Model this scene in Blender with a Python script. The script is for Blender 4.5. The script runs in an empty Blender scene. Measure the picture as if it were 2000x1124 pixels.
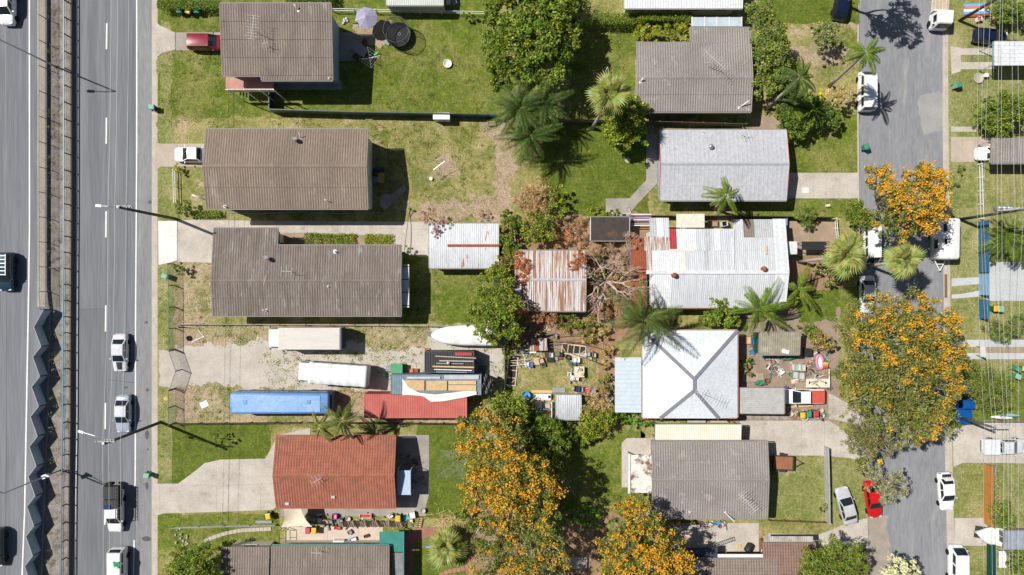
import bpy, math, random
import numpy as np
from mathutils import Vector, Matrix
R = math.radians
random.seed(7)
SC = bpy.context.scene
COL = SC.collection
# ------------------------------------------------------------------ camera, sky, sun, exposure
S, H = 16.0, 84.0            # picture scale on the ground (px per metre at 2000 px width), flying height
cam = bpy.data.cameras.new('camera'); camo = bpy.data.objects.new('camera', cam); COL.objects.link(camo)
camo.location = (0, 0, H); cam.sensor_fit = 'HORIZONTAL'; cam.angle = 2*math.atan(62.5/H); cam.clip_end = 3000
SC.camera = camo
EL = R(53.7); SD = Vector((0.68, -0.28, -1.0)).normalized()     # direction sunlight travels
w = bpy.data.worlds.new('World'); SC.world = w; w.use_nodes = True
nt = w.node_tree; bg = nt.nodes['Background']; sky = nt.nodes.new('ShaderNodeTexSky')
sky.sky_type = 'NISHITA'; sky.sun_disc = False; sky.sun_elevation = EL
sky.sun_rotation = math.atan2(-SD.x, -SD.y); sky.air_density = 1.0; sky.dust_density = 1.0
nt.links.new(sky.outputs[0], bg.inputs[0]); bg.inputs[1].default_value = 0.05
sl = bpy.data.lights.new('sun', 'SUN'); sl.energy = 5.0; sl.angle = R(0.53); sl.color = (1, 0.955, 0.88)
so = bpy.data.objects.new('sun', sl); COL.objects.link(so); so.location = (-60, 25, 90)
so.rotation_euler = SD.to_track_quat('-Z', 'Y').to_euler()
SC.view_settings.view_transform = 'Standard'; SC.view_settings.look = 'None'
SC.view_settings.exposure = 0.12; SC.view_settings.gamma = 1.0
SC.cycles.max_bounces = 6; SC.cycles.diffuse_bounces = 3; SC.cycles.transparent_max_bounces = 12
# ------------------------------------------------------------------ helpers
def P(px, py, z=0.0):
    k = (H - z)/H/S
    return Vector(((px-1000)*k, (562-py)*k, z))
ORG = {}
def link(o, parent=None):
    COL.objects.link(o)
    if parent is not None: o.parent = parent
    return o
def thing(name, label, cat, loc=(0, 0, 0), rz=0, group=None, kind=None):
    o = bpy.data.objects.new(name, None); o.empty_display_size = .3; COL.objects.link(o)
    o.location = loc; o.rotation_euler = (0, 0, rz)
    if kind: o['kind'] = kind
    else: o['label'] = label; o['category'] = cat
    if group: o['group'] = group
    ORG[o.name] = Vector(loc)
    return o
def tag(o, label, cat, group=None):
    o['label'] = label; o['category'] = cat
    if group: o['group'] = group
    return o
class MB:
    def __init__(s): s.v = []; s.f = []
    def face(s, pts):
        n = len(s.v); s.v += [tuple(p) for p in pts]; s.f.append(tuple(range(n, n+len(pts)))); return s
    def box(s, c, d, rz=0, M=None, taper=1.0):
        n = len(s.v); cs, sn = math.cos(rz), math.sin(rz)
        for k in (-1, 1):
            t = taper if k > 0 else 1
            for i, j in ((-1, -1), (1, -1), (1, 1), (-1, 1)):
                x, y, z = i*d[0]/2*t, j*d[1]/2*t, k*d[2]/2
                q = Vector((x*cs-y*sn+c[0], x*sn+y*cs+c[1], z+c[2]))
                s.v.append(tuple(M @ q if M is not None else q))
        for q in ((3, 2, 1, 0), (4, 5, 6, 7), (0, 1, 5, 4), (1, 2, 6, 5), (2, 3, 7, 6), (3, 0, 4, 7)):
            s.f.append(tuple(n+i for i in q))
        return s
    def prism(s, pts, z0, z1, cap0=False):
        # pts xy list (any orientation)
        a = sum(pts[i-1][0]*pts[i][1]-pts[i][0]*pts[i-1][1] for i in range(len(pts)))
        if a < 0: pts = pts[::-1]
        n, m = len(s.v), len(pts)
        s.v += [(p[0], p[1], z0) for p in pts] + [(p[0], p[1], z1) for p in pts]
        for i in range(m): j = (i+1) % m; s.f.append((n+i, n+j, n+m+j, n+m+i))
        s.f.append(tuple(n+m+i for i in range(m)))
        if cap0: s.f.append(tuple(n+i for i in range(m))[::-1])
        return s
    def tube(s, pts, rad, n=6, cap=True):
        pts = [Vector(p) for p in pts]
        if not isinstance(rad, (list, tuple)): rad = [rad]*len(pts)
        base = len(s.v); u = None
        for i, p in enumerate(pts):
            d = (pts[min(i+1, len(pts)-1)]-pts[max(i-1, 0)]).normalized()
            if u is None: u = d.orthogonal().normalized()
            u = (u-d*u.dot(d)); u = u.normalized() if u.length > 1e-6 else d.orthogonal().normalized()
            w2 = d.cross(u)
            for k in range(n):
                a = 2*math.pi*k/n; s.v.append(tuple(p+(u*math.cos(a)+w2*math.sin(a))*rad[i]))
        for i in range(len(pts)-1):
            for k in range(n):
                a, b = base+i*n+k, base+i*n+(k+1) % n
                s.f.append((a, b, b+n, a+n))
        if cap:
            s.f.append(tuple(base+k for k in range(n))[::-1]); e = base+(len(pts)-1)*n
            s.f.append(tuple(e+k for k in range(n)))
        return s
    def bar(s, a, b, w, h=None):
        a, b = Vector(a), Vector(b); d = b-a; L = d.length; h = h or w
        q = d.to_track_quat('X', 'Z').to_matrix().to_4x4(); M = Matrix.Translation((a+b)/2) @ q
        return s.box((0, 0, 0), (L, w, h), 0, M)
    def lathe(s, c, prof, n=16):
        base = len(s.v)
        for r, z in prof:
            for k in range(n):
                a = 2*math.pi*k/n; s.v.append((c[0]+r*math.cos(a), c[1]+r*math.sin(a), c[2]+z))
        for i in range(len(prof)-1):
            for k in range(n):
                a, b = base+i*n+k, base+i*n+(k+1) % n; s.f.append((a, b, b+n, a+n))
        e = base+(len(prof)-1)*n
        s.f.append(tuple(base+k for k in range(n))[::-1]); s.f.append(tuple(e+k for k in range(n)))
        return s
    def loft(s, rings, cap=True):
        base, n = len(s.v), len(rings[0])
        for r in rings: s.v += [tuple(p) for p in r]
        for i in range(len(rings)-1):
            for k in range(n):
                a, b = base+i*n+k, base+i*n+(k+1) % n; s.f.append((a, b, b+n, a+n))
        if cap:
            s.f.append(tuple(base+k for k in range(n))[::-1]); e = base+(len(rings)-1)*n
            s.f.append(tuple(e+k for k in range(n)))
        return s
    def patch(s, A, B, C, D, bulge=0, n=6, u0=0, u1=1, v0=0, v1=1, off=0):
        # bilinear patch A(u0v0) B(u1v0) C(u1v1) D(u0v1)
        A, B, C, D = map(Vector, (A, B, C, D)); nr = (B-A).cross(D-A).normalized(); base = len(s.v)
        for j in range(n+1):
            v = v0+(v1-v0)*j/n
            for i in range(n+1):
                u = u0+(u1-u0)*i/n
                p = (A*(1-u)+B*u)*(1-v)+(D*(1-u)+C*u)*v
                s.v.append(tuple(p+nr*(off+bulge*(4*u*(1-u))*(.5+2*v*(1-v)))))
        for j in range(n):
            for i in range(n):
                a = base+j*(n+1)+i; s.f.append((a, a+1, a+n+2, a+n+1))
        return s
    def mesh(s, mat, smooth=False):
        me = bpy.data.meshes.new('m'); me.from_pydata(s.v, [], s.f); me.materials.append(mat)
        if smooth: me.shade_smooth()
        return me
    def build(s, name, mat, parent=None, smooth=False, kind=None, sub=0, world=True):
        """world=True: vertices are world positions, moved into the frame of the (unrotated) parent"""
        org = Vector((0, 0, 0))
        if parent is not None and world:
            r = parent
            while r.parent is not None: r = r.parent
            org = ORG.get(r.name, Vector((0, 0, 0)))
        if org.length > 0: s.v = [(x-org.x, y-org.y, z-org.z) for x, y, z in s.v]
        me = s.mesh(mat, smooth); me.name = name
        o = bpy.data.objects.new(name, me); link(o, parent)
        if kind: o['kind'] = kind
        if sub:
            m = o.modifiers.new('sub', 'SUBSURF'); m.levels = sub; m.render_levels = sub
        return o
def solo(mb, name, mat, label, cat, base=None, group=None, smooth=False):
    """a one-mesh thing with its origin at its base"""
    xs = np.array(mb.v); c = Vector(base) if base is not None else Vector((xs[:, 0].mean(), xs[:, 1].mean(), xs[:, 2].min()))
    mb.v = [(x-c.x, y-c.y, z-c.z) for x, y, z in mb.v]
    o = mb.build(name, mat, None, smooth); o.location = c
    return tag(o, label, cat, group)
def inst(me, name, parent=None, loc=(0, 0, 0), rot=(0, 0, 0), scale=(1, 1, 1)):
    o = bpy.data.objects.new(name, me); link(o, parent); o.location = loc; o.rotation_euler = rot; o.scale = scale
    return o
def copy_tree(o, parent=None):
    c = o.copy(); link(c); c.parent = parent
    for ch in list(o.children): copy_tree(ch, c)
    return c
# ------------------------------------------------------------------ materials
MATS = {}
def sh(nt, t, **kw):
    n = nt.nodes.new('ShaderNode'+t)
    for k, v in kw.items():
        if k in n.inputs: n.inputs[k].default_value = v
        else: setattr(n, k, v)
    return n
def c4(c): return (c[0], c[1], c[2], 1)
def base_mat(name):
    m = bpy.data.materials.new(name); m.use_nodes = True; nt = m.node_tree
    return m, nt, nt.nodes['Principled BSDF']
def noise_mix(nt, pos, scale, a, b, lo=.4, hi=.6, detail=4, rough=.6, fac_out=False, dist=0):
    n = sh(nt, 'TexNoise', Scale=scale, Detail=detail, Roughness=rough, Distortion=dist); nt.links.new(pos, n.inputs['Vector'])
    mr = sh(nt, 'MapRange'); mr.inputs[1].default_value = lo; mr.inputs[2].default_value = hi
    nt.links.new(n.outputs[0], mr.inputs[0])
    if fac_out: return mr.outputs[0]
    mx = sh(nt, 'Mix', data_type='RGBA'); nt.links.new(mr.outputs[0], mx.inputs[0])
    for k, s2 in ((6, a), (7, b)):
        if isinstance(s2, tuple): mx.inputs[k].default_value = c4(s2)
        else: nt.links.new(s2, mx.inputs[k])
    return mx.outputs[2]
def M(name, c, c2=None, rough=.7, metal=0., scale=1.5, fine=14., bump=.15, c3=None, c3at=(.62, .72), c3scale=.7, coat=0., vscale=None, bscale=None, lohi=(.35, .65)):
    if name in MATS: return MATS[name]
    m, nt, b = base_mat(name); L = nt.links
    pos = sh(nt, 'NewGeometry').outputs['Position']
    if vscale:
        vm = sh(nt, 'VectorMath', operation='MULTIPLY'); L.new(pos, vm.inputs[0]); vm.inputs[1].default_value = vscale; pos = vm.outputs[0]
    c2 = c2 or tuple(x*.82 for x in c)
    col = noise_mix(nt, pos, scale, c, c2, *lohi)
    k = 1.12; dk = tuple(x*.8 for x in c)
    f = noise_mix(nt, pos, fine, (.86, .86, .86), (1.12, 1.12, 1.12), .3, .7, 2)
    mu = sh(nt, 'Mix', data_type='RGBA', blend_type='MULTIPLY'); mu.inputs[0].default_value = 1
    L.new(col, mu.inputs[6]); L.new(f, mu.inputs[7]); col = mu.outputs[2]
    if c3: col = noise_mix(nt, pos, c3scale, col, c3, c3at[0], c3at[1], 6, .7)
    L.new(col, b.inputs['Base Color']); b.inputs['Roughness'].default_value = rough; b.inputs['Metallic'].default_value = metal
    b.inputs['Coat Weight'].default_value = coat
    if rough > .55: b.inputs['Specular IOR Level'].default_value = .18
    if bump:
        n = sh(nt, 'TexNoise', Scale=bscale or fine*1.4, Detail=3); L.new(pos, n.inputs['Vector'])
        bp = sh(nt, 'Bump', Strength=bump, Distance=.05); L.new(n.outputs[0], bp.inputs['Height']); L.new(bp.outputs[0], b.inputs['Normal'])
    MATS[name] = m; return m
def paint(name, c, metal=.0, rough=.16):
    if name in MATS: return MATS[name]
    m = M(name, c, tuple(x*.93 for x in c), rough=rough, metal=metal, bump=0, fine=3, coat=.35); return m
def glass(name='car_glass', c=(.012, .018, .022), rough=.06):
    if name in MATS: return MATS[name]
    m, nt, b = base_mat(name); b.inputs['Base Color'].default_value = c4(c); b.inputs['Roughness'].default_value = rough
    b.inputs['Specular IOR Level'].default_value = .6; MATS[name] = m; return m
def plain(name, c, rough=.6, metal=0.):
    return M(name, c, tuple(x*.88 for x in c), rough=rough, metal=metal, bump=.05, fine=5, scale=2.5)
def grassmat(name, g1, g2, dry, dirt, dryamt=.5, dirtamt=.62, big=.22, clover=None):
    if name in MATS: return MATS[name]
    m, nt, b = base_mat(name); L = nt.links
    pos = sh(nt, 'NewGeometry').outputs['Position']
    col = noise_mix(nt, pos, .55, g1, g2, .38, .62, 5)
    col = noise_mix(nt, pos, big, col, dry, dryamt-.07, dryamt+.16, 8, .72, dist=.5)
    col = noise_mix(nt, pos, 1.3, col, dry, .50, .74, 7, .78)
    col = noise_mix(nt, pos, .9, col, tuple(x*.72 for x in g2), .56, .70, 6, .7)
    col = noise_mix(nt, pos, .33, col, dirt, dirtamt, dirtamt+.08, 9, .74)
    for sc, lo, hi in ((2.6, .82, 1.18), (7., .55, 1.5)):
        f = noise_mix(nt, pos, sc, (lo, lo, lo), (hi, hi, hi), .3, .7, 3, .7)
        mu = sh(nt, 'Mix', data_type='RGBA', blend_type='MULTIPLY'); mu.inputs[0].default_value = 1
        L.new(col, mu.inputs[6]); L.new(f, mu.inputs[7]); col = mu.outputs[2]
    L.new(col, b.inputs['Base Color']); b.inputs['Roughness'].default_value = .95; b.inputs['Specular IOR Level'].default_value = .15
    n = sh(nt, 'TexNoise', Scale=11, Detail=5, Roughness=.75); L.new(pos, n.inputs['Vector'])
    bp = sh(nt, 'Bump', Strength=.8, Distance=.12); L.new(n.outputs[0], bp.inputs['Height']); L.new(bp.outputs[0], b.inputs['Normal'])
    MATS[name] = m; return m
def leafmat():
    m, nt, b = base_mat('foliage'); L = nt.links
    at = sh(nt, 'Attribute', attribute_name='Col'); L.new(at.outputs['Color'], b.inputs['Base Color'])
    b.inputs['Roughness'].default_value = .5; b.inputs['Specular IOR Level'].default_value = .2
    tr = sh(nt, 'BsdfTranslucent'); mx = sh(nt, 'MixShader'); mx.inputs[0].default_value = .28
    br = sh(nt, 'Mix', data_type='RGBA', blend_type='MULTIPLY'); br.inputs[0].default_value = 1
    L.new(at.outputs['Color'], br.inputs[6]); br.inputs[7].default_value = (1.3, 1.25, .7, 1); L.new(br.outputs[2], tr.inputs[0])
    L.new(b.outputs[0], mx.inputs[1]); L.new(tr.outputs[0], mx.inputs[2]); L.new(mx.outputs[0], nt.nodes['Material Output'].inputs[0])
    return m
LEAF = leafmat()
GD = M('soil', (.38, .29, .21), (.30, .22, .155), rough=.95, scale=.6, fine=9, bump=.5)
G1 = grassmat('lawn_green', (.14, .185, .022), (.095, .14, .016), (.27, .25, .09), (.40, .315, .195), .53, .655)
G2 = grassmat('lawn_dry', (.15, .18, .032), (.11, .145, .022), (.36, .31, .135), (.44, .345, .235), .45, .56)
G3 = grassmat('lawn_lush', (.12, .165, .022), (.088, .13, .016), (.21, .215, .055), (.25, .2, .1), .60, .74)
G4 = grassmat('lawn_verge', (.21, .235, .07), (.165, .20, .05), (.36, .32, .16), (.42, .33, .22), .50, .66)
G5 = grassmat('weedy_yard', (.15, .175, .035), (.12, .15, .03), (.40, .33, .20), (.44, .345, .235), .42, .50)
G6 = grassmat('worn_ground', (.17, .18, .045), (.14, .15, .04), (.36, .285, .18), (.40, .305, .215), .36, .44)
GR = M('gravel', (.52, .475, .42), (.43, .39, .34), rough=.95, scale=.5, fine=9, bump=.5, c3=(.33, .30, .22), c3at=(.60, .70), c3scale=.8)
ASP = M('asphalt', (.192, .202, .222), (.152, .161, .178), rough=.9, scale=.6, fine=6, bump=.25, vscale=(1, .035, 1), c3=(.22, .228, .245), c3at=(.52, .7), c3scale=1.1)
ASP2 = M('street_asphalt', (.255, .262, .278), (.20, .206, .22), rough=.9, scale=.3, fine=5, bump=.25, vscale=(1, .16, 1), lohi=(.25, .75), c3=(.32, .317, .31), c3at=(.55, .7), c3scale=.6)
CON = M('concrete', (.53, .485, .43), (.42, .38, .33), rough=.9, scale=.45, fine=7, bump=.15, c3=(.30, .265, .23), c3at=(.54, .76), c3scale=.5)
CONB = M('white_concrete', (.72, .71, .69), (.66, .65, .63), rough=.85, scale=.5, fine=9, bump=.06)
CONK = M('kerb_concrete', (.50, .45, .39), (.41, .37, .32), rough=.9, scale=.9, fine=12, bump=.15)
COND = M('stained_concrete', (.37, .335, .30), (.28, .255, .23), rough=.9, scale=.6, fine=10, bump=.15)
WHT = M('road_paint', (.80, .80, .78), (.68, .68, .66), rough=.7, scale=2, fine=18, bump=.1)
FCR = M('fibre_cement_roof', (.25, .21, .18), (.19, .158, .135), rough=.92, scale=.5, fine=7, bump=.2, vscale=(1.4, .5, 1), c3=(.335, .30, .27), c3at=(.60, .74), c3scale=.6)
FCRB = M('brown_cement_roof', (.262, .208, .17), (.21, .166, .135), rough=.92, scale=.3, fine=5, bump=.2, vscale=(1.2, .35, 1), c3=(.35, .295, .25), c3at=(.58, .72), c3scale=.5)
FCRC = M('dark_cement_roof', (.23, .195, .172), (.17, .143, .126), rough=.92, scale=.9, fine=5, bump=.2, vscale=(1.5, .3, 1), c3=(.33, .31, .29), c3at=(.57, .68), c3scale=1.2)
FCR2 = M('weathered_cement_roof', (.29, .265, .245), (.23, .21, .195), rough=.92, scale=.4, fine=6, bump=.2, c3=(.38, .35, .32), c3at=(.56, .7), c3scale=.8)
WROOF = M('white_metal_roof', (.47, .48, .51), (.43, .44, .47), rough=.45, scale=.35, fine=3, bump=.03)
WROOF2 = M('bright_metal_roof', (.66, .68, .70), (.60, .62, .64), rough=.45, scale=.4, fine=3, bump=.03)
GALV = M('galvanised_roof', (.52, .54, .57), (.42, .44, .47), rough=.5, metal=.15, scale=1, fine=5, bump=.05, vscale=(1.5, .35, 1))
RUST = M('rust_red_metal', (.34, .10, .05), (.24, .075, .04), rough=.85, scale=2.5, fine=9, bump=.2)
RUSTROOF = M('rusted_iron_roof', (.62, .62, .63), (.52, .51, .50), rough=.7, scale=1, fine=3, vscale=(13, .35, 1), c3=(.30, .155, .095), c3at=(.47, .53), c3scale=.55, bump=.1)
RUSTPATCH = M('part_rusted_roof', (.58, .60, .64), (.48, .50, .53), rough=.5, scale=1, fine=5, vscale=(1.6, .3, 1), c3=(.40, .135, .07), c3at=(.60, .63), c3scale=.42, bump=.1)
TERRA = M('terracotta', (.36, .14, .09), (.28, .105, .068), rough=.85, scale=1.2, fine=8, bump=.12, c3=(.19, .105, .08), c3at=(.56, .70), c3scale=.32)
WALLC = M('cream_wall', (.62, .58, .48), rough=.8, bump=.04); WALLW = M('white_wall', (.74, .74, .72), rough=.75, bump=.04)
WALLB = M('pale_blue_wall', (.42, .52, .62), rough=.75, bump=.04); WALLK = M('brick_wall', (.30, .13, .085), (.24, .11, .07), rough=.9, fine=10)
STEEL = M('galvanised_steel', (.50, .52, .54), rough=.4, metal=.7, bump=.03); DSTEEL = plain('dark_steel', (.06, .065, .07), .5, .3)
RAILB = plain('blue_grey_rail', (.11, .19, .27), .5, .2)
WOOD = M('weathered_timber', (.24, .19, .15), (.17, .135, .11), rough=.9, fine=9); PINE = M('pine_timber', (.66, .46, .25), (.58, .39, .20), rough=.8, fine=9)
POLEW = M('pole_timber', (.105, .115, .085), (.075, .08, .06), rough=.9, fine=9)
BARK = M('bark', (.21, .175, .14), (.15, .125, .10), rough=.95, fine=9); PALEB = M('pale_bark', (.50, .44, .38), (.40, .35, .30), rough=.9, fine=7)
WIRE = plain('aluminium_wire', (.62, .62, .62), .5, .0); DWIRE = plain('black_cable', (.04, .04, .045), .6)
BLK = plain('black_plastic', (.022, .022, .025), .55); TYRE = plain('tyre_rubber', (.02, .02, .02), .9)
RIM = M('wheel_alloy', (.45, .46, .47), rough=.35, metal=.8, bump=0)
WHITEP = plain('white_plastic', (.80, .80, .78), .45); YEL = plain('yellow_plastic', (.78, .48, .03), .5); GRNP = plain('green_plastic', (.06, .20, .14), .6)
REDP = plain('red_plastic', (.50, .06, .06), .6); BLUP = plain('blue_plastic', (.07, .17, .40), .5); TEAL = plain('teal_plastic', (.04, .32, .36), .5)
PINKP = plain('pink_plastic', (.66, .27, .38), .6); ORP = plain('orange_plastic', (.62, .22, .09), .6); GREYP = plain('grey_plastic', (.30, .31, .32), .6)
SKYP = plain('sky_blue_plastic', (.08, .36, .58), .5); DGRN = plain('dark_green_plastic', (.03, .12, .07), .55); BRN = plain('brown_stain', (.22, .11, .055), .7)
CREAM = plain('cream_canvas', (.72, .63, .48), .9); BEIGE = plain('beige_card', (.55, .43, .29), .85); LILAC = plain('lilac_canvas', (.34, .32, .46), .85)
CB = M('fence_green_metal', (.035, .075, .085), (.03, .06, .07), rough=.45, bump=.02); CBB = plain('fence_blue_metal', (.03, .14, .28), .45); CBL = plain('pale_blue_metal', (.22, .38, .56), .45)
MET = {n: v for n, v in globals().items() if isinstance(v, bpy.types.Material)}
# ================================================================== the setting
def sheet(name, pts, z, mat, parent=None):
    mb = MB(); q = [P(x, y, 0) for x, y in pts]
    a = sum(q[i-1].x*q[i].y-q[i].x*q[i-1].y for i in range(len(q)))
    if a < 0: q = q[::-1]
    mb.face([(p.x, p.y, z) for p in q])
    return mb.build(name, mat, parent, kind=None if parent else 'structure')
def slabland(name, pts, z0, z1, mat):
    return MB().prism([P(x, y, z1).xy for x, y in pts], z0, z1).build(name, mat, kind='structure')
def wobble(pts, amp=6, step=22, seed=1):
    """irregular natural outline through px points"""
    rnd = random.Random(seed); out = []; step = 4; ph = [rnd.uniform(0, 6.28) for _ in range(6)]; acc = 0
    for i, p in enumerate(pts):
        q = pts[(i+1) % len(pts)]; d = math.hypot(q[0]-p[0], q[1]-p[1]); n = max(1, int(d/step))
        for k in range(n):
            t = k/n; s = acc+d*t; w1 = sum(math.sin(s*f+ph[j])*a for j, (f, a) in enumerate(((.045, .8), (.12, .5), (.31, .35)))); out.append((p[0]+(q[0]-p[0])*t+amp*(w1*(q[1]-p[1])/d+rnd.uniform(-.3, .3)), p[1]+(q[1]-p[1])*t+amp*(-w1*(q[0]-p[0])/d+rnd.uniform(-.3, .3))))
        acc += d
    return out
def rc(x0, y0, x1, y1): return [(x0, y0), (x1, y0), (x1, y1), (x0, y1)]
mb = MB(); mb.face([(-1500, -1500, -.15), (1500, -1500, -.15), (1500, 1500, -.15), (-1500, 1500, -.15)]); mb.build('ground', GD, kind='structure')
LE = [(1676, -700), (1674, 250), (1676, 430), (1680, 600), (1686, 900), (1694, 1124), (1697, 1800)]
RE = [(1852, -700), (1852, 200), (1856, 570), (1859, 850), (1866, 1124), (1869, 1800)]
slabland('land', [(308, -700)] + LE + [(308, 1800)], -.14, 0, G2)
slabland('verge', RE + [(2900, 1800), (2900, -700)], -.14, 0, G4)
road = sheet('road', [(120, -700), (306, -700), (306, 1800), (120, 1800)], -.12, ASP)
sheet('street', [(x-12, y) for x, y in LE] + [(x+12, y) for x, y in RE[::-1]], -.12, ASP2)
sheet('road_patch', [(149, 605), (207, 604), (205, 720), (204, 1124), (203, 1800), (146, 1800)], -.116, M('patched_asphalt', (.172, .181, .198), (.142, .15, .166), rough=.9, scale=.6, fine=6, bump=.25, vscale=(1, .035, 1)))
sheet('road_shoulder', [(268, -700), (300, -700), (300, 1800), (262, 1800)], -.115, M('shoulder_asphalt', (.262, .268, .278), (.212, .217, .226), rough=.9, scale=.5, fine=6, bump=.25, vscale=(1, .12, 1), c3=(.16, .158, .155), c3at=(.66, .74), c3scale=.7))
sheet('street_patch', wobble([(1800, 182), (1845, 178), (1848, 250), (1805, 268), (1796, 215)], 3, 14, 5), -.116, M('pale_asphalt', (.34, .335, .325), (.29, .285, .28), rough=.9, scale=.4, fine=22, bump=.2))
sheet('street_sand', wobble([(1692, 1015), (1735, 1010), (1742, 1124), (1742, 1300), (1696, 1300)], 4, 20, 3), -.116, M('sandy_asphalt', (.36, .31, .25), (.27, .24, .205), rough=.95, scale=.6, fine=18, bump=.25))
def strip(name, line, wpx, z, mat, parent, dash=None):
    for (x0, y0), (x1, y1) in zip(line, line[1:]):
        sheet(name, [(x0-wpx/2, y0), (x0+wpx/2, y0), (x1+wpx/2, y1), (x1-wpx/2, y1)], z, mat, parent)
strip('edge_line', [(149, -700), (149, 400), (148, 824), (144, 1124), (141, 1800)], 2.8, -.108, WHT, road)
strip('edge_line', [(266, -700), (266, 300), (264, 600), (263, 940), (262, 952)], 2.6, -.108, WHT, road)
strip('edge_line', [(261, 1056), (260, 1124), (259, 1800)], 2.6, -.108, WHT, road)
for y0 in (-325, -139, 45, 230, 413, 597, 788, 975, 1160):
    strip('lane_dash', [(208.3-(y0+200)*.0035, y0), (208-(y0+250)*.0035, y0+51)], 2.8, -.108, WHT, road)
OIL = M('oil_stain', (.085, .085, .09), (.12, .12, .125), rough=.7, fine=6)
for i, (x, y, rx, ry) in enumerate(((245, 757, 4, 3), (287, 762, 3, 3), (286, 850, 4, 9), (286, 950, 3, 8), (285, 1054, 9, 5), (292, 395, 4, 5), (288, 878, 2, 3), (285, 630, 3, 2), (40, 300, 3, 8))[:8]):
    sheet('oil_stain', wobble([(x-rx, y-ry*.5), (x, y-ry), (x+rx, y-ry*.4), (x+rx*.8, y+ry*.6), (x, y+ry), (x-rx*.9, y+ry*.5)], .8, 4, i), -.111+.0004*i, OIL, road)
for x0, y0, x1, y1 in ((206, 0, 206, 1124), (150, 604, 207, 603), (210, 742, 262, 748), (268, 300, 262, 1100)):
    strip('crack_seal', [(x0, y0), (x1, y1)], .9, -.1105, OIL, road) if abs(x1-x0) < 10 else sheet('crack_seal', [(x0, y0), (x1, y1), (x1, y1+.9), (x0, y0+.9)], -.1105, OIL, road)
for n, ed, wd in (('kerb', [(302, -700), (302, 1800)], 7), ('kerb', LE, -3), ('kerb', RE, 5)):
    sg = 1
    mb = MB()
    for (x0, y0), (x1, y1) in zip(ed, ed[1:]):
        a = (x0+ (0 if n else 0), y0); k = abs(wd)
        if ed is LE: q = [(x0, y0), (x0+k, y0), (x1+k, y1), (x1, y1)]
        elif ed is RE: q = [(x0-k, y0), (x0, y0), (x1, y1), (x1-k, y1)]
        else: q = [(x0, y0), (x0+6, y0), (x1+6, y1), (x1, y1)]
        mb.prism([P(x, y, 0).xy for x, y in q], -.13, .012)
    mb.build(n, CONK, kind='structure')
sheet('gutter', [(1842, -700), (1847, -700), (1847, 200), (1851, 570), (1854, 850), (1861, 1124), (1864, 1800), (1855, 1800), (1852, 1124), (1846, 850), (1844, 570), (1842, 200)], -.112, CONK)
sheet('gutter', [(296, -700), (302, -700), (302, 1800), (295, 1800)], -.110, CONK)
# motorway and planted median, each a step above the next
MED = M('median_soil', (.30, .275, .25), (.20, .18, .16), rough=.95, scale=.9, fine=9, bump=.6, c3=(.13, .105, .075), c3at=(.52, .64), c3scale=1.2)
slabland('median', [(60, -700), (136.5, -700), (136.5, 400), (134.5, 824), (132, 1124), (130, 1800), (40, 1800)], -.14, .40, MED)
slabland('motorway', [(-1500, -700), (91, -700), (91, 560), (96, 607), (92, 800), (80, 1124), (60, 1800), (-1500, 1800)], -.14, .80, ASP)
mw = bpy.data.objects['motorway']
def stripz(name, line, wpx, z, mat, parent=None, kind=None, h=0):
    mb = MB()
    for (x0, y0), (x1, y1) in zip(line, line[1:]):
        q = [P(x0-wpx/2, y0, z), P(x0+wpx/2, y0, z), P(x1+wpx/2, y1, z), P(x1-wpx/2, y1, z)]
        if h: mb.prism([p.xy for p in q], z-h, z)
        else: mb.face([tuple(p) for p in q[::-1]])
    return mb.build(name, mat, parent, kind=kind)
stripz('edge_line', [(57, -700), (57.5, 450), (56, 560), (48, 1000), (43, 1124), (20, 1800)], 2.6, .806, WHT, mw)
stripz('lane_seam', [(10, -700), (12, 450), (13, 824), (10, 1124)], .8, .806, DSTEEL, mw)
stripz('concrete_edge', [(80.5, -700), (80.5, 570), (80.5, 600)], 15, .83, M('edge_concrete', (.40, .36, .30), (.33, .29, .24), rough=.9, scale=.6, fine=9, bump=.3, vscale=(2, .25, 1)), kind='structure', h=.025)
stripz('retaining_wall', [(138, -700), (138, 400), (136, 824), (133.5, 1124), (131, 1800)], 2.4, .40, plain('dark_concrete', (.16, .15, .14), .9), kind='structure', h=.53)
stripz('barrier_footing', [(144, -700), (144, 400), (142.5, 824), (139, 1124), (136, 1800)], 6, -.10, plain('brown_concrete', (.36, .27, .21), .9), kind='structure', h=.03)
# ------------------------------------------------------------------ lawns, beds, paving (thin sheets stepped in height)
Z = [.005]
def lay(name, pts, mat, w=0, seed=3):
    Z[0] += .0006
    return sheet(name, wobble(pts, w, 20, seed) if w else pts, Z[0], mat)
lay('lawn', rc(308, -60, 980, 230), G1, 3); lay('lawn', rc(1112, 45, 1246, 236), G1, 5); lay('lawn', rc(1058, 236, 1268, 424), G3, 3)
lay('lawn', rc(788, 480, 985, 632), G1, 4); lay('lawn', rc(308, 826, 528, 950), G3, 2); lay('lawn', rc(308, 1004, 545, 1075), G1, 2)
lay('lawn', rc(812, 824, 945, 1010), G3, 4); lay('lawn', rc(806, 1044, 950, 1200), G1, 3); lay('lawn', rc(1050, 840, 1262, 1012), G1, 8)
lay('lawn', rc(1534, 220, 1677, 342), G1, 2); lay('lawn', rc(1430, 388, 1680, 428), G1, 2); lay('lawn', rc(1555, 560, 1682, 642), G1, 4)
lay('lawn', rc(1500, 888, 1612, 1020), G4, 2); lay('lawn', rc(1480, 45, 1676, 225), G2, 4); lay('lawn', rc(1480, -60, 1676, 45), G3, 2)
lay('verge_strip', rc(309, 512, 338, 686), G4, 1); lay('verge_strip', rc(309, 320, 346, 432), G4, 1); lay('verge_strip', rc(309, 752, 336, 950), G4, 1)
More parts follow.
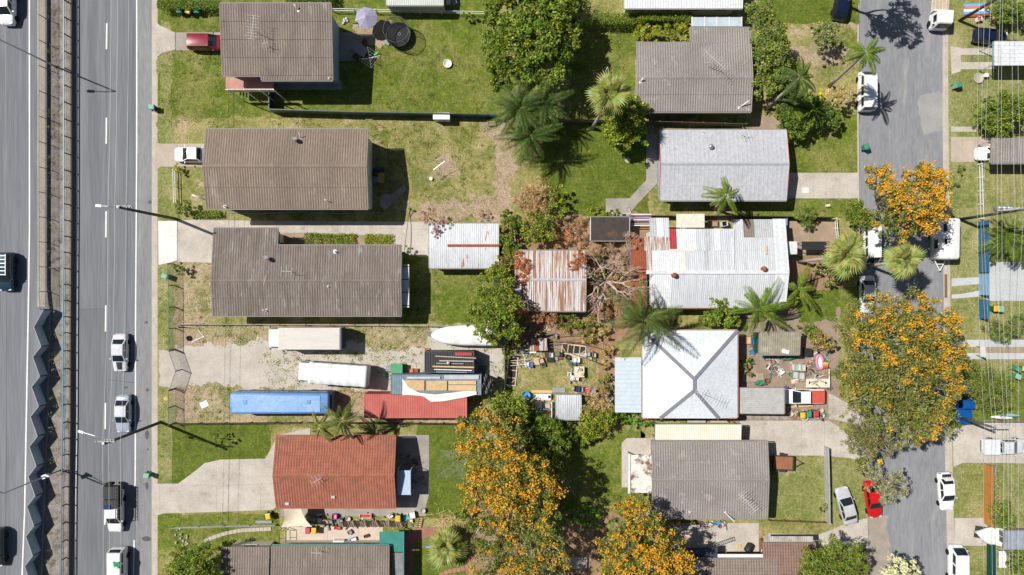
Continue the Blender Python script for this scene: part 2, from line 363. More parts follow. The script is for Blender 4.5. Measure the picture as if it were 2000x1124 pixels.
lay('lawn', rc(1606, 868, 1694, 1046), G4, 2); lay('lawn', rc(1862, 500, 1912, 660), G4, 3); lay('lawn', rc(1862, 905, 2100, 1012), G4, 1); lay('lawn', rc(1855, 735, 2100, 842), G1, 2)
lay('worn_ground', [(935, 245), (1000, 235), (1006, 432), (800, 432), (800, 405), (900, 392), (975, 370), (968, 300)], G6, 8, 4)
lay('worn_earth', [(690, 40), (760, 40), (752, 90), (700, 95)], G6, 6, 5); lay('worn_earth', [(845, 305), (880, 300), (895, 345), (860, 350)], G6, 5, 6)
lay('worn_earth', rc(345, 515, 418, 632), G6, 5, 7); lay('weedy_lawn', rc(352, 520, 412, 630), G5, 10, 8); lay('worn_earth', rc(310, 40, 335, 320), G4, 4, 9)
LITTER = M('leaf_litter', (.34, .22, .135), (.25, .155, .09), rough=.95, scale=.9, fine=8, bump=.6, c3=(.36, .26, .16), c3at=(.56, .7), c3scale=1.1)
lay('leaf_litter', rc(985, 418, 1275, 668), LITTER, 6, 10); lay('yard_grass', rc(985, 662, 1206, 835), G2, 4, 11); lay('leaf_litter', [(1030, 640), (1205, 640), (1205, 800), (1170, 800), (1165, 700), (1080, 695), (1030, 690)], LITTER, 6, 12)
lay('weedy_yard', rc(345, 632, 985, 828), G5, 1); lay('leaf_litter', rc(1105, 1000, 1260, 1200), LITTER, 8, 13); lay('leaf_litter', rc(910, 990, 1010, 1200), LITTER, 8, 14)
lay('gravel_lane', [(336, 682), (420, 670), (600, 668), (690, 664), (770, 690), (835, 680), (905, 726), (770, 762), (700, 775), (560, 762), (450, 752), (336, 756)], GR, 7, 15)
lay('gravel_patch', [(840, 640), (985, 640), (985, 730), (930, 735), (840, 690)], GR, 6, 16); lay('gravel_apron', rc(310, 684, 345, 754), CONK, 2, 17)
lay('bare_earth', [(346, 757), (380, 756), (392, 815), (440, 822), (346, 825)], G6, 5, 18); lay('bare_earth', [(346, 634), (385, 634), (395, 670), (346, 682)], G6, 5, 19); lay('bare_earth', rc(640, 765, 790, 826), G6, 6, 20)
lay('bare_earth', rc(1532, 432, 1632, 500), GD, 2, 21); lay('bare_earth', rc(1440, 600, 1640, 828), M('dirt_floor', (.33, .255, .195), (.25, .19, .145), rough=.95, scale=.7, fine=9, bump=.4), 3, 22)
lay('garden_bed', rc(545, 455, 770, 482), GD, 2, 23); lay('bare_earth', rc(1470, 225, 1560, 256), GD, 4, 24); lay('bare_earth', [(1480, 92), (1660, 88), (1668, 120), (1600, 128), (1480, 125)], G6, 8, 25)
lay('garden_bed', rc(1535, 500, 1640, 565), LITTER, 6, 26); lay('moss_bank', rc(1562, 566, 1634, 630), G3, 4, 27)
def drive(name, pts, mat=None, joints=()):
    o = lay(name, pts, mat or CON)
    for (x0, y0, x1, y1) in joints:   # expansion joints: grooves between the slabs
        a, b = P(x0, y0), P(x1, y1); z = Z[0]+.0015
        MB().bar((a.x, a.y, z), (b.x, b.y, z), .035, .002).build('joint', COND, o)
    return o
drive('driveway', [(304, 42), (312, 50), (342, 64), (342, 98), (318, 103), (306, 112)]); drive('driveway', rc(343.5, 64, 440, 99), COND, [(392, 64, 392, 99)])
drive('driveway', [(304, 278), (312, 281), (412, 281), (412, 326), (314, 326), (304, 334)], M('sandy_concrete', (.48, .405, .33), (.40, .34, .28), rough=.9, scale=.5, fine=12, bump=.2), [(345, 281, 345, 326)])
drive('driveway', [(347, 430), (842, 434), (845, 500), (800, 500), (762, 478), (722, 460), (600, 455), (545, 455), (418, 514), (347, 512)], CON, [(x, 432, x, 456) for x in (440, 540, 600, 660, 728)] + [(728, 446, 842, 449), (785, 434, 785, 490)])
drive('driveway_crossing', [(309, 432), (346, 432), (346, 509), (332, 513), (310, 518)], CONB)
drive('driveway', [(304, 945), (348, 945), (375, 925), (400, 905), (430, 898), (518, 896), (545, 850), (606, 836), (606, 905), (545, 988), (532, 996), (430, 1000), (320, 1003), (304, 1008)], CON, [(312, 945, 312, 1002), (423, 950, 423, 1000), (423, 950, 540, 944), (509, 950, 509, 996), (352, 948, 423, 948)])
drive('path', [(768, 850), (838, 850), (838, 966), (828, 1004), (768, 1004)], COND); drive('path', rc(548, 985, 832, 1008), COND, [(x, 985, x, 1008) for x in (618, 680, 742)])
drive('patio', rc(560, 1028, 748, 1068), M('cream_paving', (.60, .51, .42), (.50, .42, .35), rough=.9, scale=.5, fine=9, bump=.15), [(640, 1028, 640, 1068), (700, 1028, 700, 1068)])
drive('driveway', rc(1530, 338, 1677, 388), CON, [(x, 338, x, 388) for x in (1562, 1588, 1613, 1640)]); drive('path', [(1262, 262), (1284, 262), (1284, 358), (1242, 402), (1228, 422), (1183, 422), (1183, 388), (1229, 388), (1262, 352)], COND, [(1262, 352, 1284, 358), (1229, 388, 1242, 402)])
drive('driveway', [(1445, 822), (1620, 822), (1660, 850), (1700, 880), (1700, 905), (1660, 895), (1605, 890), (1508, 890), (1445, 868)], CON, [(1510, 822, 1510, 890), (1565, 822, 1565, 890), (1610, 822, 1610, 890)])
drive('patio', [(1214, 866), (1224, 856), (1278, 856), (1278, 952), (1214, 952)], CON); drive('driveway', [(1618, 768), (1690, 806), (1690, 832), (1618, 818)], CON)
drive('patio', rc(1316, 1022, 1482, 1078), CON, [(1360, 1022, 1360, 1078), (1420, 1022, 1420, 1078)]); drive('driveway', [(1500, 1042), (1600, 1044), (1660, 1020), (1694, 1012), (1696, 1064), (1620, 1070), (1500, 1066)], CON)
drive('path', rc(649, 64, 695, 120), COND); drive('path', rc(534, 157, 668, 176), COND); drive('stepping_path', [(740, 400), (788, 362), (796, 370), (752, 412)], COND)
drive('driveway', [(1856, 90), (1876, 94), (1876, 140), (1858, 146)], CON); drive('wheel_strip', rc(1876, 95, 1945, 108), CON); drive('wheel_strip', rc(1876, 122, 1945, 136), CON)
drive('path', rc(1857, 248, 1906, 258), CON); drive('driveway', rc(1857, 268, 1945, 317), M('sandy_concrete', (.5, .4, .3)), [(1880, 268, 1880, 317)])
PALE = M('pale_concrete', (.50, .52, .53), (.44, .46, .47), rough=.9, scale=.5, fine=9, bump=.1)
drive('driveway', rc(1926, 512, 2100, 588), PALE); drive('driveway_crossing', [(1858, 544), (1912, 542), (1912, 555), (1880, 558), (1858, 560)], PALE); drive('driveway_crossing', [(1858, 576), (1880, 574), (1912, 568), (1912, 580), (1858, 584)], PALE)
drive('wheel_strip', rc(1862, 664, 2100, 678), PALE); drive('wheel_strip', rc(1866, 690, 2100, 702), PALE); drive('earth_strip', rc(1905, 678, 2100, 690), GD)
drive('driveway', [(1860, 838), (1920, 822), (2100, 822), (2100, 906), (1880, 904), (1862, 912)], CON, [(x, 822, x, 905) for x in (1874, 1930, 1965)]); drive('driveway', rc(1864, 1012, 1928, 1066), CON)
drive('brick_path', [(815, 1030), (885, 1030), (885, 1042), (850, 1046), (812, 1056), (806, 1124), (790, 1124), (790, 1045)], M('brick_paving', (.36, .18, .13), (.28, .14, .10), rough=.9, fine=14))
def garden_edge(pts, wpx, mat, name='brick_edging'):
    a = [P(x, y) for x, y in pts]; root = thing(name, None, None, kind='structure')
    for i, (p, q) in enumerate(zip(a, a[1:])):
        n = max(1, int((q-p).length/.45))
        for k in range(n):
            MB().bar(p.lerp(q, k/n)+Vector((0, 0, .03)), p.lerp(q, (k+.93)/n)+Vector((0, 0, .03)), wpx/S, .1).build('brick', mat, root)
BRK = M('brick_red', (.42, .22, .15), (.34, .17, .12), rough=.9, fine=12)
garden_edge([(860, 1124), (875, 1116), (900, 1112), (915, 1105), (928, 1090), (925, 1070), (915, 1055), (905, 1045)], 8, BRK)
garden_edge([(400, 1058), (415, 1050), (440, 1042), (470, 1036), (530, 1033)], 7, CONK, 'stone_edging')
solo(MB().prism([P(x, y).xy for x, y in rc(1846, 536, 1852, 582)], -.12, -.1), 'drain_grate', BRN, 'rusty brown steel drain grate beside the kerb below the caravan drawbar', 'drain')
# ------------------------------------------------------------------ motorway barrier, fences, rail
def fence(name, label, pts, h, mat, post=None, spacing=2.4, thick=.06, kind='panel', z0=0, group=None, post_r=.05, cat='fence'):
    a = [P(x, y, z0) for x, y in pts]; root = thing(name, label, cat, tuple(a[0]), group=group); post = post or mat
    pm = MB().box((0, 0, h/2), (post_r*2, post_r*2, h+.06)).mesh(post); pm.name = 'post'
    for i, (p, q) in enumerate(zip(a, a[1:])):
        L = (q-p).length; n = max(1, round(L/spacing)); ang = math.atan2(q.y-p.y, q.x-p.x)
        for k in range(n + (1 if i == len(a)-2 else 0)):
            inst(pm, 'post', root, p.lerp(q, k/n)-a[0], (0, 0, ang))
        for k in range(n):
            s, e = p.lerp(q, k/n), p.lerp(q, (k+1)/n); d = (e-s).normalized()*(post_r+.005); s2, e2 = s+d, e-d; up = Vector((0, 0, 1))
            if kind == 'panel':
                m = MB(); m.bar(s2+up*(h/2), e2+up*(h/2), thick, h-.06)
                m.bar(s2+up*(h-.02), e2+up*(h-.02), thick+.04, .05); m.build('panel', mat, root)
            elif kind == 'wire':
                m = MB(); m.bar(s2+up*(h-.03), e2+up*(h-.03), .04); m.build('top_rail', post, root)
                m = MB(); ll = (e2-s2).length; st = .16; dx = (e2-s2)/ll; t = -h
                while t < ll:
                    for sg in (0, 1):
                        lo, hi = max(0, t), min(ll, t+h)
                        za, zb = (lo-t, hi-t) if sg == 0 else (h-(lo-t), h-(hi-t))
                        if hi-lo > .02: m.bar(s2+dx*lo+up*za, s2+dx*hi+up*zb, .009)
                    t += st
                m.build('wire_mesh', mat, root)
            elif kind == 'rail':
                for zz in (h*.42, h*.92):
                    m = MB(); m.bar(s2+up*zz, e2+up*zz, thick, .11); m.build('rail', mat, root)
            elif kind == 'paling':
                ll = (e2-s2).length; nn = max(1, int(ll/.16)); m = MB()
                for j in range(nn):
                    c = s2.lerp(e2, (j+.5)/nn); hh = h*random.uniform(.93, 1.0)
                    m.box((c.x, c.y, c.z+hh/2), (.13, thick, hh), ang+random.uniform(-.06, .06))
                m.build('paling_row', mat, root, kind='stuff')
                for zz in (.35, h*.75):
                    m = MB(); o = Vector((-math.sin(ang), math.cos(ang), 0))*(thick/2+.03); m.bar(s2+up*zz+o, e2+up*zz+o, .05, .08); m.build('rail', post, root)
    return root
fence('mesh_fence', 'low steel wire mesh fence along the motorway concrete edge', [(91, -60), (91, 330), (91.5, 570), (93, 604)], 1.4, STEEL, DSTEEL, 3.05, kind='wire', z0=.83, post_r=.035)
gr = thing('guard_rail', 'long blue grey steel guard rail along the planted median', 'guard rail', tuple(P(134, -60, .4)))
gl = [(134, -60), (134, 400), (132.5, 650), (132, 824), (130, 950), (129, 1124), (128, 1200)]
a = [P(x, y, .4) for x, y in gl]; pm = MB().box((0, 0, .45), (.1, .12, .9)).mesh(DSTEEL)
for p, q in zip(a, a[1:]):
    n = max(1, round((q-p).length/2.0))
    for k in range(n): inst(pm, 'post', gr, p.lerp(q, k/n)-a[0])
    for zz, ww in ((.55, .05), (.92, .10)):
        MB().bar(p+Vector((0, 0, zz)), q+Vector((0, 0, zz)), ww, .09).build('rail', RAILB, gr)
# zigzag noise barrier
zb = thing('noise_barrier', 'grey zigzag noise barrier wall standing beside the motorway lane', 'barrier', tuple(P(88, 610, .8)))
NB = M('barrier_panel', (.42, .54, .60), (.36, .47, .53), rough=.6, bump=.03, fine=3); NBD = M('barrier_panel_plum', (.44, .46, .54), (.38, .40, .47), rough=.6, bump=.03, fine=3)
tl = [(85, 606)]; y = 639; i = 0
while y < 1200:
    tl += [(66.5-(y-639)*.038, y), (80.5-(y-639)*.04, y+38)]; y += 58.4
zt = 2.15
for i, (p, q) in enumerate(zip(tl, tl[1:])):
    A, B = P(*p, zt), P(*q, zt); d = (B-A).normalized()*.03
    m = MB(); m.bar(Vector((A.x, A.y, 1.47))+d, Vector((B.x, B.y, 1.47))-d, .12, 1.35); m.build('panel', NB if i % 4 < 2 or i > 12 else NBD, zb)
    m = MB(); m.bar(Vector((A.x, A.y, zt+.03)), Vector((B.x, B.y, zt+.03)), .09, .06); m.build('capping', M('capping_grey', (.34, .35, .36)), zb)
    m = MB(); m.box((A.x, A.y, 1.47), (.14, .14, 1.4)); m.build('post', DSTEEL, zb)
# ------------------------------------------------------------------ poles and wires
def light_pole(label, base, h, z0, arm, box=None):
    b = P(*base, z0); r = thing('street_light', label, 'street light', tuple(b)); t = b+Vector((0, 0, h))
    MB().tube([b, t], [.11, .07], 8).build('pole', STEEL, r, True); MB().lathe(b, [(.22, 0), (.22, .08), (.12, .1)], 10).build('base_plate', DSTEEL, r)
    e = t+Vector((arm[0], arm[1], .25)); MB().tube([t-Vector((0, 0, .05)), t.lerp(e, .5)+Vector((0, 0, .15)), e], [.06, .05, .045], 6).build('arm', STEEL, r, True)
    d = Vector((arm[0], arm[1], 0)).normalized(); hd = MB().bar(e-d*.1, e+d*.75, .32, .14).build('lamp_head', GREYP, r)
    if box: c = b+Vector((0, 0, box)); MB().box((c.x+.1, c.y+.05, c.z), (.9, .45, .08), .4).build('sign_plate', WHITEP, r)
light_pole('tall steel street light on the median beside the guard rail, arm over motorway', (109.5, 131), 9.7, .4, (-2.9, .1))
light_pole('steel street light with pale plate on its pole, beside the zigzag barrier', (120, 918), 9.6, .4, (-3.8, 2.0), 3.0)
def power_pole(label, base, h, arms, lamp=None, transformer=None, tip=None):
    b = P(*base); r = thing('power_pole', label, 'power pole', tuple(b)); t = b+Vector((0, 0, h))
    MB().tube([b-Vector((0, 0, .1)), b.lerp(t, .5), t], [.19, .165, .13], 10).build('pole', POLEW, r, True)
    MB().lathe(t, [(.16, 0), (.16, .06), (.02, .1)], 10).build('pole_cap', STEEL, r)
    for z, half, dx in arms:
        MB().box((b.x+dx, b.y+.2, z), (half*2, .12, .14)).build('crossarm', M('crossarm_grey', (.40, .40, .38)), r)
        for k in (-1, -.35, .35, 1):
            MB().lathe((b.x+dx+k*half*.93, b.y+.2, z+.07), [(.03, 0), (.06, .05), (.06, .12), (.02, .16)], 8).build('insulator', WHITEP, r)
    if lamp:
        z, ax, ay = lamp; s = Vector((b.x, b.y, z)); e = s+Vector((ax, ay, .5)); MB().tube([s, s.lerp(e, .6)+Vector((0, 0, .2)), e], .035, 6).build('lamp_arm', STEEL, r)
        d = Vector((ax, ay, 0)).normalized(); MB().bar(e, e+d*.6, .26, .12).build('lamp_head', WHITEP, r)
    if transformer:
        z = transformer
        for k in (-.42, .1, .62): MB().lathe((b.x+.15+k, b.y+.55, z), [(.25, 0), (.29, .05), (.29, .8), (.25, .9), (.08, .95), (.06, 1.15)], 12).build('transformer_tank', STEEL, r, True)
        MB().box((b.x+.2, b.y+.3, z-.05), (2.2, .1, .12)).build('transformer_bracket', STEEL, r)
    return r
power_pole('dark timber power pole at the mouth of the white driveway crossing', (343, 428), 12.3, [(11.6, .9, .2), (10.4, .45, .1)], (12.0, -1.6, .1))
power_pole('dark timber power pole on the verge beside the lush front lawn', (314, 825), 11.8, [(11.4, 1.05, 0), (10.6, .5, 0)], (9.8, -3.0, .9))
power_pole('timber power pole standing beside the white flatbed truck', (1874, 41), 11.2, [(10.3, 1.1, 0), (9.3, .9, 0)], (8.6, -1.8, .4))
power_pole('power pole carrying a cluster of grey transformers beside the white caravan', (1874, 429), 11.0, [(10.2, 1.2, 0), (9.0, 1.1, 0), (8.0, 1.0, 0)], None, 6.6)
power_pole('short brown power pole next to the blue ute', (1867, 814), 6.8, [(6.5, 1.1, .9)])
def wire(pts, z, mat=None, r=.012, group='overhead wires', label=None):
    a = [P(x, y, z if not isinstance(z, list) else z[i]) for i, (x, y) in enumerate(pts)]; out = []
    for p, q in zip(a, a[1:]):
        for k in range(8):
            t = k/8; v = p.lerp(q, t); v.z -= .3*4*t*(1-t); out.append(v)
    out.append(a[-1])
    solo(MB().tube(out, r, 4), 'power_line', mat or WIRE, label, 'power line', tuple(out[0]), group)
for xs in ((216, 211, 200, 196), (228, 224, 212, 208), (250, 246, 235, 230)):
    wire(list(zip(xs, (-300, 405, 871, 1500))), 11.7, r=.013, group='wires over the road', label='thin overhead power line wire strung above the two lane road')
wire([(249, -300), (249, 413), (238, 860), (236, 1500)], 10.6, DWIRE, .012, None, 'dark insulated cable strung above the two lane road')
for xs in ((1918, 1909, 1923, 1926), (1930, 1916, 1939, 1943), (1945, 1921, 1947, 1951), (1960, 1948, 1962, 1967), (1963, 1957, 1970, 1979), (1979, 1983, 1976, 1986), (1987, 1998, 1990, 1996)):
    wire(list(zip(xs, (-150, 430, 835, 1300))), [9.3, 8.6, 6.7, 8.0], group='wires over the street verge', label='pale overhead power line wire strung over the verge beside the street poles')
# ================================================================== buildings
def roof_grid(mb, x0, x1, prof, pitch, amp, swap=False, shape='sine', step=None):
    """ribbed sheet: ribs run along the profile [(y, z), ...]; swap = ribs run along x"""
    n = max(1, round(abs(x1-x0)/pitch)); spc = {'sine': 4, 'rib': 6, 'tile': 4, 'flat': 1}[shape]; xs = np.linspace(x0, x1, n*spc+1)
    k = np.arange(n*spc+1) % spc
    if shape == 'sine' or shape == 'tile': dz = amp*np.array([0, 1, 0, -1])[k]
    elif shape == 'rib': dz = amp*np.array([1, 1, 0, 0, 0, 0])[k]
    else: dz = np.zeros_like(xs)
    rows = []
    if step:   # courses of tiles, each lapping over the next below
        for (ya, za), (yb, zb) in zip(prof, prof[1:]):
            m = max(1, round(math.hypot(yb-ya, zb-za)/step))
            for i in range(m):
                t0, t1 = i/m, (i+1)/m; up = zb > za
                lo, hi = (0.0, .0) ; l0, l1 = (.045, 0) if up else (0, .045)
                rows += [(ya+(yb-ya)*t0, za+(zb-za)*t0+l0), (ya+(yb-ya)*t1, za+(zb-za)*t1+l1)]
    else: rows = prof
    base = len(mb.v); c = len(xs)
    for y, z in rows:
        for x, d in zip(xs, dz): mb.v.append((y, x, z+d) if swap else (x, y, z+d))
    for j in range(len(rows)-1):
        for i in range(c-1):
            a = base+j*c+i; mb.f.append((a, a+1, a+c+1, a+c))
    return mb
WF = {}
def win_mesh(wd, ht):
    k = (round(wd, 1), round(ht, 1))
    if k not in WF:
        f = MB()
        for c, d in (((0, 0, ht/2), (wd, .07, .06)), ((0, 0, -ht/2), (wd, .09, .06)), ((-wd/2+.03, 0, 0), (.06, .07, ht-.07)), ((wd/2-.03, 0, 0), (.06, .07, ht-.07)), ((0, 0, 0), (.05, .06, ht-.07))): f.box(c, d)
        WF[k] = (f.mesh(WHITEP), MB().box((0, 0, 0), (wd-.13, .03, ht-.08)).mesh(glass('window_glass', (.03, .04, .05))))
    return WF[k]
def window(root, c, ang, wd=1.5, ht=1.1):
    f, g = win_mesh(wd, ht); o = inst(f, 'window', root, Vector(c)-ORG[root.name], (0, 0, ang)); inst(g, 'pane', o)
def walls(root, x0, x1, y0, y1, z0, z1, mat, win=True):
    t = .14
    if x1-x0 < 1 or y1-y0 < 1: return
    for c, d in (((x0+x1)/2, y0+t/2, (x1-x0), t), ((x0+x1)/2, y1-t/2, (x1-x0), t), (x0+t/2, (y0+y1)/2, t, y1-y0-2*t-.004), (x1-t/2, (y0+y1)/2, t, y1-y0-2*t-.004)) and [(((x0+x1)/2, y0+t/2), (x1-x0, t)), (((x0+x1)/2, y1-t/2), (x1-x0, t)), ((x0+t/2, (y0+y1)/2), (t, y1-y0-2*t-.004)), ((x1-t/2, (y0+y1)/2), (t, y1-y0-2*t-.004))]:
        MB().box((c[0], c[1], (z0+z1)/2), (d[0], d[1], z1-z0)).build('wall', mat, root)
    if not win: return
    zc = z1-1.15
    for k in range(max(1, int((x1-x0)/3.2))):
        x = x0+(k+.5)*(x1-x0)/max(1, int((x1-x0)/3.2)); window(root, (x, y0-.03, zc), 0); window(root, (x, y1+.03, zc), math.pi)
    for k in range(max(1, int((y1-y0)/3.4))):
        y = y0+(k+.5)*(y1-y0)/max(1, int((y1-y0)/3.4)); window(root, (x0-.03, y, zc), -math.pi/2); window(root, (x1+.03, y, zc), math.pi/2)
def antenna(root, px, py, z, h=1.6, L=1.8, ang=.5, n=7, mat=None, side=None):
    p = P(px, py, z); m = MB(); t = p+Vector((0, 0, h)); m.tube([p-Vector((0, 0, .15)), t], .028, 5); d = Vector((math.cos(ang), math.sin(ang), 0)); q = Vector((-d.y, d.x, 0))
    m.tube([t-d*L/2, t+d*L/2], .022, 4)
    for i in range(n):
        c = t+d*L*(i/(n-1)-.5)+Vector((0, 0, .02)); w2 = .45+.35*math.sin(i*1.3)**2; m.tube([c-q*w2, c+q*w2], .014, 4)
    for k in (.8, 2.4): m.tube([t-Vector((0, 0, h*.35)), p+Vector((math.cos(k)*.7, math.sin(k)*.7, 0))], .01, 3)
    m.build('antenna', mat or plain('antenna_alloy', (.68, .68, .68)), root)
def vent(root, px, py, z, r=.06, h=.7, lean=(0, 0)):
    p = P(px, py, z); MB().tube([p-Vector((0, 0, .1)), p+Vector((lean[0], lean[1], h))], r, 8).lathe(p-Vector((0, 0, .02)), [(r*3, 0), (r*2.6, .05), (r, .09)], 8).build('vent_pipe', WHITEP, root, True)
def dish(root, px, py, z):
    p = P(px, py, z); m = MB(); m.tube([p-Vector((0, 0, .1)), p+Vector((0, 0, .6))], .03, 6); c = p+Vector((-.05, .1, .75))
    Mx = Matrix.Translation(c) @ Matrix.Rotation(R(-50), 4, 'X'); b = len(m.v); prof = [(.03, 0), (.2, .03), (.36, .1), (.38, .1), (.2, .01), (.02, -.02)]
    m2 = MB().lathe((0, 0, 0), prof, 14); m.f += [tuple(i+b for i in f) for f in m2.f]; m.v += [tuple(Mx @ Vector(v)) for v in m2.v]
    m.tube([p+Vector((0, 0, .3)), p+Vector((-.5, -.45, 0))], .012, 4); m.tube([p+Vector((0, 0, .3)), p+Vector((.35, -.45, 0))], .012, 4)
    m.build('satellite_dish', GREYP, root)
def whirly(root, px, py, z, mat=None):
    p = P(px, py, z); MB().lathe(p-Vector((0, 0, .05)), [(.3, 0), (.2, .1), (.2, .25), (.28, .32), (.31, .45), (.24, .6), (.08, .66)], 14).build('roof_ventilator', mat or STEEL, root, True)
def bld(name, label, rects, eave, ridge=None, mono=None, roof=None, wall=None, pitch=.29, amp=.03, inset=.5, shape='sine', swap=False, cat='house', win=True, barge=None, gutter=None, cap=None, step=None, posts=False, z0=0, gut=True):
    if step is None and shape == 'sine' and pitch > .28: step = 2.25
    wx = [(P(a, b, eave), P(c, d, eave)) for a, b, c, d in rects]; main = wx[0]
    root = thing(name, label, cat, ((main[0].x+main[1].x)/2, (main[0].y+main[1].y)/2, z0)); roof = roof or FCR; gutter = gutter or plain('grey_gutter', (.26, .24, .22))
    if swap: y1, y0 = main[1].x, main[0].x
    else: y1, y0 = main[0].y, main[1].y            # y1 = upper edge in the picture
    if ridge: yr = P(1000+(ridge[0]-1000 if swap else 0), ridge[0] if not swap else 0, ridge[1]); yr = yr.x if swap else yr.y
    def zat(y):
        if ridge:
            if y >= yr: return eave+(ridge[1]-eave)*(y1-y)/(y1-yr)
            return eave+(ridge[1]-eave)*(y-y0)/(yr-y0)
        if mono: return mono[1]+(mono[0]-mono[1])*(y-y0)/(y1-y0)
        return eave
    mb = MB()
    for p, q in wx:
        xa, xb = (q.y, p.y) if swap else (p.x, q.x); ya, yb = (p.x, q.x) if swap else (q.y, p.y)
        ys = [ya] + ([yr] if ridge and ya < yr < yb else []) + [yb]
        roof_grid(mb, xa, xb, [(y, zat(y)+.02) for y in ys], pitch, amp, swap, shape, step)
        zs = [zat(y) for y in ys]; g = .11
        def pt(x, y, z): return Vector((y, x, z)) if swap else Vector((x, y, z))
        if gut:
            for y, sgn in ((ya, -1), (yb, 1)):
                if abs(y-y0) < .01 or abs(y-y1) < .01 or len(wx) == 1 or y < y0 or y > y1:
                    MB().bar(pt(xa+.01, y+sgn*.07, zat(y)-.06), pt(xb-.01, y+sgn*.07, zat(y)-.06), .12, .1).build('gutter', gutter, root)
            for x, sgn in ((xa, -1), (xb, 1)):
                for (u, zu), (v, zv) in zip(zip(ys, zs), zip(ys[1:], zs[1:])):
                    MB().bar(pt(x+sgn*.03, u, zu-.05), pt(x+sgn*.03, v, zv-.05), .05, .2).build('barge_board', barge or plain('grey_gutter', (.26, .24, .22)), root)
        zt = min(zs)-.12
        x_0, x_1, y_0, y_1 = p.x+inset, q.x-inset, q.y+inset, p.y-inset
        if posts:
            for x in (x_0, x_1):
                for y in (y_0, y_1): MB().box((x, y, (z0+zt)/2), (.09, .09, zt-z0)).build('post', STEEL, root)
        else: walls(root, x_0, x_1, y_0, y_1, z0, zt, wall or WALLC, win)
    mb.build('roof', roof, root, shape == 'sine' and not step)
    if ridge and cap is not False:
        p, q = wx[0]; xa, xb = (q.y, p.y) if swap else (p.x, q.x); zc = ridge[1]+amp+.03
        pr = [(-.16, -.035), (0, .02), (.16, -.035)]; m = MB()
        for (da, za), (db, zb) in zip(pr, pr[1:]):
            m.face([((yr+da, xa, zc+za) if swap else (xa, yr+da, zc+za)), ((yr+da, xb, zc+za) if swap else (xb, yr+da, zc+za)), ((yr+db, xb, zc+zb) if swap else (xb, yr+db, zc+zb)), ((yr+db, xa, zc+zb) if swap else (xa, yr+db, zc+zb))])
        m.build('ridge_cap', cap or roof, root)
    return root
def part_box(root, name, rect, z, th, mat, **k):
    a, b = P(rect[0], rect[1], z), P(rect[2], rect[3], z); return MB().box(((a.x+b.x)/2, (a.y+b.y)/2, z-th/2), (b.x-a.x, a.y-b.y, th)).build(name, mat, root, **k)
h = bld('house', 'high set house with grey brown ribbed roof and pink front porch', [(434, 12, 650, 148), (510, 148, 650, 157)], 5.0, mono=(5.7, 5.0), wall=WALLB)
antenna(h, 507, 68, 5.45, 2.2, 2.6, 1.45, 9); antenna(h, 525, 92, 5.3, 1.2, .6, .2, 3); vent(h, 583, 22, 5.65, lean=(-.3, .5)); vent(h, 643, 153, 5.05, .05, .3)
PINKD = M('pink_deck', (.50, .27, .22), (.42, .22, .18)); part_box(h, 'porch_deck', (443, 149, 534, 174), 2.6, .15, PINKD)
for k in range(5): part_box(h, 'step', (441+k*2.6, 150, 443.4+k*2.6, 172), 1.6+k*.2, .08, PINKD)
a, b = P(440, 175, 3.4), P(535, 175, 3.4); MB().box(((a.x+b.x)/2, a.y, 2.95), (b.x-a.x, .12, .9)).build('porch_railing', WALLC, h)
for x in (443, 475, 506, 533): a = P(x, 175, 5); MB().box((a.x, a.y, 2.45), (.1, .1, 4.9)).build('porch_post', WHITEP, h)
part_box(h, 'window_hood', (652, 102, 658, 112), 2.8, .06, WALLW)
h = bld('house', 'long gabled house with grey brown ribbed roof and satellite dish near its rear', [(403, 253, 719, 408)], 4.9, (325, 5.8), wall=WALLW, roof=FCRB)
dish(h, 578, 277, 5.15); vent(h, 588, 272, 5.1, .05, .8, (.0, .5)); vent(h, 645, 395, 5.0, .07, .9, (-.4, .15)); part_box(h, 'window_hood', (399, 345, 406, 378), 3.6, .08, CBL)
vent(h, 405, 392, 5.0, .09, 1.2, (-1.2, .5)); vent(h, 440, 404, 5.0, .08, .5)
h = bld('house', 'large brown ribbed roof house beside the long concrete driveway', [(416, 480, 784, 617), (416, 446, 542, 480)], 3.8, (549, 4.3), wall=WALLW, roof=FCRC)
dish(h, 522, 507, 4.1); antenna(h, 568, 531, 4.25, 1.6, 1.2, 3.1, 3); vent(h, 655, 492, 4.0, .1, .4); vent(h, 641, 560, 4.3, .05, .3); vent(h, 520, 606, 3.9, .07, .6, (-.2, 0))
for y0, y1 in ((516, 521), (521, 546), (546, 571), (571, 597), (597, 602)):
    part_box(h, 'awning_panel', (785, y0+1, 799, y1-1), 3.2, .05, WALLW)
for y0 in (521, 546, 571, 597): part_box(h, 'awning_beam', (785, y0-1, 799, y0+1), 3.22, .12, BRN)
s = bld('garden_shed', 'gabled tin shed with red rust streaks at the end of the concrete driveway', [(838, 437, 974, 524)], 2.4, (480, 3.0), roof=RUSTPATCH, wall=GALV, pitch=.25, amp=.02, inset=.15, cat='shed', win=False, cap=False)
a, b = P(874, 480, 3.04), P(974, 480, 3.04); MB().bar(a, b, .3, .05).build('ridge_cap', RUST, s)
h = bld('house', 'pale grey metal roof house with red edge trim', [(1288, 254, 1536, 392)], 3.0, (321, 3.8), roof=WROOF, wall=WALLB, pitch=.5, amp=.010, barge=plain('red_trim', (.55, .06, .09)), cap=plain('grey_ridge', (.36, .38, .41)), shape='rib')
whirly(h, 1387, 288, 3.35); antenna(h, 1448, 265, 3.1, 1.3, .8, .4, 3); vent(h, 1374, 262, 3.1, .04, .6, (-.2, .3))
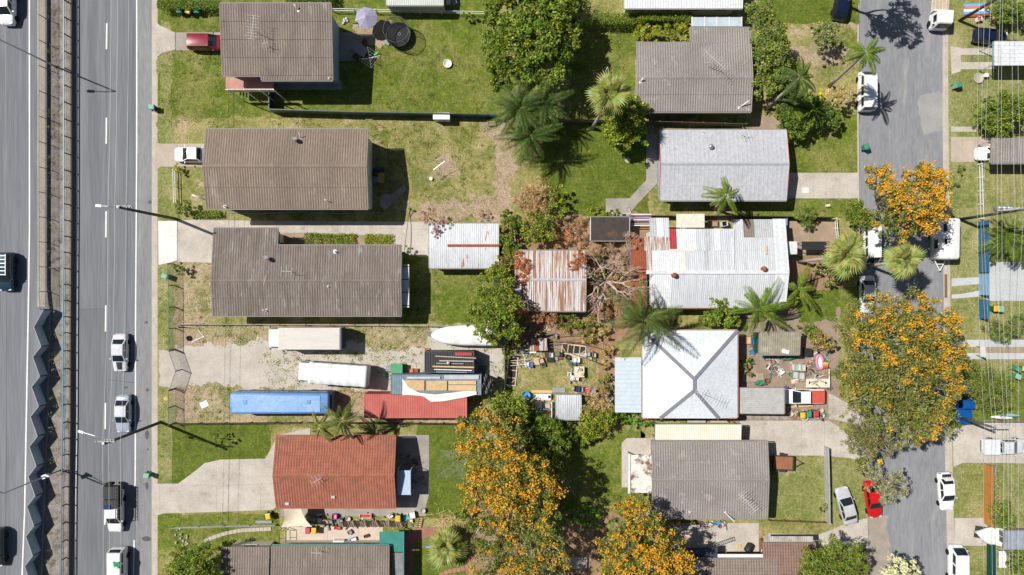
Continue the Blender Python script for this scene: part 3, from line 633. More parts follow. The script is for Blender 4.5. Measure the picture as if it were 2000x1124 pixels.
h = bld('house', 'house with a terracotta tiled roof behind the broad concrete driveway', [(540, 852, 773, 992)], 3.0, (929, 4.2), roof=TERRA, wall=WALLK, pitch=.31, amp=.028, shape='tile', step=.36, gutter=plain('red_gutter', (.34, .12, .08)), barge=plain('red_gutter', (.3, .1, .08)))
antenna(h, 622, 935, 4.2, 1.0, 1.2, .5, 4); part_box(h, 'skylight', (647, 969, 654, 974), 3.62, .12, GALV); part_box(h, 'skylight', (557, 982, 564, 987), 3.3, .12, GALV)
BLUEAWN = plain('pale_blue_awning', (.45, .56, .70)); m = MB(); p, q = P(776, 919, 2.7), P(802, 967, 2.7); roof_grid(m, p.x, q.x, [(q.y, 2.7), (p.y, 2.75)], .2, .012, False, 'rib'); m.build('awning', BLUEAWN, h)
for x in (776, 802):
    for y in (919, 967): a = P(x, y, 2.7); MB().box((a.x, a.y, 1.34), (.07, .07, 2.66)).build('awning_post', WHITEP, h)
h = bld('house', 'grey ribbed roof house with a teal green side porch', [(531, 1066, 760, 1230), (433, 1068, 525.5, 1230)], 3.2, mono=(3.2, 3.9), wall=WALLC, gutter=plain('teal_gutter', (.12, .28, .25)))
antenna(h, 622, 1074, 3.3, 1.0, 1.1, 3.1, 3); vent(h, 640, 1070, 3.2, .03, .5)
TEALR = M('teal_roof', (.055, .25, .205), (.045, .20, .17), rough=.6, scale=1, bump=.05)
m = MB(); p, q = P(741, 1039, 2.75), P(787, 1079, 2.75); roof_grid(m, q.y, p.y, [(p.x, 2.72), (q.x, 2.62)], .25, .012, True, 'rib'); m.build('porch_roof', TEALR, h); part_box(h, 'porch_roof_sheet', (766, 1080, 787, 1230), 2.6, .05, M('grey_lichen', (.25, .26, .25), (.18, .19, .18)))
part_box(h, 'porch_fascia', (787.3, 1039, 789, 1230), 2.66, .3, TEAL)
for y in (1045, 1120): a = P(785, y, 2.6); MB().box((a.x, a.y, 1.25), (.1, .1, 2.5)).build('porch_post', DGRN, h)
h = bld('house', 'weathered grey roof house with a tall antenna and tropical plants around it', [(1243, 84, 1467, 219), (1348, 53, 1467, 84)], 3.2, (152, 3.8), roof=FCR2, wall=WALLC)
antenna(h, 1383, 131, 3.7, 2.6, 3.2, -.75, 11); vent(h, 1251, 161, 3.7, .08, .6, (.2, .3)); vent(h, 1443, 211, 3.3, .06, .8, (.9, .6))
part_box(h, 'skylight_roof', (1350, 34, 1450, 52), 2.85, .05, M('sky_blue_sheet', (.50, .58, .64), rough=.3, bump=0))
for k in range(5): part_box(h, 'skylight_bar', (1352+k*24, 33, 1353.2+k*24, 52), 2.9, .04, WHITEP)
bld('house', 'white metal roof building backing onto the clipped hedge', [(1218, -80, 1450, 17)], 3.3, mono=(3.9, 3.3), roof=WROOF2, wall=WALLC, pitch=.3, amp=.02, shape='rib')
h = bld('house', 'weathered grey ribbed roof house beside the cream carport', [(1273, 862, 1499, 1013)], 3.1, (938, 3.6), roof=FCR2, wall=WALLK)
antenna(h, 1448, 970, 3.5, 2.2, 2.6, -.9, 10); vent(h, 1416, 1001, 3.2, .05, 1.0, (.8, -.8)); vent(h, 1347, 1000, 3.2, .05, .3)
part_box(h, 'patio_roof', (1229, 889, 1273, 963), 2.7, .1, M('litter_roof', (.72, .70, .66), (.64, .61, .57), c3=(.20, .12, .08), c3at=(.50, .58), c3scale=.55, fine=8)); part_box(h, 'patio_parapet', (1227, 887, 1231, 966), 2.82, .3, WALLW)
for y in (893, 960): a = P(1232, y, 2.7); MB().box((a.x, a.y, 1.28), (.12, .12, 2.56)).build('patio_post', WHITEP, h)
bld('carport', 'cream ribbed carport roof with rust spots beside the grey roof house', [(1279, 829, 1447, 862)], 2.8, mono=(2.95, 2.8), roof=M('cream_roof', (.76, .71, .60), (.70, .65, .54), rough=.6, scale=.8, c3=(.34, .17, .09), c3at=(.70, .73), c3scale=1.6, bump=.05), pitch=.22, amp=.02, inset=.2, cat='carport', posts=True, shape='rib', gutter=plain('green_gutter', (.10, .2, .17)), barge=plain('green_gutter', (.10, .2, .17)))
h = bld('house', 'brown tiled roof house beside the round topped green tree', [(1340, 1092, 1516, 1250)], 3.0, mono=(3.0, 3.9), roof=M('brown_tile', (.27, .22, .185), (.21, .17, .145), fine=9), wall=WALLK, pitch=.31, amp=.028, shape='tile', step=.36)
part_box(h, 'awning', (1322, 1070, 1402, 1089), 2.6, .05, M('navy_awning', (.05, .07, .11))); part_box(h, 'gutter_guard', (1402, 1083, 1490, 1089), 2.9, .1, WHITEP)
h = bld('house_wing', 'low wing with red brown tiles and a pale sheeted edge', [(1491, 1060, 1592, 1250)], 2.8, mono=(2.8, 3.8), roof=M('red_brown_tile', (.27, .175, .14), (.21, .135, .11), fine=9), wall=WALLK, pitch=.31, amp=.028, shape='tile', step=.36)
m = MB(); p, q = P(1491, 1048, 2.9), P(1588, 1058, 2.9); roof_grid(m, p.x, q.x, [(q.y, 2.95), (p.y, 2.85)], .22, .02, False, 'rib'); m.build('verandah_sheet', M('stained_sheet', (.45, .44, .42), (.30, .25, .22), fine=6), h)
# patchwork roof house: every sheet its own piece
h = thing('house', 'sprawling house with a patched white and silver corrugated roof', 'house', tuple(P(1400, 520, 0)))
walls(h, P(1272, 0, 3).x, P(1530, 0, 3).x, P(0, 596, 3).y, P(0, 452, 3).y, 0, 2.95, WALLW)
zr, ze, zn = 4.2, 3.1, 2.95; yR, yS, yN = P(0, 532, zr).y, P(0, 602, ze).y, P(0, 425, zn).y
def zp(y): return zr+(ze-zr)*(yR-y)/(yR-yS) if y < yR else zr+(zn-zr)*(y-yR)/(yN-yR)
CRM = M('cream_sheet', (.74, .71, .60), rough=.5, bump=.02); GRS = M('grey_sheet', (.46, .48, .50), rough=.5, bump=.02); SIL = M('silver_sheet', (.55, .57, .60), (.46, .48, .51), rough=.5, bump=.02, scale=.8, fine=5, vscale=(3, .3, 1), c3=(.36, .34, .32), c3at=(.62, .76), c3scale=.9)
RSH = plain('red_sheet', (.40, .05, .055)); BRS = M('brown_sheet', (.25, .20, .17), (.19, .15, .13)); RIBR = RUSTROOF
def psheet(x0, ya, x1, yb, mat, lift=0, pitch=.24):
    zc = 3.5; p, q = P(x0, ya, zc), P(x1, yb, zc); y1, y0 = p.y, q.y; m = MB()
    ys = [y0] + ([yR] if y0 < yR < y1 else []) + [y1]; roof_grid(m, p.x, q.x, [(y, zp(y)+lift) for y in ys], pitch, .022); m.build('roof_sheet', mat, h, True)
for x0, x1, mt in ((1272, 1310, WROOF2), (1310, 1345, SIL), (1345, 1392, SIL), (1392, 1440, SIL), (1440, 1488, SIL), (1488, 1527, SIL)): psheet(x0, 531, x1, 602, mt)
for x0, x1, mt in ((1272, 1309, WROOF2), (1309, 1327, WROOF2), (1327, 1336, CRM), (1336, 1373, SIL), (1373, 1383, GRS), (1383, 1433, SIL), (1433, 1476, SIL), (1476, 1520, SIL)): psheet(x0, 488, x1, 531, mt, .004)
for x0, x1, mt in ((1322, 1359, WROOF2), (1359, 1378, SIL), (1378, 1388, GRS), (1388, 1396, SIL), (1396, 1406, WROOF2), (1406, 1433, SIL)): psheet(x0, 447, x1, 490, mt, .03)
psheet(1309, 447, 1322, 487, RSH, .03); psheet(1433, 428, 1453, 490, SIL, .028); psheet(1453, 428, 1475, 464, BRS, .03); psheet(1475, 428, 1512, 464, GRS, .03); psheet(1453, 464, 1512, 490, SIL, .03)
psheet(1270, 425, 1284, 464, GRS, .03); psheet(1284, 425, 1296, 464, WROOF2, .034); psheet(1296, 425, 1308, 464, SIL, .03); psheet(1258, 462, 1308, 490, RIBR, .025); psheet(1262, 490, 1273, 531, RIBR, .012); psheet(1512, 427, 1537, 590, WROOF2, .035, .6)
a, b = P(1262, 532, zr+.07), P(1540, 532, zr+.07); MB().bar(a, b, .42, .05).build('ridge_cap', WROOF2, h); MB().bar(P(1308, 489, 3.75), P(1358, 489, 3.75), .25, .05).build('flashing', CRM, h); MB().bar(P(1433, 447, 3.4), P(1433, 531, 4.25), .12, .06).build('flashing', WROOF2, h)
whirly(h, 1316, 538, 4.15, RUST); whirly(h, 1491, 526, 4.2, RUST); MB().bar(P(1272, 603, 3.05), P(1537, 603, 3.05), .12, .12).build('gutter', BRN, h)
m = MB(); m.bar(P(1496, 480, 3.75), P(1497, 497, 3.9), .28, .04); m.build('repair_patch', PINE, h)
part_box(h, 'awning', (1321, 418, 1376, 445), 2.7, .04, CRM); part_box(h, 'awning', (1538, 472, 1557, 497), 2.6, .05, WROOF2)
for x, y in ((1323, 420), (1374, 420), (1555, 475), (1555, 495)): a = P(x, y, 2.6); MB().box((a.x, a.y, 1.3), (.07, .07, 2.6)).build('awning_post', STEEL, h)
bld('lean_to', 'red oxide iron lean-to half hidden under the dead tree', [(1232, 465, 1262, 605)], 2.5, mono=(2.7, 2.5), roof=RUST, wall=GALV, pitch=.24, amp=.02, inset=.1, cat='shed', win=False)
bld('shed', 'low dark brown flat roof shed behind the back fence', [(1154, 425, 1229, 470)], 2.3, mono=(2.4, 2.2), roof=M('dark_brown_roof', (.075, .06, .055), (.05, .042, .04), c3=(.16, .08, .05), c3at=(.58, .7), c3scale=.6, rough=.7), wall=GALV, inset=.1, win=False, cat='shed', shape='flat', barge=WHITEP)
bld('shed', 'rusty striped iron roof shed strewn with dead leaves', [(1006, 490, 1144, 608)], 2.6, (547, 3.0), roof=RUSTROOF, wall=GALV, pitch=.25, amp=.03, inset=.15, win=False, cat='shed', cap=GALV)
bld('shed', 'small grey corrugated shed beside the row of scrap', [(1085, 772, 1135, 820)], 2.1, (800, 2.35), roof=GALV, wall=GALV, pitch=.22, amp=.022, inset=.08, win=False, cat='shed', cap=False)
bld('shelter', 'mossy fibro roof shelter with green canvas beneath', [(1482, 650, 1562, 693)], 2.4, mono=(2.6, 2.35), roof=M('mossy_roof', (.33, .30, .22), (.25, .225, .17), c3=(.44, .42, .35), c3at=(.55, .7), fine=6), wall=M('green_canvas', (.02, .11, .075)), pitch=.26, amp=.03, inset=.12, win=False, cat='shed')
bld('carport', 'weathered pale grey carport in front of the white hip roof house', [(1441, 758, 1530, 808)], 2.5, mono=(2.7, 2.45), roof=M('pale_weathered_roof', (.44, .43, .42), (.36, .35, .34), fine=6, c3=(.30, .17, .11), c3at=(.72, .76)), pitch=.24, amp=.02, inset=.2, posts=True, cat='carport', swap=True)
# hip roof house
h = thing('house', 'white hip roof house with dark grey hip caps', 'house', tuple(P(1348, 730, 0)))
ze, zt = 3.0, 4.35; c = [P(x, y, ze) for x, y in ((1255, 646), (1440, 646), (1440, 816), (1255, 816))]; t0, t1 = P(1356, 741, zt), P(1356, 763, zt)
walls(h, c[0].x+.5, c[1].x-.5, c[2].y+.5, c[0].y-.5, 0, 2.9, WALLC)
HIPR = M('hip_white_roof', (.66, .70, .75), (.60, .64, .69), rough=.7, bump=.02, scale=.5, fine=4, c3=(.60, .63, .67), c3at=(.60, .85), c3scale=.4)
def hipface(A, B, T0, T1, E=None):
    # A-B eave (T0 above A side, T1 above B side); E: raised end above B
    m = MB(); m.face([A, B] + ([E] if E is not None else []) + ([T1, T0] if (T0-T1).length > .01 else [T1]))
    e = (B-A).normalized(); L = (B-A).length; nrm = (B-A).cross(T0-A).normalized()
    up = nrm.cross(e).normalized(); s0, h0 = (T0-A).dot(e), (T0-A).dot(up); s1, h1 = (T1-A).dot(e), (T1-A).dot(up); x = .38
    while x < L:
        he = (E-A).dot(up) if E is not None else 0; hh = h0*x/s0 if x < s0 else (he+(h1-he)*(L-x)/(L-s1) if x > s1 else h0+(h1-h0)*(x-s0)/max(1e-6, s1-s0))
        if hh > .2: m.bar(A+e*x+nrm*.012, A+e*x+up*(hh-.08)+nrm*.012, .05, .03)
        x += .76
    m.build('roof_plane', HIPR, h)
def onslope(x): xx = P(x, 0, ze+.8).x; e_ = c[3].x if x < 1356 else c[2].x; return Vector((xx, c[3].y, ze+(zt-ze)*(xx-e_)/(t1.x-e_)))
B1, B2 = onslope(1290), onslope(1405)
m = MB(); m.face([B1, B2, t1]); m.build('roof_plane', HIPR, h); m = MB(); m.face([c[3], c[2], B2, B1]); m.build('gable_infill', WALLC, h)
m = MB(); m.face([c[2], c[1], t0, t1, B2]); m.build('roof_plane', HIPR, h); hipface(c[1], c[0], t0, t0); hipface(c[0], c[3], t0, t1, B1)
HCAP = plain('hip_cap_grey', (.22, .23, .26)); up = Vector((0, 0, .05))
for p, q in ((c[0], t0), (c[1], t0), (B2, t1), (B1, t1)): MB().bar(p+up, q+up, .38, .06).build('hip_cap', HCAP, h)
MB().bar(t0+up*1.4, t1+up*1.4, .38, .06).build('ridge_cap', HCAP, h)
for p, q in zip(c, c[1:]+c[:1]):
    d = (q-p).normalized(); o = Vector((d.y, -d.x, 0))*-.08; MB().bar(p+o*1-Vector((0, 0, .07))-d*.0, q+o-Vector((0, 0, .07)), .12, .11).build('gutter', plain('pale_red_gutter', (.45, .25, .2)), h)
antenna(h, 1372, 770, 4.2, 1.9, 2.8, -.4, 10)
m = MB(); p, q = P(1201, 698, 2.6), P(1254, 806, 2.6); roof_grid(m, q.y, p.y, [(p.x, 2.55), (q.x, 2.78)], .5, .02, True, 'rib'); m.build('verandah_roof', M('pale_blue_roof', (.52, .60, .66), (.47, .55, .61), rough=.5, bump=.02), h)
for y in (705, 750, 800): a = P(1203, y, 2.5); MB().box((a.x, a.y, 1.25), (.1, .1, 2.5)).build('verandah_post', WHITEP, h)
# houses across the street and at the picture's edges
bld('carport', 'white ribbed metal carport over the twin wheel strips', [(1942, 81, 2090, 128)], 2.9, mono=(2.95, 2.85), roof=WROOF2, pitch=.45, amp=.03, inset=.2, posts=True, cat='carport', swap=True, shape='rib', gutter=plain('aqua_gutter', (.2, .35, .33)))
bld('carport', 'brown grey corrugated carport with a white car nosing out', [(1936, 272, 2090, 319)], 2.7, mono=(2.8, 2.65), roof=FCR2, pitch=.29, inset=.2, posts=True, cat='carport')
bld('house', 'bluish grey smooth roof building beside the stored trailer', [(1962, 1037, 2090, 1073)], 2.8, mono=(2.9, 2.7), roof=M('slate_blue_roof', (.33, .37, .44), rough=.4, bump=.02), pitch=.5, amp=.01, shape='rib')
bld('garden_shed', 'pale green garden shed behind the white post and rail fence', [(754, -50, 866, 10)], 2.5, mono=(2.6, 2.4), roof=M('pale_green_roof', (.50, .55, .52), rough=.5), wall=M('pale_green_wall', (.5, .55, .52)), pitch=.25, amp=.015, inset=.08, win=False, cat='shed')
part_root = thing('awning', 'dark green shade awning beside the white boat trailer', 'awning', tuple(P(1936, 1090, 0)))
part_box(part_root, 'canopy', (1928, 1066, 1946, 1180), 2.4, .04, M('bottle_green_canvas', (.01, .06, .045)))
for y in (1070, 1170): a = P(1944, y, 2.4); MB().box((a.x, a.y, 1.19), (.06, .06, 2.36)).build('post', STEEL, part_root)
# ------------------------------------------------------------------ garden fences
fence('metal_fence', 'dark green metal panel fence around the trampoline lawn', [(535, 160), (535, 221), (700, 226), (972, 231)], 1.8, CB, None, 2.4)
fence('timber_fence', 'dark timber paling fence between the brown roof and red trimmed houses', [(1085, 238), (1200, 241), (1450, 248)], 1.6, WOOD, None, 2.6, .03, 'paling')
fence('rail_fence', 'white post and rail fence behind the lilac umbrella', [(652, 24), (948, 30)], 1.1, WHITEP, None, 2.6, .05, 'rail')
fence('mesh_fence', 'green wire mesh fence along the front of the weedy garden', [(340, 516), (342, 600), (342, 682)], 1.6, DGRN, DGRN, 3, kind='wire')
fence('mesh_fence', 'grey wire mesh fence beside the bare earth corner of the truck yard', [(342, 760), (342, 826)], 1.7, STEEL, DSTEEL, 2.2, kind='wire')
fence('yard_gate', 'pair of steel mesh gates closing the gravel truck yard', [(343, 684), (356, 722), (344, 758)], 1.7, STEEL, DSTEEL, 2.6, kind='wire', cat='gate')
fence('timber_fence', 'low pale timber fence along the top of the truck yard', [(347, 633), (600, 634), (980, 638)], .8, CONK, WOOD, 3, .05, 'rail')
fence('timber_fence', 'dark sagging timber fence behind the blue bus and red container', [(345, 826), (640, 823), (912, 826)], 1.1, M('dark_timber', (.085, .06, .05)), None, 2.9, .05, 'rail')
fence('timber_fence', 'dark paling fence between the boat and the scrap garden', [(985, 610), (986, 720), (986, 828)], 1.5, DGRN, WOOD, 2.4, .04, 'paling')
fence('timber_fence', 'dark fence behind the red trimmed house and patched roof house', [(1270, 424), (1440, 424), (1620, 427)], 1.4, M('dark_timber', (.085, .06, .05)), None, 2.4, .05)
fence('rail_fence', 'white low garden fence beside the worn brown garden bed', [(1628, 428), (1631, 466)], .9, WHITEP, None, 1.2, .05, 'rail')
fence('rail_fence', 'thin white pipe fence beside the narrow front garden of the dish house', [(344, 334), (346, 398)], .9, WHITEP, None, 2.0, .04, 'rail', post_r=.03)
fence('rail_fence', 'low grey rail fence beside the pale kerbed garden', [(340, 1029), (440, 1026), (540, 1024)], .6, STEEL, None, 2.6, .06, 'rail')
fence('metal_fence', 'pale grey metal fence between the brown trailer lawn and silver sedan', [(1609, 872), (1611, 950), (1612, 1017)], 1.3, M('pale_grey_fence', (.42, .42, .41)), None, 2.6, .05)
fence('timber_fence', 'low rusty wire fence along the bottom of the brown trailer lawn', [(1500, 1014), (1560, 1016), (1608, 1018)], .8, BRN, None, 2.2, .04, 'rail')
fence('picket_fence', 'white picket fence on the verge beyond the street', [(1909, 322), (1911, 400), (1912, 428)], .9, WHITEP, None, 1.6, .04, 'rail')
fence('metal_fence', 'deep blue metal fence panels behind the white caravan', [(1911, 434), (1912, 532)], 1.8, CBB, None, 2.4); fence('metal_fence', 'pale blue metal fence panel beside the pale concrete yard', [(1912, 536), (1912, 576)], 1.8, CBL, None, 2.4)
fence('metal_fence', 'deep blue metal fence panels beside the yellow lidded bin', [(1912, 586), (1912, 622)], 1.8, CBB, None, 2.4)
fence('timber_fence', 'brown timber boundary fence stub above the concrete driveway with the silver ute', [(1910, 822), (2040, 822)], .9, WOOD, None, 2.4, .05, 'rail')
sf = thing('slat_fence', 'orange brown horizontal slat fence beside the open boot sedan', 'fence', tuple(P(1920, 905)))
for k in range(11):
    for y0, y1 in ((905, 944), (944, 983), (983, 1022)):
        a, b = P(1920, y0+.6), P(1921, y1-.6); zz = .12+k*.165; MB().bar(a+Vector((0, 0, zz)), b+Vector((0, 0, zz)), .03, .135).build('slat', M('stained_cedar', (.46, .21, .055), (.38, .165, .045), rough=.6, fine=9, vscale=(1, .3, 3)), sf)
for y in (905, 944, 983, 1022): a = P(1921.5, y); MB().box((a.x+.06, a.y, .95), (.09, .09, 1.9)).build('post', WOOD, sf)
# ================================================================== vehicles (local frame: +Y forward, wheels on z = 0)
WH = {}
def wheels(root, pts, r=.33, wd=.22):
    k = (r, wd)
    if k not in WH:
        pf = [(r*.6, -wd/2), (r*.95, -wd/2), (r, -wd*.3), (r, wd*.3), (r*.95, wd/2), (r*.6, wd/2)]
        t = MB().lathe((0, 0, 0), pf, 16).mesh(TYRE, True); q = MB().lathe((0, 0, 0), [(r*.1, -wd*.46), (r*.58, -wd*.44), (r*.58, wd*.44), (r*.1, wd*.46)], 12).mesh(RIM); WH[k] = (t, q)
    t, q = WH[k]
    for x, y in pts: o = inst(t, 'wheel', root, (x, y, r), (0, R(90), 0)); inst(q, 'rim', o)
def veh(name, label, cat, px, py, head, z=-.12):
    """head: direction of the nose in picture degrees, 0 = towards the top of the picture, clockwise"""
    p = P(px, py, z + 1.2); return thing(name, label, cat, (p.x, p.y, z), -R(head))
KINDS = {  # L, W, body stations (t, width factor, z top); cabin: belt z, roof z, base rear/front, roof rear/front (fractions of L from the rear), roof width
 'sedan': (4.65, 1.8, [(0, .80, .62), (.02, .90, .80), (.06, .95, .97), (.2, 1, 1.0), (.35, 1, .98), (.6, 1, .96), (.72, .99, .90), (.85, .97, .82), (.94, .91, .72), (.985, .80, .62), (1, .70, .52)], (.93, 1.44, .14, .73, .28, .55, .76)),
 'hatch': (4.2, 1.76, [(0, .82, .70), (.02, .92, .90), (.06, .96, .97), (.2, 1, .98), (.35, 1, .98), (.6, 1, .96), (.72, .99, .90), (.85, .97, .84), (.94, .90, .74), (.985, .78, .64), (1, .68, .54)], (.93, 1.47, .02, .74, .14, .54, .77)),
 'wagon': (4.7, 1.86, [(0, .85, .8), (.015, .93, 1.02), (.06, .97, 1.08), (.2, 1, 1.08), (.35, 1, 1.07), (.6, 1, 1.06), (.74, 1, 1.02), (.86, .98, .98), (.95, .92, .86), (.985, .82, .74), (1, .74, .62)], (1.03, 1.75, .01, .76, .06, .60, .82)),
 'van': (4.9, 1.82, [(0, .9, .95), (.01, .96, 1.1), (.05, 1, 1.15), (.3, 1, 1.15), (.6, 1, 1.15), (.8, 1, 1.12), (.9, .99, 1.02), (.96, .94, .88), (.99, .86, .74), (1, .78, .6)], (1.1, 1.98, .005, .97, .055, .83, .86)),
 'ute': (5.15, 1.84, [(0, .90, .7), (.008, .96, .96), (.04, .99, 1.0), (.2, 1, 1.0), (.42, 1, 1.0), (.6, 1, 1.02), (.74, 1, .99), (.86, .98, .94), (.95, .92, .84), (.985, .82, .72), (1, .74, .6)], (.98, 1.68, .36, .78, .40, .61, .78)),
}
def car(kind, label, px, py, head, color, z=-.12, bonnet=None, rack=False, tray=None, name='car', cat='car', roofcol=None, sx=1, boot=False, lightbar=False):
    L, W, st, (zb, zr, r0, f0, r1, f1, wt) = KINDS[kind]; root = veh(name, label, cat, px, py, head, z); hw = W/2
    mb = MB(); rings = []
    for t, wf, zt in st:
        y = (t-.5)*L; w2 = hw*wf; up = [(w2*.86, .2), (w2*.97, .34), (w2, .52), (w2*.985, zt*.82), (w2*.93, zt-.03), (w2*.72, zt+.005), (w2*.3, zt+.03)]
        rings.append([(x, y, q) for x, q in up] + [(-x, y, q) for x, q in up[::-1]])
    mb.loft(rings[::-1]); mb.build('body', color, root, True, sub=1, world=False)
    yr0, yf0, yr1, yf1 = ((v-.5)*L for v in (r0, f0, r1, f1)); wb, wtp = hw*.93, hw*wt
    b = [Vector((-wb, yr0, zb)), Vector((wb, yr0, zb)), Vector((wb*.97, yf0, zb)), Vector((-wb*.97, yf0, zb))]; t = [Vector((-wtp, yr1, zr-.03)), Vector((wtp, yr1, zr-.03)), Vector((wtp*.97, yf1, zr-.02)), Vector((-wtp*.97, yf1, zr-.02))]
    g = glass(); c = MB()
    faces = {'rear': (b[0], b[1], t[1], t[0]), 'right': (b[1], b[2], t[2], t[1]), 'front': (b[2], b[3], t[3], t[2]), 'left': (b[3], b[0], t[0], t[3])}
    for n2, (A, B, C, D) in faces.items(): c.patch(A, B, C, D, .05 if n2 in ('front', 'rear') else .03)
    c.build('cabin', color, root, True, world=False)
    c = MB(); c.patch(t[0], t[1], t[2], t[3], .05, 8); c.build('roof', roofcol or color, root, True, world=False)
    def pane(n2, f, u0, u1, v0, v1, bg): m = MB(); m.patch(*faces[f], bg, 6, u0, u1, v0, v1, .008); m.build(n2, g, root, True, world=False)
    pane('windscreen', 'front', .05, .95, .06, .95, .05)
    if kind != 'van' or True: pane('rear_window', 'rear', .07, .93, .25 if kind in ('van', 'wagon') else .08, .92, .05)
    for side in ('left', 'right'):
        n = 3 if kind in ('van', 'wagon') else (1 if kind == 'ute' else 2)
        for k in range(n): pane('side_window', side, .06+k*.92/n, .01+(k+1)*.92/n, *((.3, .84) if kind == 'van' else (.12, .88)), .03)
    for x in (-1, 1):
        MB().box((x*hw*.62, L*.462, .66*st[-4][2]/.8), (.32, .12, .12), x*-.3).build('headlight', M('headlight', (.75, .78, .8), rough=.1, bump=0), root, world=False)
        MB().box((x*hw*.74, -L*.482, .76), (.26, .06, .12)).build('tail_light', M('tail_light', (.45, .01, .01), rough=.2, bump=0), root, world=False)
        MB().box((x*(hw+.09), yf0-.35, zb+.1), (.2, .1, .13)).build('mirror', color, root, world=False)
    MB().box((0, -L*.49, .42), (W*.74, .1, .16)).build('bumper', GREYP if kind != 'ute' else DSTEEL, root, world=False)
    wx = hw-.1; wheels(root, [(-wx, L*.31), (wx, L*.31), (-wx, -L*.28), (wx, -L*.28)], .33 if kind in ('sedan', 'hatch') else .37)
    if bonnet: m = MB(); m.patch((-.36, yf0+.05, zb+.045), (.36, yf0+.05, zb+.045), (.28, L*.44, st[-3][2]+.045), (-.28, L*.44, st[-3][2]+.045), .02); m.build('bonnet_panel', bonnet, root, True, world=False)
    if rack:
        m = MB()
        for k in range(0 if rack == 'rails' else 6): m.box((0, yr1+.2+(yf1-yr1-.3)*k/5, zr+.09), (wtp*1.9, .05, .04))
        for x in (-1, 1): m.box((x*wtp*.95, (yr1+yf1)/2, zr+.08), (.035, yf1-yr1, .05))
        m.build('roof_rack', GREYP if isinstance(rack, str) else rack, root, world=False)
    if kind == 'ute':
        y0, y1 = -L*.49, yr0-.06; lay_, mt = tray or ('cover', GREYP)
        if lay_ == 'cover': MB().box((0, (y0+y1)/2, 1.03), (W*.84, y1-y0-.08, .05)).build('tray_cover', mt, root, world=False)
        else:
            tr = MB().box((0, (y0+y1)/2-.05, 1.0), (W*1.02, y1-y0+.1, .08)).build('tray', mt, root, world=False)
            for cx, cy, dx, dy in ((-W*.5, (y0+y1)/2-.05, .05, y1-y0+.1), (W*.5, (y0+y1)/2-.05, .05, y1-y0+.1), (0, y0-.08, W*.95, .05), (0, y1-.01, W*.95, .05)): MB().box((cx, cy, 1.14), (dx, dy, .2)).build('tray_side', mt, tr, world=False)
            m = MB()
            for x in (-.6, 0, .6): m.bar((x, y1-.02, 1.1), (x, y1-.02, 1.7), .05)
            m.bar((-.65, y1-.02, 1.7), (.65, y1-.02, 1.7), .06); m.build('headboard', mt, tr, world=False)
    if boot:
        MB().patch((-.62, -L*.40, .95), (.62, -L*.40, .95), (.58, -L*.34, 1.7), (-.58, -L*.34, 1.7), .05).patch((.62, -L*.405, .95), (-.62, -L*.405, .95), (-.58, -L*.345, 1.7), (.58, -L*.345, 1.7), .03).build('boot_lid', color, root, True, world=False)
        MB().box((0, -L*.42, 1.04), (1.1, .5, .02)).build('boot_opening', BLK, root, world=False)
    return root
WPT = paint('white_car_paint', (.82, .83, .84)); SIL2 = paint('silver_car_paint', (.56, .58, .61), .15); SBL = paint('silver_blue_paint', (.42, .48, .56), .15); RED = paint('red_car_paint', (.55, .012, .012)); MRN = paint('maroon_paint', (.24, .008, .03))
NAVY = paint('navy_paint', (.012, .02, .06), .3); BLUE = paint('blue_car_paint', (.01, .12, .42), .3); DKG = paint('dark_car_paint', (.03, .045, .05), .3); LSIL = paint('pale_silver_paint', (.68, .71, .75), .1)
car('sedan', 'pale silver sedan with a black bonnet driving on the road', 230, 690, 180, LSIL, bonnet=BLK)
car('sedan', 'silver blue sedan driving on the road beside the timber power pole', 236, 810, 180, SBL, roofcol=LSIL)
car('wagon', 'maroon wagon parked on the short driveway beside the high set house', 402, 81, 90, MRN, z=.04, rack='rails')
car('ute', 'white utility parked under the eave of the dish house', 378, 301, 270, WPT, z=.01, name='utility_vehicle', cat='ute', tray=('cover', DSTEEL))
car('wagon', 'white wagon on the motorway beside the wire mesh fence', 8, 8, 180, WPT, z=.8)
car('wagon', 'dark blue four wheel drive with a silver roof rack on the motorway', 6, 531, 180, paint('deep_blue_paint', (.02, .05, .085), .2), z=.8, rack=STEEL)
car('wagon', 'dark wagon on the motorway beside the zigzag noise barrier', -12, 1072, 180, DKG, z=.8)
car('van', 'long white van parked at the kerb below a palm', 1695, 177, 0, WPT, name='van', cat='van')
car('hatch', 'dark navy hatchback on the grass beside the white ribbed carport', 1940, 69, 95, NAVY, z=.0)
car('hatch', 'white hatchback nosing out of the brown grey carport', 1946, 299, 270, WPT, z=.01)
car('van', 'white van with roof vents parked under the orange flowering street tree', 1703, 477, 180, WPT, name='van', cat='van')
car('sedan', 'pale silver sedan parked in front of the largest flowering tree', 1698, 575, 180, LSIL)
car('ute', 'bright blue utility on the grass beside the short brown pole', 1888, 789, 0, BLUE, z=0, name='utility_vehicle', cat='ute', tray=('cover', BLUE))
car('sedan', 'red sedan parked at the kerb under a grey green tree', 1710, 978, 172, RED)
car('sedan', 'silver sedan parked askew on the verge grass', 1657, 991, 345, SIL2, z=0)
car('sedan', 'white sedan with its boot lid raised at the kerb', 1853, 963, 176, WPT, boot=True)
car('van', 'white van at the kerb beside the narrow verge below the driveway', 1873, 1108, 0, WPT, name='van', cat='van')
car('ute', 'pale silver utility with a white flat tray on the concrete driveway', 1966, 874, 90, LSIL, z=.01, name='utility_vehicle', cat='ute', tray=('flat', plain('pale_tray', (.66, .70, .74))))
car('ute', 'white utility with a red tray cover beside the weathered carport', 1572, 776, 270, WPT, z=.01, name='utility_vehicle', cat='ute', tray=('cover', plain('faded_red_cover', (.55, .10, .07))))
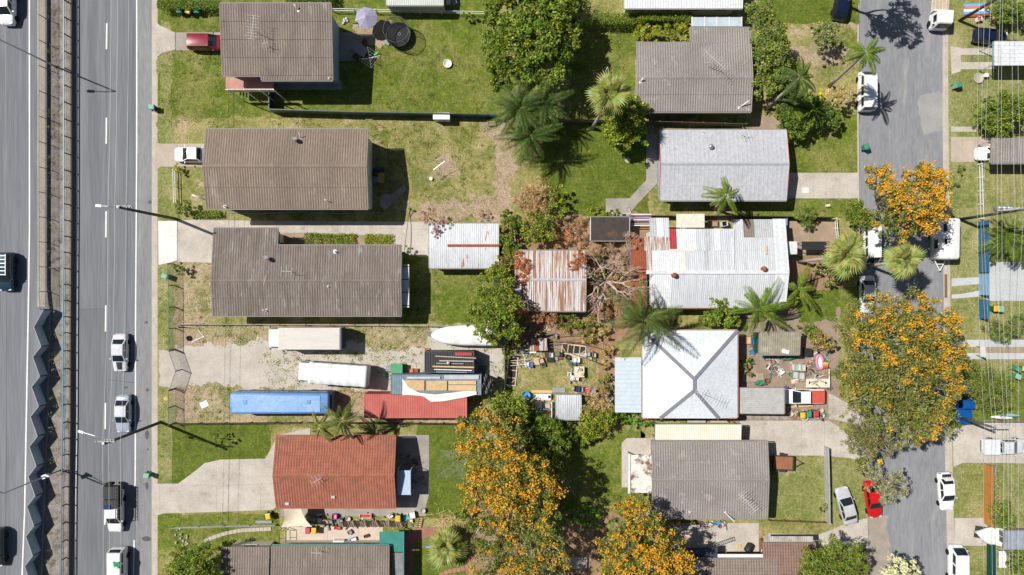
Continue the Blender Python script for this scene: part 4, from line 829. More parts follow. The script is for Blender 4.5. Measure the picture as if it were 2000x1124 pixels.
car('hatch', 'dark blue hatchback under the trees on the green front lawn', 1648, 2, 10, NAVY, z=0)
car('van', 'small white delivery van on the road carrying a green leaf emblem', 228, 1112, 180, WPT, name='delivery_van', cat='van')
dv = bpy.data.objects['delivery_van']; m = MB(); random.seed(4)
for k in range(9):
    a, r = k*.72, .12+.24*random.random(); c = Vector((-.45+math.cos(a)*r, -.9+math.sin(a)*r, 2.07+.002*k)); d = random.uniform(0, 6.28)
    m.face([c+Vector((math.cos(d+i*1.047)*(.13 if i % 3 else .27), math.sin(d+i*1.047)*(.13 if i % 3 else .27), 0)) for i in range(6)])
m.build('leaf_emblem', plain('emblem_green', (.02, .30, .13)), dv, world=False)
# work ute with canopy, solar panel
r = car('ute', 'white work utility with ladder racks, black canopies and a solar panel', 221, 1001, 180, WPT, name='utility_vehicle', cat='ute', tray=('flat', DSTEEL))
for y0, y1, n in ((-3.3, -1.75, 8), (-1.7, -.62, 5)):
    b = MB().box((0, (y0+y1)/2, 1.5), (1.75, y1-y0-.06, .85)).build('canopy_box', BLK, r, world=False); m = MB()
    for k in range(n): m.box((-.78+k*1.56/(n-1), (y0+y1)/2, 1.945), (.05, y1-y0-.1, .03))
    m.build('roof_slat', DSTEEL, b, world=False)
MB().box((.3, -.85, 2.02), (.75, .55, .04)).build('solar_panel', M('solar_cells', (.02, .05, .16), rough=.2, bump=0), r, world=False)
m = MB()
for x in (-1.0, -.72): m.bar((x, -3.3, 1.95), (x, .9, 1.95), .06)
for k in range(9): m.bar((-1.0, -3.2+k*.45, 1.97), (-.72, -3.2+k*.45, 1.97), .05)
m.build('ladder', DSTEEL, r, world=False); MB().box((.93, -1.0, 1.5), (.1, .9, .5)).build('fuel_can_rack', plain('orange_red_can', (.6, .1, .04)), r, world=False)
MB().box((.3, -3.5, 1.3), (.75, .25, .75)).build('spare_wheel', TYRE, r, world=False)
# ------------------------------------------------------------------ trucks, bus, trailer, caravan, boat, containers
def truck(label, px, py, head, L, W, z, Hbox, boxmat, cabmat, cabL=1.7, cabW=None, canvas=False, flat=False):
    p = P(px, py, 1.5); root = thing('truck', label, 'truck', (p.x, p.y, z), -R(head)); cw = cabW or W*.92; y1 = L/2; y0 = y1-cabL
    rg = []
    for zz, s, dy in ((.45, 1, 0), (1.2, 1, 0), (1.25, .99, 0), (2.15, .93, -.22), (2.3, .86, -.32)):
        rg.append([(-cw/2*s, y0, zz), (cw/2*s, y0, zz), (cw/2*s, y1-.12+dy, zz), (cw/2*s*.85, y1+dy, zz), (-cw/2*s*.85, y1+dy, zz), (-cw/2*s, y1-.12+dy, zz)])
    MB().loft(rg).build('cab', cabmat, root, world=False)
    A = [Vector((cw*.42, y1+.005, 1.3)), Vector((-cw*.42, y1+.005, 1.3)), Vector((-cw*.385, y1-.19, 2.1)), Vector((cw*.385, y1-.19, 2.1))]; MB().patch(*A, .03, 4, off=.012).build('windscreen', glass(), root, world=False)
    for s in (-1, 1):
        MB().box((s*(cw/2-.01), y0+.75, 1.65), (.05, .8, .6)).build('side_window', glass(), root, world=False); MB().box((s*(cw/2+.14), y1-.25, 1.6), (.16, .08, .35)).build('mirror', BLK, root, world=False)
        MB().box((s*cw*.36, y1+.01, .8), (.3, .05, .2)).build('headlight', M('headlight', (.75, .78, .8)), root, world=False)
    MB().box((0, 0-.1, .62), (.9, L*.9, .25)).build('chassis', DSTEEL, root, world=False); yb1 = y0-.12; yb0 = -L/2; bl = yb1-yb0
    if flat:
        MB().box((0, (yb0+yb1)/2, 1.0), (W, bl, .14)).build('tray', boxmat, root, world=False)
        for k in range(5): MB().box((-W*.4+k*W*.2, (yb0+yb1)/2, 1.09), (W*.17, bl*.98, .04)).build('plank', M('tray_plank', (.52, .42, .30)), root, world=False)
        MB().box((0, yb1-.1, 1.4), (W*1.15, .18, .7)).build('headboard', boxmat, root, world=False)
    elif canvas:
        n, mb = 26, MB(); rg = []
        for i in range(n+1):
            y = yb0+bl*i/n; wv = .035*math.sin(i*1.55)+.02*math.sin(i*.7+1); zt = Hbox+wv
            rg.append([(-W/2, y, .9), (W/2, y, .9), (W/2+wv*.5, y, zt-.25), (W/2-.06, y, zt-.06), (W*.2, y, zt+.05+wv), (-W*.2, y, zt+.05-wv*.6), (-W/2+.06, y, zt-.06), (-W/2-wv*.5, y, zt-.25)])
        mb.loft(rg[::-1]).build('canvas_cover', boxmat, root, True, world=False)
    else:
        MB().box((0, (yb0+yb1)/2, (.9+Hbox)/2), (W, bl, Hbox-.9)).build('cargo_box', boxmat, root, world=False)
        MB().box((0, (yb0+yb1)/2, Hbox+.03), (W-.16, bl-.16, .05)).build('box_roof', boxmat, root, world=False)
        MB().box((0, yb0-.09, (.9+Hbox)/2), (W-.1, .12, Hbox-1.0)).build('rear_door', plain('dark_blue_door', (.05, .08, .15)), root, world=False)
        MB().box((-W*.37, y0-.35, 2.2), (W*.22, .7, .6)).build('cooling_unit', cabmat, root, world=False)
    wheels(root, [(-W*.4, y1-.75), (W*.4, y1-.75), (-W*.38, -L*.28), (W*.38, -L*.28)], .42, .3); return root
truck('white box truck with a blue rear door on the weedy yard', 598, 660, 270, 9.0, 2.55, 0, 3.2, M('dusty_white', (.66, .62, .58), (.58, .54, .50), rough=.8, scale=.5, vscale=(.4, 2, 1), bump=.05), WALLW, 1.6)
truck('truck with a rippled white canvas cover on the gravel lane', 652, 729, 274, 8.5, 2.5, 0, 3.0, M('white_canvas', (.78, .78, .77), (.72, .72, .71), rough=.85, bump=.05), WPT, 1.55, canvas=True)
truck('white flatbed truck with a planked tray at the kerb', 1843, 8, 183, 5.6, 2.1, -.12, 2.0, WALLW, WPT, 1.75, flat=True)
def rbox(L, W, z0, z1, r, n=4):
    """long body with rounded shoulders and ends"""
    rg = []
    for y, s, zz in ((-L/2, .86, .9), (-L/2+.06, .95, .97), (-L/2+.25, 1, 1), (L/2-.3, 1, 1), (L/2-.08, .95, .97), (L/2, .84, .88)):
        w2, zt = W/2*s, z0+(z1-z0)*zz; q = [(w2, z0), (w2, zt-r*1.2), (w2-r*.25, zt-r*.45), (w2-r*.9, zt-.04), (0, zt+.02)]; rg.append([(x, y, z) for x, z in q] + [(-x, y, z) for x, z in q[:-1][::-1]])
    return MB().loft(rg[::-1])
p = P(545, 789, 3.0); b = thing('bus', 'old blue bus parked along the sagging fence', 'bus', (p.x, p.y, 0), R(90))
BUSB = M('bus_blue', (.10, .25, .55), (.15, .31, .60), rough=.5, scale=.5, fine=4, bump=.02, c3=(.55, .60, .66), c3at=(.66, .72), c3scale=1.2)
rbox(11.7, 2.5, .4, 3.05, .28).build('body', BUSB, b, True, world=False)
MB().box((0, .3, 3.07), (1.9, 10.3, .05)).build('roof_panel', M('bus_roof', (.26, .42, .68), (.20, .36, .62), rough=.5, scale=.4, fine=4, bump=.02, c3=(.60, .63, .66), c3at=(.62, .70), c3scale=.7), b, world=False)
for k in range(9):
    for s in (-1, 1): MB().box((s*1.25, -4.9+k*1.15, 2.1), (.05, 1.05, .75)).build('side_window', glass(), b, world=False)
MB().box((0, 5.84, 1.9), (2.0, .06, 1.1)).build('windscreen', glass(), b, world=False); MB().box((0, -5.84, 2.1), (1.9, .06, .8)).build('rear_window', glass(), b, world=False)
for y in (-3.5, 4): MB().box((.2, y, 3.12), (.5, .5, .06)).build('roof_hatch', BUSB, b, world=False)
wheels(b, [(-1.1, 3.9), (1.1, 3.9), (-1.1, -3.4), (1.1, -3.4)], .48, .3)
def container(label, x0, y0, x1, y1, Hc, mat, edge, roofmat=None):
    a, q = P(x0, y0, Hc), P(x1, y1, Hc); L, W = q.x-a.x, a.y-q.y; root = thing('shipping_container', label, 'container', ((a.x+q.x)/2, (a.y+q.y)/2, 0)); m = MB()
    n = int(L/.28)
    roof_grid(m, -L/2+.08, L/2-.08, [(-W/2+.08, Hc-.03), (W/2-.08, Hc-.03)], .28, .022, False, 'rib'); m.build('roof', roofmat or mat, root, world=False)
    for s in (-1, 1):
        m = MB(); m.box((0, s*(W/2-.06), Hc/2), (L-.16, .04, Hc-.2))
        for k in range(n): m.box((-L/2+.2+k*.28, s*(W/2-.03), Hc/2), (.14, .04, Hc-.3))
        m.build('side_panel', mat, root, world=False); MB().box((0, s*(W/2-.04), Hc-.03), (L, .08, .1)).build('top_rail', edge, root, world=False)
    for s in (-1, 1): MB().box((s*(L/2-.04), 0, Hc-.03), (.08, W-.17, .1)).build('top_rail', edge, root, world=False); MB().box((s*(L/2-.06), 0, Hc/2), (.05, W-.2, Hc-.16)).build('end_door', mat, root, world=False)
    for sx in (-1, 1):
        for sy in (-1, 1): MB().box((sx*(L/2-.07), sy*(W/2-.07), Hc/2-.045), (.13, .13, Hc-.1)).build('corner_post', edge, root, world=False)
    return root
RC = M('container_red', (.50, .145, .12), (.43, .115, .095), rough=.7, scale=.6, bump=.04, c3=(.28, .07, .05), c3at=(.66, .74), c3scale=1.6); container('faded red shipping container with rust spots', 711, 770, 912, 817, 2.6, RC, RC)
container('black shipping container carrying pipes and timber lengths', 829, 687, 926, 729, 2.6, M('container_black', (.025, .026, .03), (.02, .02, .024), rough=.5, bump=.03), M('black_edge', (.08, .1, .11)))
BGC = M('container_blue_grey', (.20, .27, .33), (.15, .21, .26), rough=.6, bump=.04); container('blue grey shipping container piled with boards and a white tarpaulin', 763, 732, 940, 772, 2.6, BGC, BGC)
def lie(name, label, cat, x0, y0, x1, y1, z, w_, h_, mat, group=None):
    return solo(MB().bar(P(x0, y0, z+h_/2), P(x1, y1, z+h_/2), w_, h_), name, mat, label, cat, group=group)
for k, (x0, y0, x1, y1, w_, mt) in enumerate(((850, 696, 930, 700, .1, CONK), (858, 705, 925, 706, .12, CONK), (852, 710, 905, 711, .08, STEEL), (845, 716, 926, 718, .16, PINE), (848, 722, 922, 724, .1, WHITEP), (852, 727, 912, 727.5, .08, STEEL))):
    lie('pipe_length', ('sand coloured pipe length lying furthest from the boards on the black container', 'sand coloured pipe length beside the thin steel tube on the black container', 'thin steel tube lying between pipes on the black container', 'thick pine beam lying across the black container', 'long white tube lying beside the pine beam on the black container', 'short steel tube along the edge of the black container')[k], 'pipe', x0, y0, x1, y1, 2.64, w_, .09, mt)
solo(MB().lathe(P(876, 709, 2.64), [(.2, 0), (.22, .05), (.22, .3), (.1, .36)], 12), 'paint_tin', STEEL, 'silver paint tin standing among the pipes on the black container', 'tin', smooth=True)
solo(MB().box(P(905, 692, 2.7), (2.0, .35, .1)), 'sign_board', REDP, 'red board lying on the black container roof', 'board')
OSB = M('chip_board', (.60, .42, .23), (.52, .36, .19), fine=10)
for k, (x0, y0, x1, y1, z, mt, lb) in enumerate(((788, 743, 829, 763, 2.64, OSB, 'square chipboard sheet beside the folded tarpaulin edge'), (833, 744, 873, 763, 2.64, OSB, 'larger chipboard sheet between two dark gaps on the blue grey container'), (876, 744, 930, 751, 2.64, PINE, 'bundle board of yellow pine nearest the black tarpaulin'), (876, 752.5, 930, 763, 2.64, PINE, 'wide yellow pine board beside the pine bundle board'), (795, 736, 860, 740, 2.64, GALV, 'narrow galvanised sheet along the edge of the blue grey container'), (868, 733, 935, 741, 2.64, GALV, 'broad galvanised sheet beside the black tarpaulin'))):
    a, q = P(x0, y0, z), P(x1, y1, z); solo(MB().box(((a.x+q.x)/2, (a.y+q.y)/2, z+.05), (q.x-a.x, a.y-q.y, .1)), 'board', mt, lb, 'board')
def drape(name, label, cat, outline, z, amp, mat, n=26, seed=1, fall=0):
    """cloth sheet over an outline: crumpled grid clipped to a polygon given as upper and lower edges"""
    up, lo = outline; rnd = np.random.RandomState(seed); m = MB(); nv = 8; ph = rnd.rand(6)*6
    for i in range(n+1):
        t = i/n
        def ed(e):
            s = t*(len(e)-1); k = min(int(s), len(e)-2); f = s-k; return (e[k][0]*(1-f)+e[k+1][0]*f, e[k][1]*(1-f)+e[k+1][1]*f)
        a, b2 = ed(up), ed(lo)
        for j in range(nv+1):
            v = j/nv; zz = z+amp*(math.sin(i*.9+j*1.1+ph[0])+math.sin(i*1.7-j*.8+ph[1])+rnd.rand()*.8)*.5+fall*v; q = P(a[0]*(1-v)+b2[0]*v, a[1]*(1-v)+b2[1]*v, zz); m.v.append(tuple(q))
    for i in range(n):
        for j in range(nv): k = i*(nv+1)+j; m.f.append((k, k+nv+1, k+nv+2, k+1))
    return solo(m, name, mat, label, cat, smooth=True)
drape('tarpaulin', 'crumpled white tarpaulin sliding off the boards onto the red container', 'tarpaulin', ([(786, 740), (800, 758), (820, 768), (850, 771), (880, 768), (905, 764), (930, 764)], [(786, 772), (800, 772), (826, 774), (842, 785), (868, 784), (900, 778), (931, 771)]), 2.78, .05, WHITEP, seed=3)
drape('tarpaulin', 'black tarpaulin bunched over the end of the blue grey container', 'tarpaulin', ([(930, 752), (938, 740), (946, 728), (955, 734), (964, 742)], [(930, 766), (938, 768), (948, 770), (958, 768), (963, 756)]), 2.3, .22, M('black_tarp', (.015, .016, .018), rough=.35, bump=.4, fine=6), 20, 5)
p = P(905, 656, 1.6); bo = thing('boat', 'boat under a shrink wrapped white cover on the gravel', 'boat', (p.x, p.y, 0), R(90)); rg = []
for i in range(17):
    t = i/16; y = -3.9+7.8*t; w2 = 1.28*min(1, (1-((t-.25)/.76)**3.2 if t > .25 else 1))**.6 if t < 1 else .02; w2 = max(.03, w2); zt = 1.75+.18*math.sin(i*1.3)*(.5 if 0 < i < 16 else 0)-.35*max(0, t-.6)
    rg.append([(w2*.55, y, .55+.5*t**3), (w2*.95, y, 1.15+.1*t), (w2, y, 1.35), (w2*.75, y, zt-.1), (0, y, zt), (-w2*.75, y, zt-.12), (-w2, y, 1.35), (-w2*.95, y, 1.15+.1*t), (-w2*.55, y, .55+.5*t**3)])
MB().loft(rg[::-1]).build('boat_cover', M('boat_cover_white', (.80, .80, .79), (.74, .74, .73), rough=.6, bump=.1, fine=3), bo, True, world=False)
MB().bar((0, 3.8, .6), (0, 4.6, .5), .12).build('trailer_hitch', BLUP, bo, world=False); MB().box((0, -.5, .45), (1.6, 5, .14)).build('trailer_frame', STEEL, bo, world=False); wheels(bo, [(-.95, -1), (.95, -1)], .32)
p = P(1853, 467, 2.0); cv = thing('caravan', 'white caravan with dark roof hatches parked at the kerb', 'caravan', (p.x, p.y, -.12), R(179))
rbox(4.9, 2.35, .4, 2.55, .2).build('body', M('caravan_white', (.80, .80, .79), (.75, .75, .74), rough=.35, bump=.02, fine=3), cv, True, world=False)
for x, y, sx, sy in ((.72, -1.3, .34, .9), (.62, .35, .3, .62)): f = MB().box((x, y, 2.6), (sx, sy, .08)).build('roof_hatch', DSTEEL, cv, world=False); MB().box((x, y, 2.655), (sx*.8, sy*.85, .03)).build('hatch_lid', BLK, f, world=False)
MB().patch((-.9, 2.44, 1.4), (.9, 2.44, 1.4), (.85, 2.12, 2.4), (-.85, 2.12, 2.4), .05, off=-.03).build('front_window', glass(), cv, world=False)
for y in (-1.5, .6): MB().box((1.18, y, 1.6), (.04, 1.1, .7)).build('side_window', glass(), cv, world=False); MB().box((-1.18, y, 1.6), (.04, 1.1, .7)).build('side_window', glass(), cv, world=False)
m = MB(); m.bar((-.75, 2.3, .5), (0, 3.8, .5), .09); m.bar((.75, 2.3, .5), (0, 3.8, .5), .09); m.bar((-.4, 2.95, .5), (.4, 2.95, .5), .08); m.lathe((0, 3.7, 0), [(.05, 0), (.05, .7)], 8); m.build('drawbar', WHITEP, cv, world=False); wheels(cv, [(-1.05, -.3), (1.05, -.3)], .34)
p = P(1530, 905, .8); tr = thing('trailer', 'box trailer with a rust brown floor on the fenced lawn', 'trailer', (p.x, p.y, 0), R(-92)); MB().box((0, 0, .55), (1.6, 2.4, .08)).build('floor', M('rust_floor', (.33, .14, .075), (.27, .11, .06)), tr, world=False)
for c, d in (((-.84, 0, .7), (.07, 2.5, .4)), ((.84, 0, .7), (.07, 2.5, .4)), ((0, -1.24, .7), (1.6, .07, .4)), ((0, 1.24, .7), (1.6, .07, .4))): MB().box(c, d).build('side', DSTEEL, tr, world=False)
m = MB(); m.bar((-.6, 1.3, .5), (0, 2.5, .5), .07); m.bar((.6, 1.3, .5), (0, 2.5, .5), .07); m.build('drawbar', DSTEEL, tr, world=False); wheels(tr, [(-1, 0), (1, 0)], .3, .18)
for s in (-1, 1): MB().box((s*1.0, 0, .64), (.26, .8, .05)).build('mudguard', DSTEEL, tr, world=False)
p = P(1941, 1048, 1.2); t = thing('boat_trailer', 'white rounded boat hull stored beside the sandy driveway', 'boat', (p.x, p.y, 0), R(80)); rg = []
for i in range(9):
    q = i/8; w2 = max(.05, 1.1*(1-max(0, (q-.4)/.6)**2.5)); y = -2+4*q; rg.append([(w2*.5, y, .5), (w2, y, 1.1), (w2*.9, y, 1.2), (0, y, 1.28), (-w2*.9, y, 1.2), (-w2, y, 1.1), (-w2*.5, y, .5)])
MB().loft(rg[::-1]).build('hull', WHITEP, t, True, world=False); MB().box((0, 0, .35), (1.4, 3.5, .1)).build('cradle', DSTEEL, t, world=False); wheels(t, [(-.8, -.5), (.8, -.5)], .3)
# ================================================================== vegetation
RS = np.random.RandomState(12)
def rot_basis(n, flat=.0, up=.5):
    """random leaf axes: a along the leaf, b across; normals biased upward"""
    nr = RS.normal(size=(n, 3)); nr[:, 2] = np.abs(nr[:, 2])+up; nr /= np.linalg.norm(nr, axis=1)[:, None]
    t = RS.normal(size=(n, 3)); a = t-nr*(t*nr).sum(1)[:, None]; a /= np.linalg.norm(a, axis=1)[:, None]+1e-9
    return a, np.cross(nr, a)
def leaf_mesh(name, pos, L, Wd, pal, mat=None, up=.5, var=.25, gain=1.75, tint=None):
    n = len(pos); a, b = rot_basis(n, up=up); l = L*(.65+.7*RS.rand(n))[:, None]; w_ = Wd*(.65+.7*RS.rand(n))[:, None]
    droop = np.zeros((n, 3)); droop[:, 2] = -.18*l[:, 0]
    v = np.stack([pos-a*l*.5, pos+b*w_*.5, pos+a*l*.5+droop, pos-b*w_*.5], 1).reshape(-1, 3)
    me = bpy.data.meshes.new(name); me.vertices.add(4*n); me.vertices.foreach_set('co', v.astype(np.float32).ravel())
    me.loops.add(4*n); me.loops.foreach_set('vertex_index', np.arange(4*n, dtype=np.int32)); me.polygons.add(n)
    me.polygons.foreach_set('loop_start', np.arange(0, 4*n, 4, dtype=np.int32)); me.polygons.foreach_set('loop_total', np.full(n, 4, np.int32))
    pal = np.array(pal)*gain; c = pal[RS.randint(0, len(pal), n)]*(1-var+2*var*RS.rand(n))[:, None]; col = np.ones((n, 4)); c = c if tint is None else c*tint; col[:, :3] = np.clip(c, 0, .9)
    at = me.attributes.new('Col', 'FLOAT_COLOR', 'POINT'); at.data.foreach_set('color', np.repeat(col, 4, 0).astype(np.float32).ravel())
    me.materials.append(mat or LEAF); me.update(); me.validate(); return me
def blob_points(c, r, rz, n, cl, seed=None, lo=-.35):
    """leaf positions in clumps spread through an ellipsoid, denser near its skin"""
    k = max(3, int(n/cl)); d = RS.normal(size=(k, 3)); d /= np.linalg.norm(d, axis=1)[:, None]; d[:, 2] = np.where(d[:, 2] < lo, -d[:, 2], d[:, 2])
    rad = .42+.64*RS.rand(k)**.65; cc = d*rad[:, None]*np.array([r, r, rz])
    cr = r*(.12+.17*RS.rand(k)); i = RS.randint(0, k, n); q = RS.normal(size=(n, 3)); q /= np.linalg.norm(q, axis=1)[:, None]; q[:, 2] *= .7
    tint = (.72+.6*RS.rand(k))[:, None]*np.stack([.9+.3*RS.rand(k), np.ones(k), .85+.3*RS.rand(k)], 1)
    return np.array(c)+cc[i]+q*(cr[i]*(.4+.7*RS.rand(n)))[:, None], np.array(c)+cc, d, tint[i]
G_DARK = [(.045, .085, .012), (.065, .115, .016), (.09, .145, .02), (.05, .095, .02), (.12, .17, .025)]
G_MID = [(.07, .112, .014), (.10, .15, .019), (.135, .185, .026), (.05, .088, .014), (.165, .205, .03)]
G_YEL = [(.17, .20, .02), (.22, .25, .025), (.13, .17, .02), (.26, .27, .03), (.10, .14, .016)]
G_OAK = [(.09, .112, .02), (.13, .15, .03), (.06, .085, .014), (.175, .185, .045), (.10, .125, .028)]
G_OLIVE = [(.13, .13, .042), (.17, .165, .06), (.10, .11, .035), (.20, .19, .08), (.08, .095, .03)]
G_GREY = [(.19, .205, .115), (.23, .24, .15), (.14, .16, .08), (.27, .275, .18)]
G_BROWN = [(.25, .15, .08), (.31, .20, .11), (.19, .115, .06), (.36, .26, .15), (.22, .16, .075)]
G_RUST = [(.30, .13, .05), (.24, .10, .04), (.36, .17, .07), (.20, .09, .04)]
G_DRY = [(.42, .34, .20), (.36, .28, .16), (.30, .23, .13), (.48, .40, .26)]
FLOW = [(.70, .36, .016), (.78, .45, .03), (.60, .26, .012), (.72, .40, .05), (.55, .33, .05)]
G_RED = [(.22, .10, .09), (.28, .14, .12), (.17, .08, .07), (.30, .2, .17)]
def limb(mb, p, q, r0, r1, bend=.12, n=4):
    p, q = Vector(p), Vector(q); L = (q-p).length; pts = []
    off = Vector((random.uniform(-1, 1), random.uniform(-1, 1), random.uniform(-.3, .6)))*L*bend
    for i in range(n+1): t = i/n; pts.append(p.lerp(q, t)+off*(4*t*(1-t)))
    mb.tube(pts, [r0+(r1-r0)*i/n for i in range(n+1)], 6); return pts
def tree(name, label, base, blobs, pal, cat='tree', leaf=(.34, .17), dens=95, flowers=0, bark=None, flat=.75, cl=32, up=.5, stems=None, trunk=.22, group=None, twigs=True):
    """blobs: (px, py, r px, z centre[, flower share]) as seen in the picture at that height"""
    b = P(*base, 0); root = thing(name, label, cat, tuple(b), group=group); pos = []; fl = []; tints = []; wood = MB()
    bl = [(P(x, y, z), r/S*(H-z)/H, (f[0] if f else flowers)) for x, y, r, z, *f in blobs]
    zmin = min(c.z for c, r, f in bl); cen = sum((c for c, r, f in bl), Vector())/len(bl); fork = b.lerp(Vector((cen.x, cen.y, 0)), .3); fork.z = max(.3, zmin*.45)
    limb(wood, b-Vector((0, 0, .05)), fork, trunk, trunk*.75, .05)
    for c, r, f in bl:
        n = int(dens*r*r*4.0); q, cc, d, ti = blob_points(c, r, r*flat, n, cl); tints.append(ti)
        q[:, 2] = np.maximum(q[:, 2], .05); pos.append(q); pts = limb(wood, fork, c, trunk*.55, .05, .1)
        if twigs:
            for k in RS.choice(len(cc), min(len(cc), 13), replace=False): limb(wood, pts[3], Vector(cc[k])+Vector((0, 0, .12)), .06, .018, .15, 3)
        if f > 0:
            top = (d[:, 2] > -.05) & (RS.rand(len(d)) < f*.66); tc = cc[top]
            if len(tc):
                m = 26; sz = np.repeat(.5+.9*RS.rand(len(tc)), m)[:, None]; g = np.repeat(tc, m, 0); g = g+RS.normal(size=g.shape)*sz*np.array([.26, .26, .09])+np.array([0, 0, .42]); fl.append(g)
    pos = np.concatenate(pos)-np.array(b); o = bpy.data.objects.new('crown', leaf_mesh('crown', pos, leaf[0], leaf[1], pal, up=up, tint=np.concatenate(tints))); link(o, root)
    if fl: g = np.concatenate(fl)-np.array(b); o = bpy.data.objects.new('flower_sprays', leaf_mesh('flower_sprays', g, .21, .14, FLOW, up=1.2, var=.22, gain=1.1)); link(o, root)
    wood.build('trunk', bark or BARK, root, True); return root
def shrub(label, blobs, pal, name='shrub', cat='shrub', leaf=(.2, .11), dens=170, **k):
    return tree(name, label, (blobs[0][0], blobs[0][1]), blobs, pal, cat, leaf, dens, trunk=.06, twigs=False, **k)
def hedge(label, x0, y0, x1, y1, h, pal, name='hedge', leaf=(.17, .1), dens=260):
    a, q = P(x0, y0, h*.7), P(x1, y1, h*.7); c = ((a.x+q.x)/2, (a.y+q.y)/2, 0); root = thing(name, label, 'hedge', c); L, W = q.x-a.x, a.y-q.y; n = int(L*W*dens+h*(L+W)*90)
    u = RS.rand(n, 3); side = RS.rand(n); u[:, 2] = np.where(side < .55, .85+.2*RS.rand(n), u[:, 2]); p = np.stack([(u[:, 0]-.5)*L, (u[:, 1]-.5)*W, u[:, 2]*h], 1); p += RS.normal(size=p.shape)*.07; p[:, 2] = np.maximum(p[:, 2], .03)
    o = bpy.data.objects.new('foliage', leaf_mesh('foliage', p, *leaf, pal)); link(o, root)
    m = MB(); s = max(2, int(max(L, W)/.8))
    for k in range(s): t = (k+.5)/s-.5; x, y = (t*L, 0) if L > W else (0, t*W); m.tube([(x, y, 0), (x+.05, y, h*.8)], [.03, .01], 5)
    m.build('stems', BARK, root, world=False); return root
# ---- palms: every frond is a piece of its own
def tri_mesh(v, f, cols, name='frond'):
    me = bpy.data.meshes.new(name); me.from_pydata(v, [], f); at = me.attributes.new('Col', 'FLOAT_COLOR', 'POINT'); at.data.foreach_set('color', np.array(cols, np.float32).ravel()); me.materials.append(LEAF); return me
def feather(L, pal, seed, wid=.26, n=26, droop=.55, rise=.35):
    rnd = random.Random(seed); v, f, c = [], [], []
    def cv(s): return Vector((L*(s-.12*s*s), 0, L*(rise*s-(rise+droop)*s*s*.95)))
    def add(pts, col):
        k = len(v); v.extend([tuple(p) for p in pts]); f.append(tuple(range(k, k+len(pts)))); c.extend([(*col, 1)]*len(pts))
    for i in range(8):
        a, b = cv(i/8), cv((i+1)/8); w_ = .035*(1-i/9); add([a+Vector((0, w_, 0)), b+Vector((0, w_*.8, 0)), b-Vector((0, w_*.8, 0)), a-Vector((0, w_, 0))], tuple(x*1.3 for x in pal[0]))
    for i in range(n):
        s = .14+.84*i/(n-1); p = cv(s); ln = L*wid*(math.sin(math.pi*(.12+.80*s))**.7)*(.85+.3*rnd.random()); d = (cv(min(1, s+.02))-cv(s-.02)).normalized()
        for sg in (-1, 1):
            dr = (d*.72+Vector((0, sg, 0))*.85+Vector((0, 0, -.28-.25*rnd.random()))).normalized(); col = tuple(x*(.75+.5*rnd.random()) for x in pal[rnd.randrange(len(pal))]); e = p+dr*ln+Vector((0, 0, -.16*ln)); mdl = p+dr*ln*.5; w_ = .085+.04*L/3
            add([p, mdl+d*w_*.5, e, mdl-d*w_*.5], col)
    return tri_mesh(v, f, c)
def fan(L, pal, seed, n=22):
    rnd = random.Random(seed); v, f, c = [], [], []
    def add(pts, col):
        k = len(v); v.extend([tuple(p) for p in pts]); f.append(tuple(range(k, k+len(pts)))); c.extend([(*col, 1)]*len(pts))
    st = Vector((L*.5, 0, L*.12)); add([(0, .03, 0), st+Vector((0, .025, 0)), st-Vector((0, .025, 0)), (0, -.03, 0)], tuple(x*1.2 for x in pal[0]))
    for i in range(n):
        a = (i/(n-1)-.5)*4.0; ln = L*.62*(.75+.25*math.cos(a))*(.9+.2*rnd.random()); d = Vector((math.cos(a), math.sin(a), -.12-.1*abs(a))); q = Vector((-math.sin(a), math.cos(a), 0)); w_ = ln*.075
        md = st+d*ln*.55+Vector((0, 0, .03*(-1)**i)); col = tuple(x*(.75+.5*rnd.random()) for x in pal[rnd.randrange(len(pal))]); add([st, md+q*w_, st+d*ln+Vector((0, 0, -.25*ln)), md-q*w_], col)
    return tri_mesh(v, f, c)
FR = {}
P_DARK = [(.085, .14, .03), (.12, .18, .04), (.15, .205, .05), (.075, .125, .03)]; P_BRI = [(.13, .22, .02), (.17, .26, .03), (.10, .18, .02), (.22, .28, .035)]; P_YEL = [(.24, .26, .05), (.19, .22, .04), (.28, .28, .09), (.15, .19, .04)]; P_FAN = [(.25, .29, .06), (.32, .35, .09), (.20, .24, .05), (.38, .38, .14)]
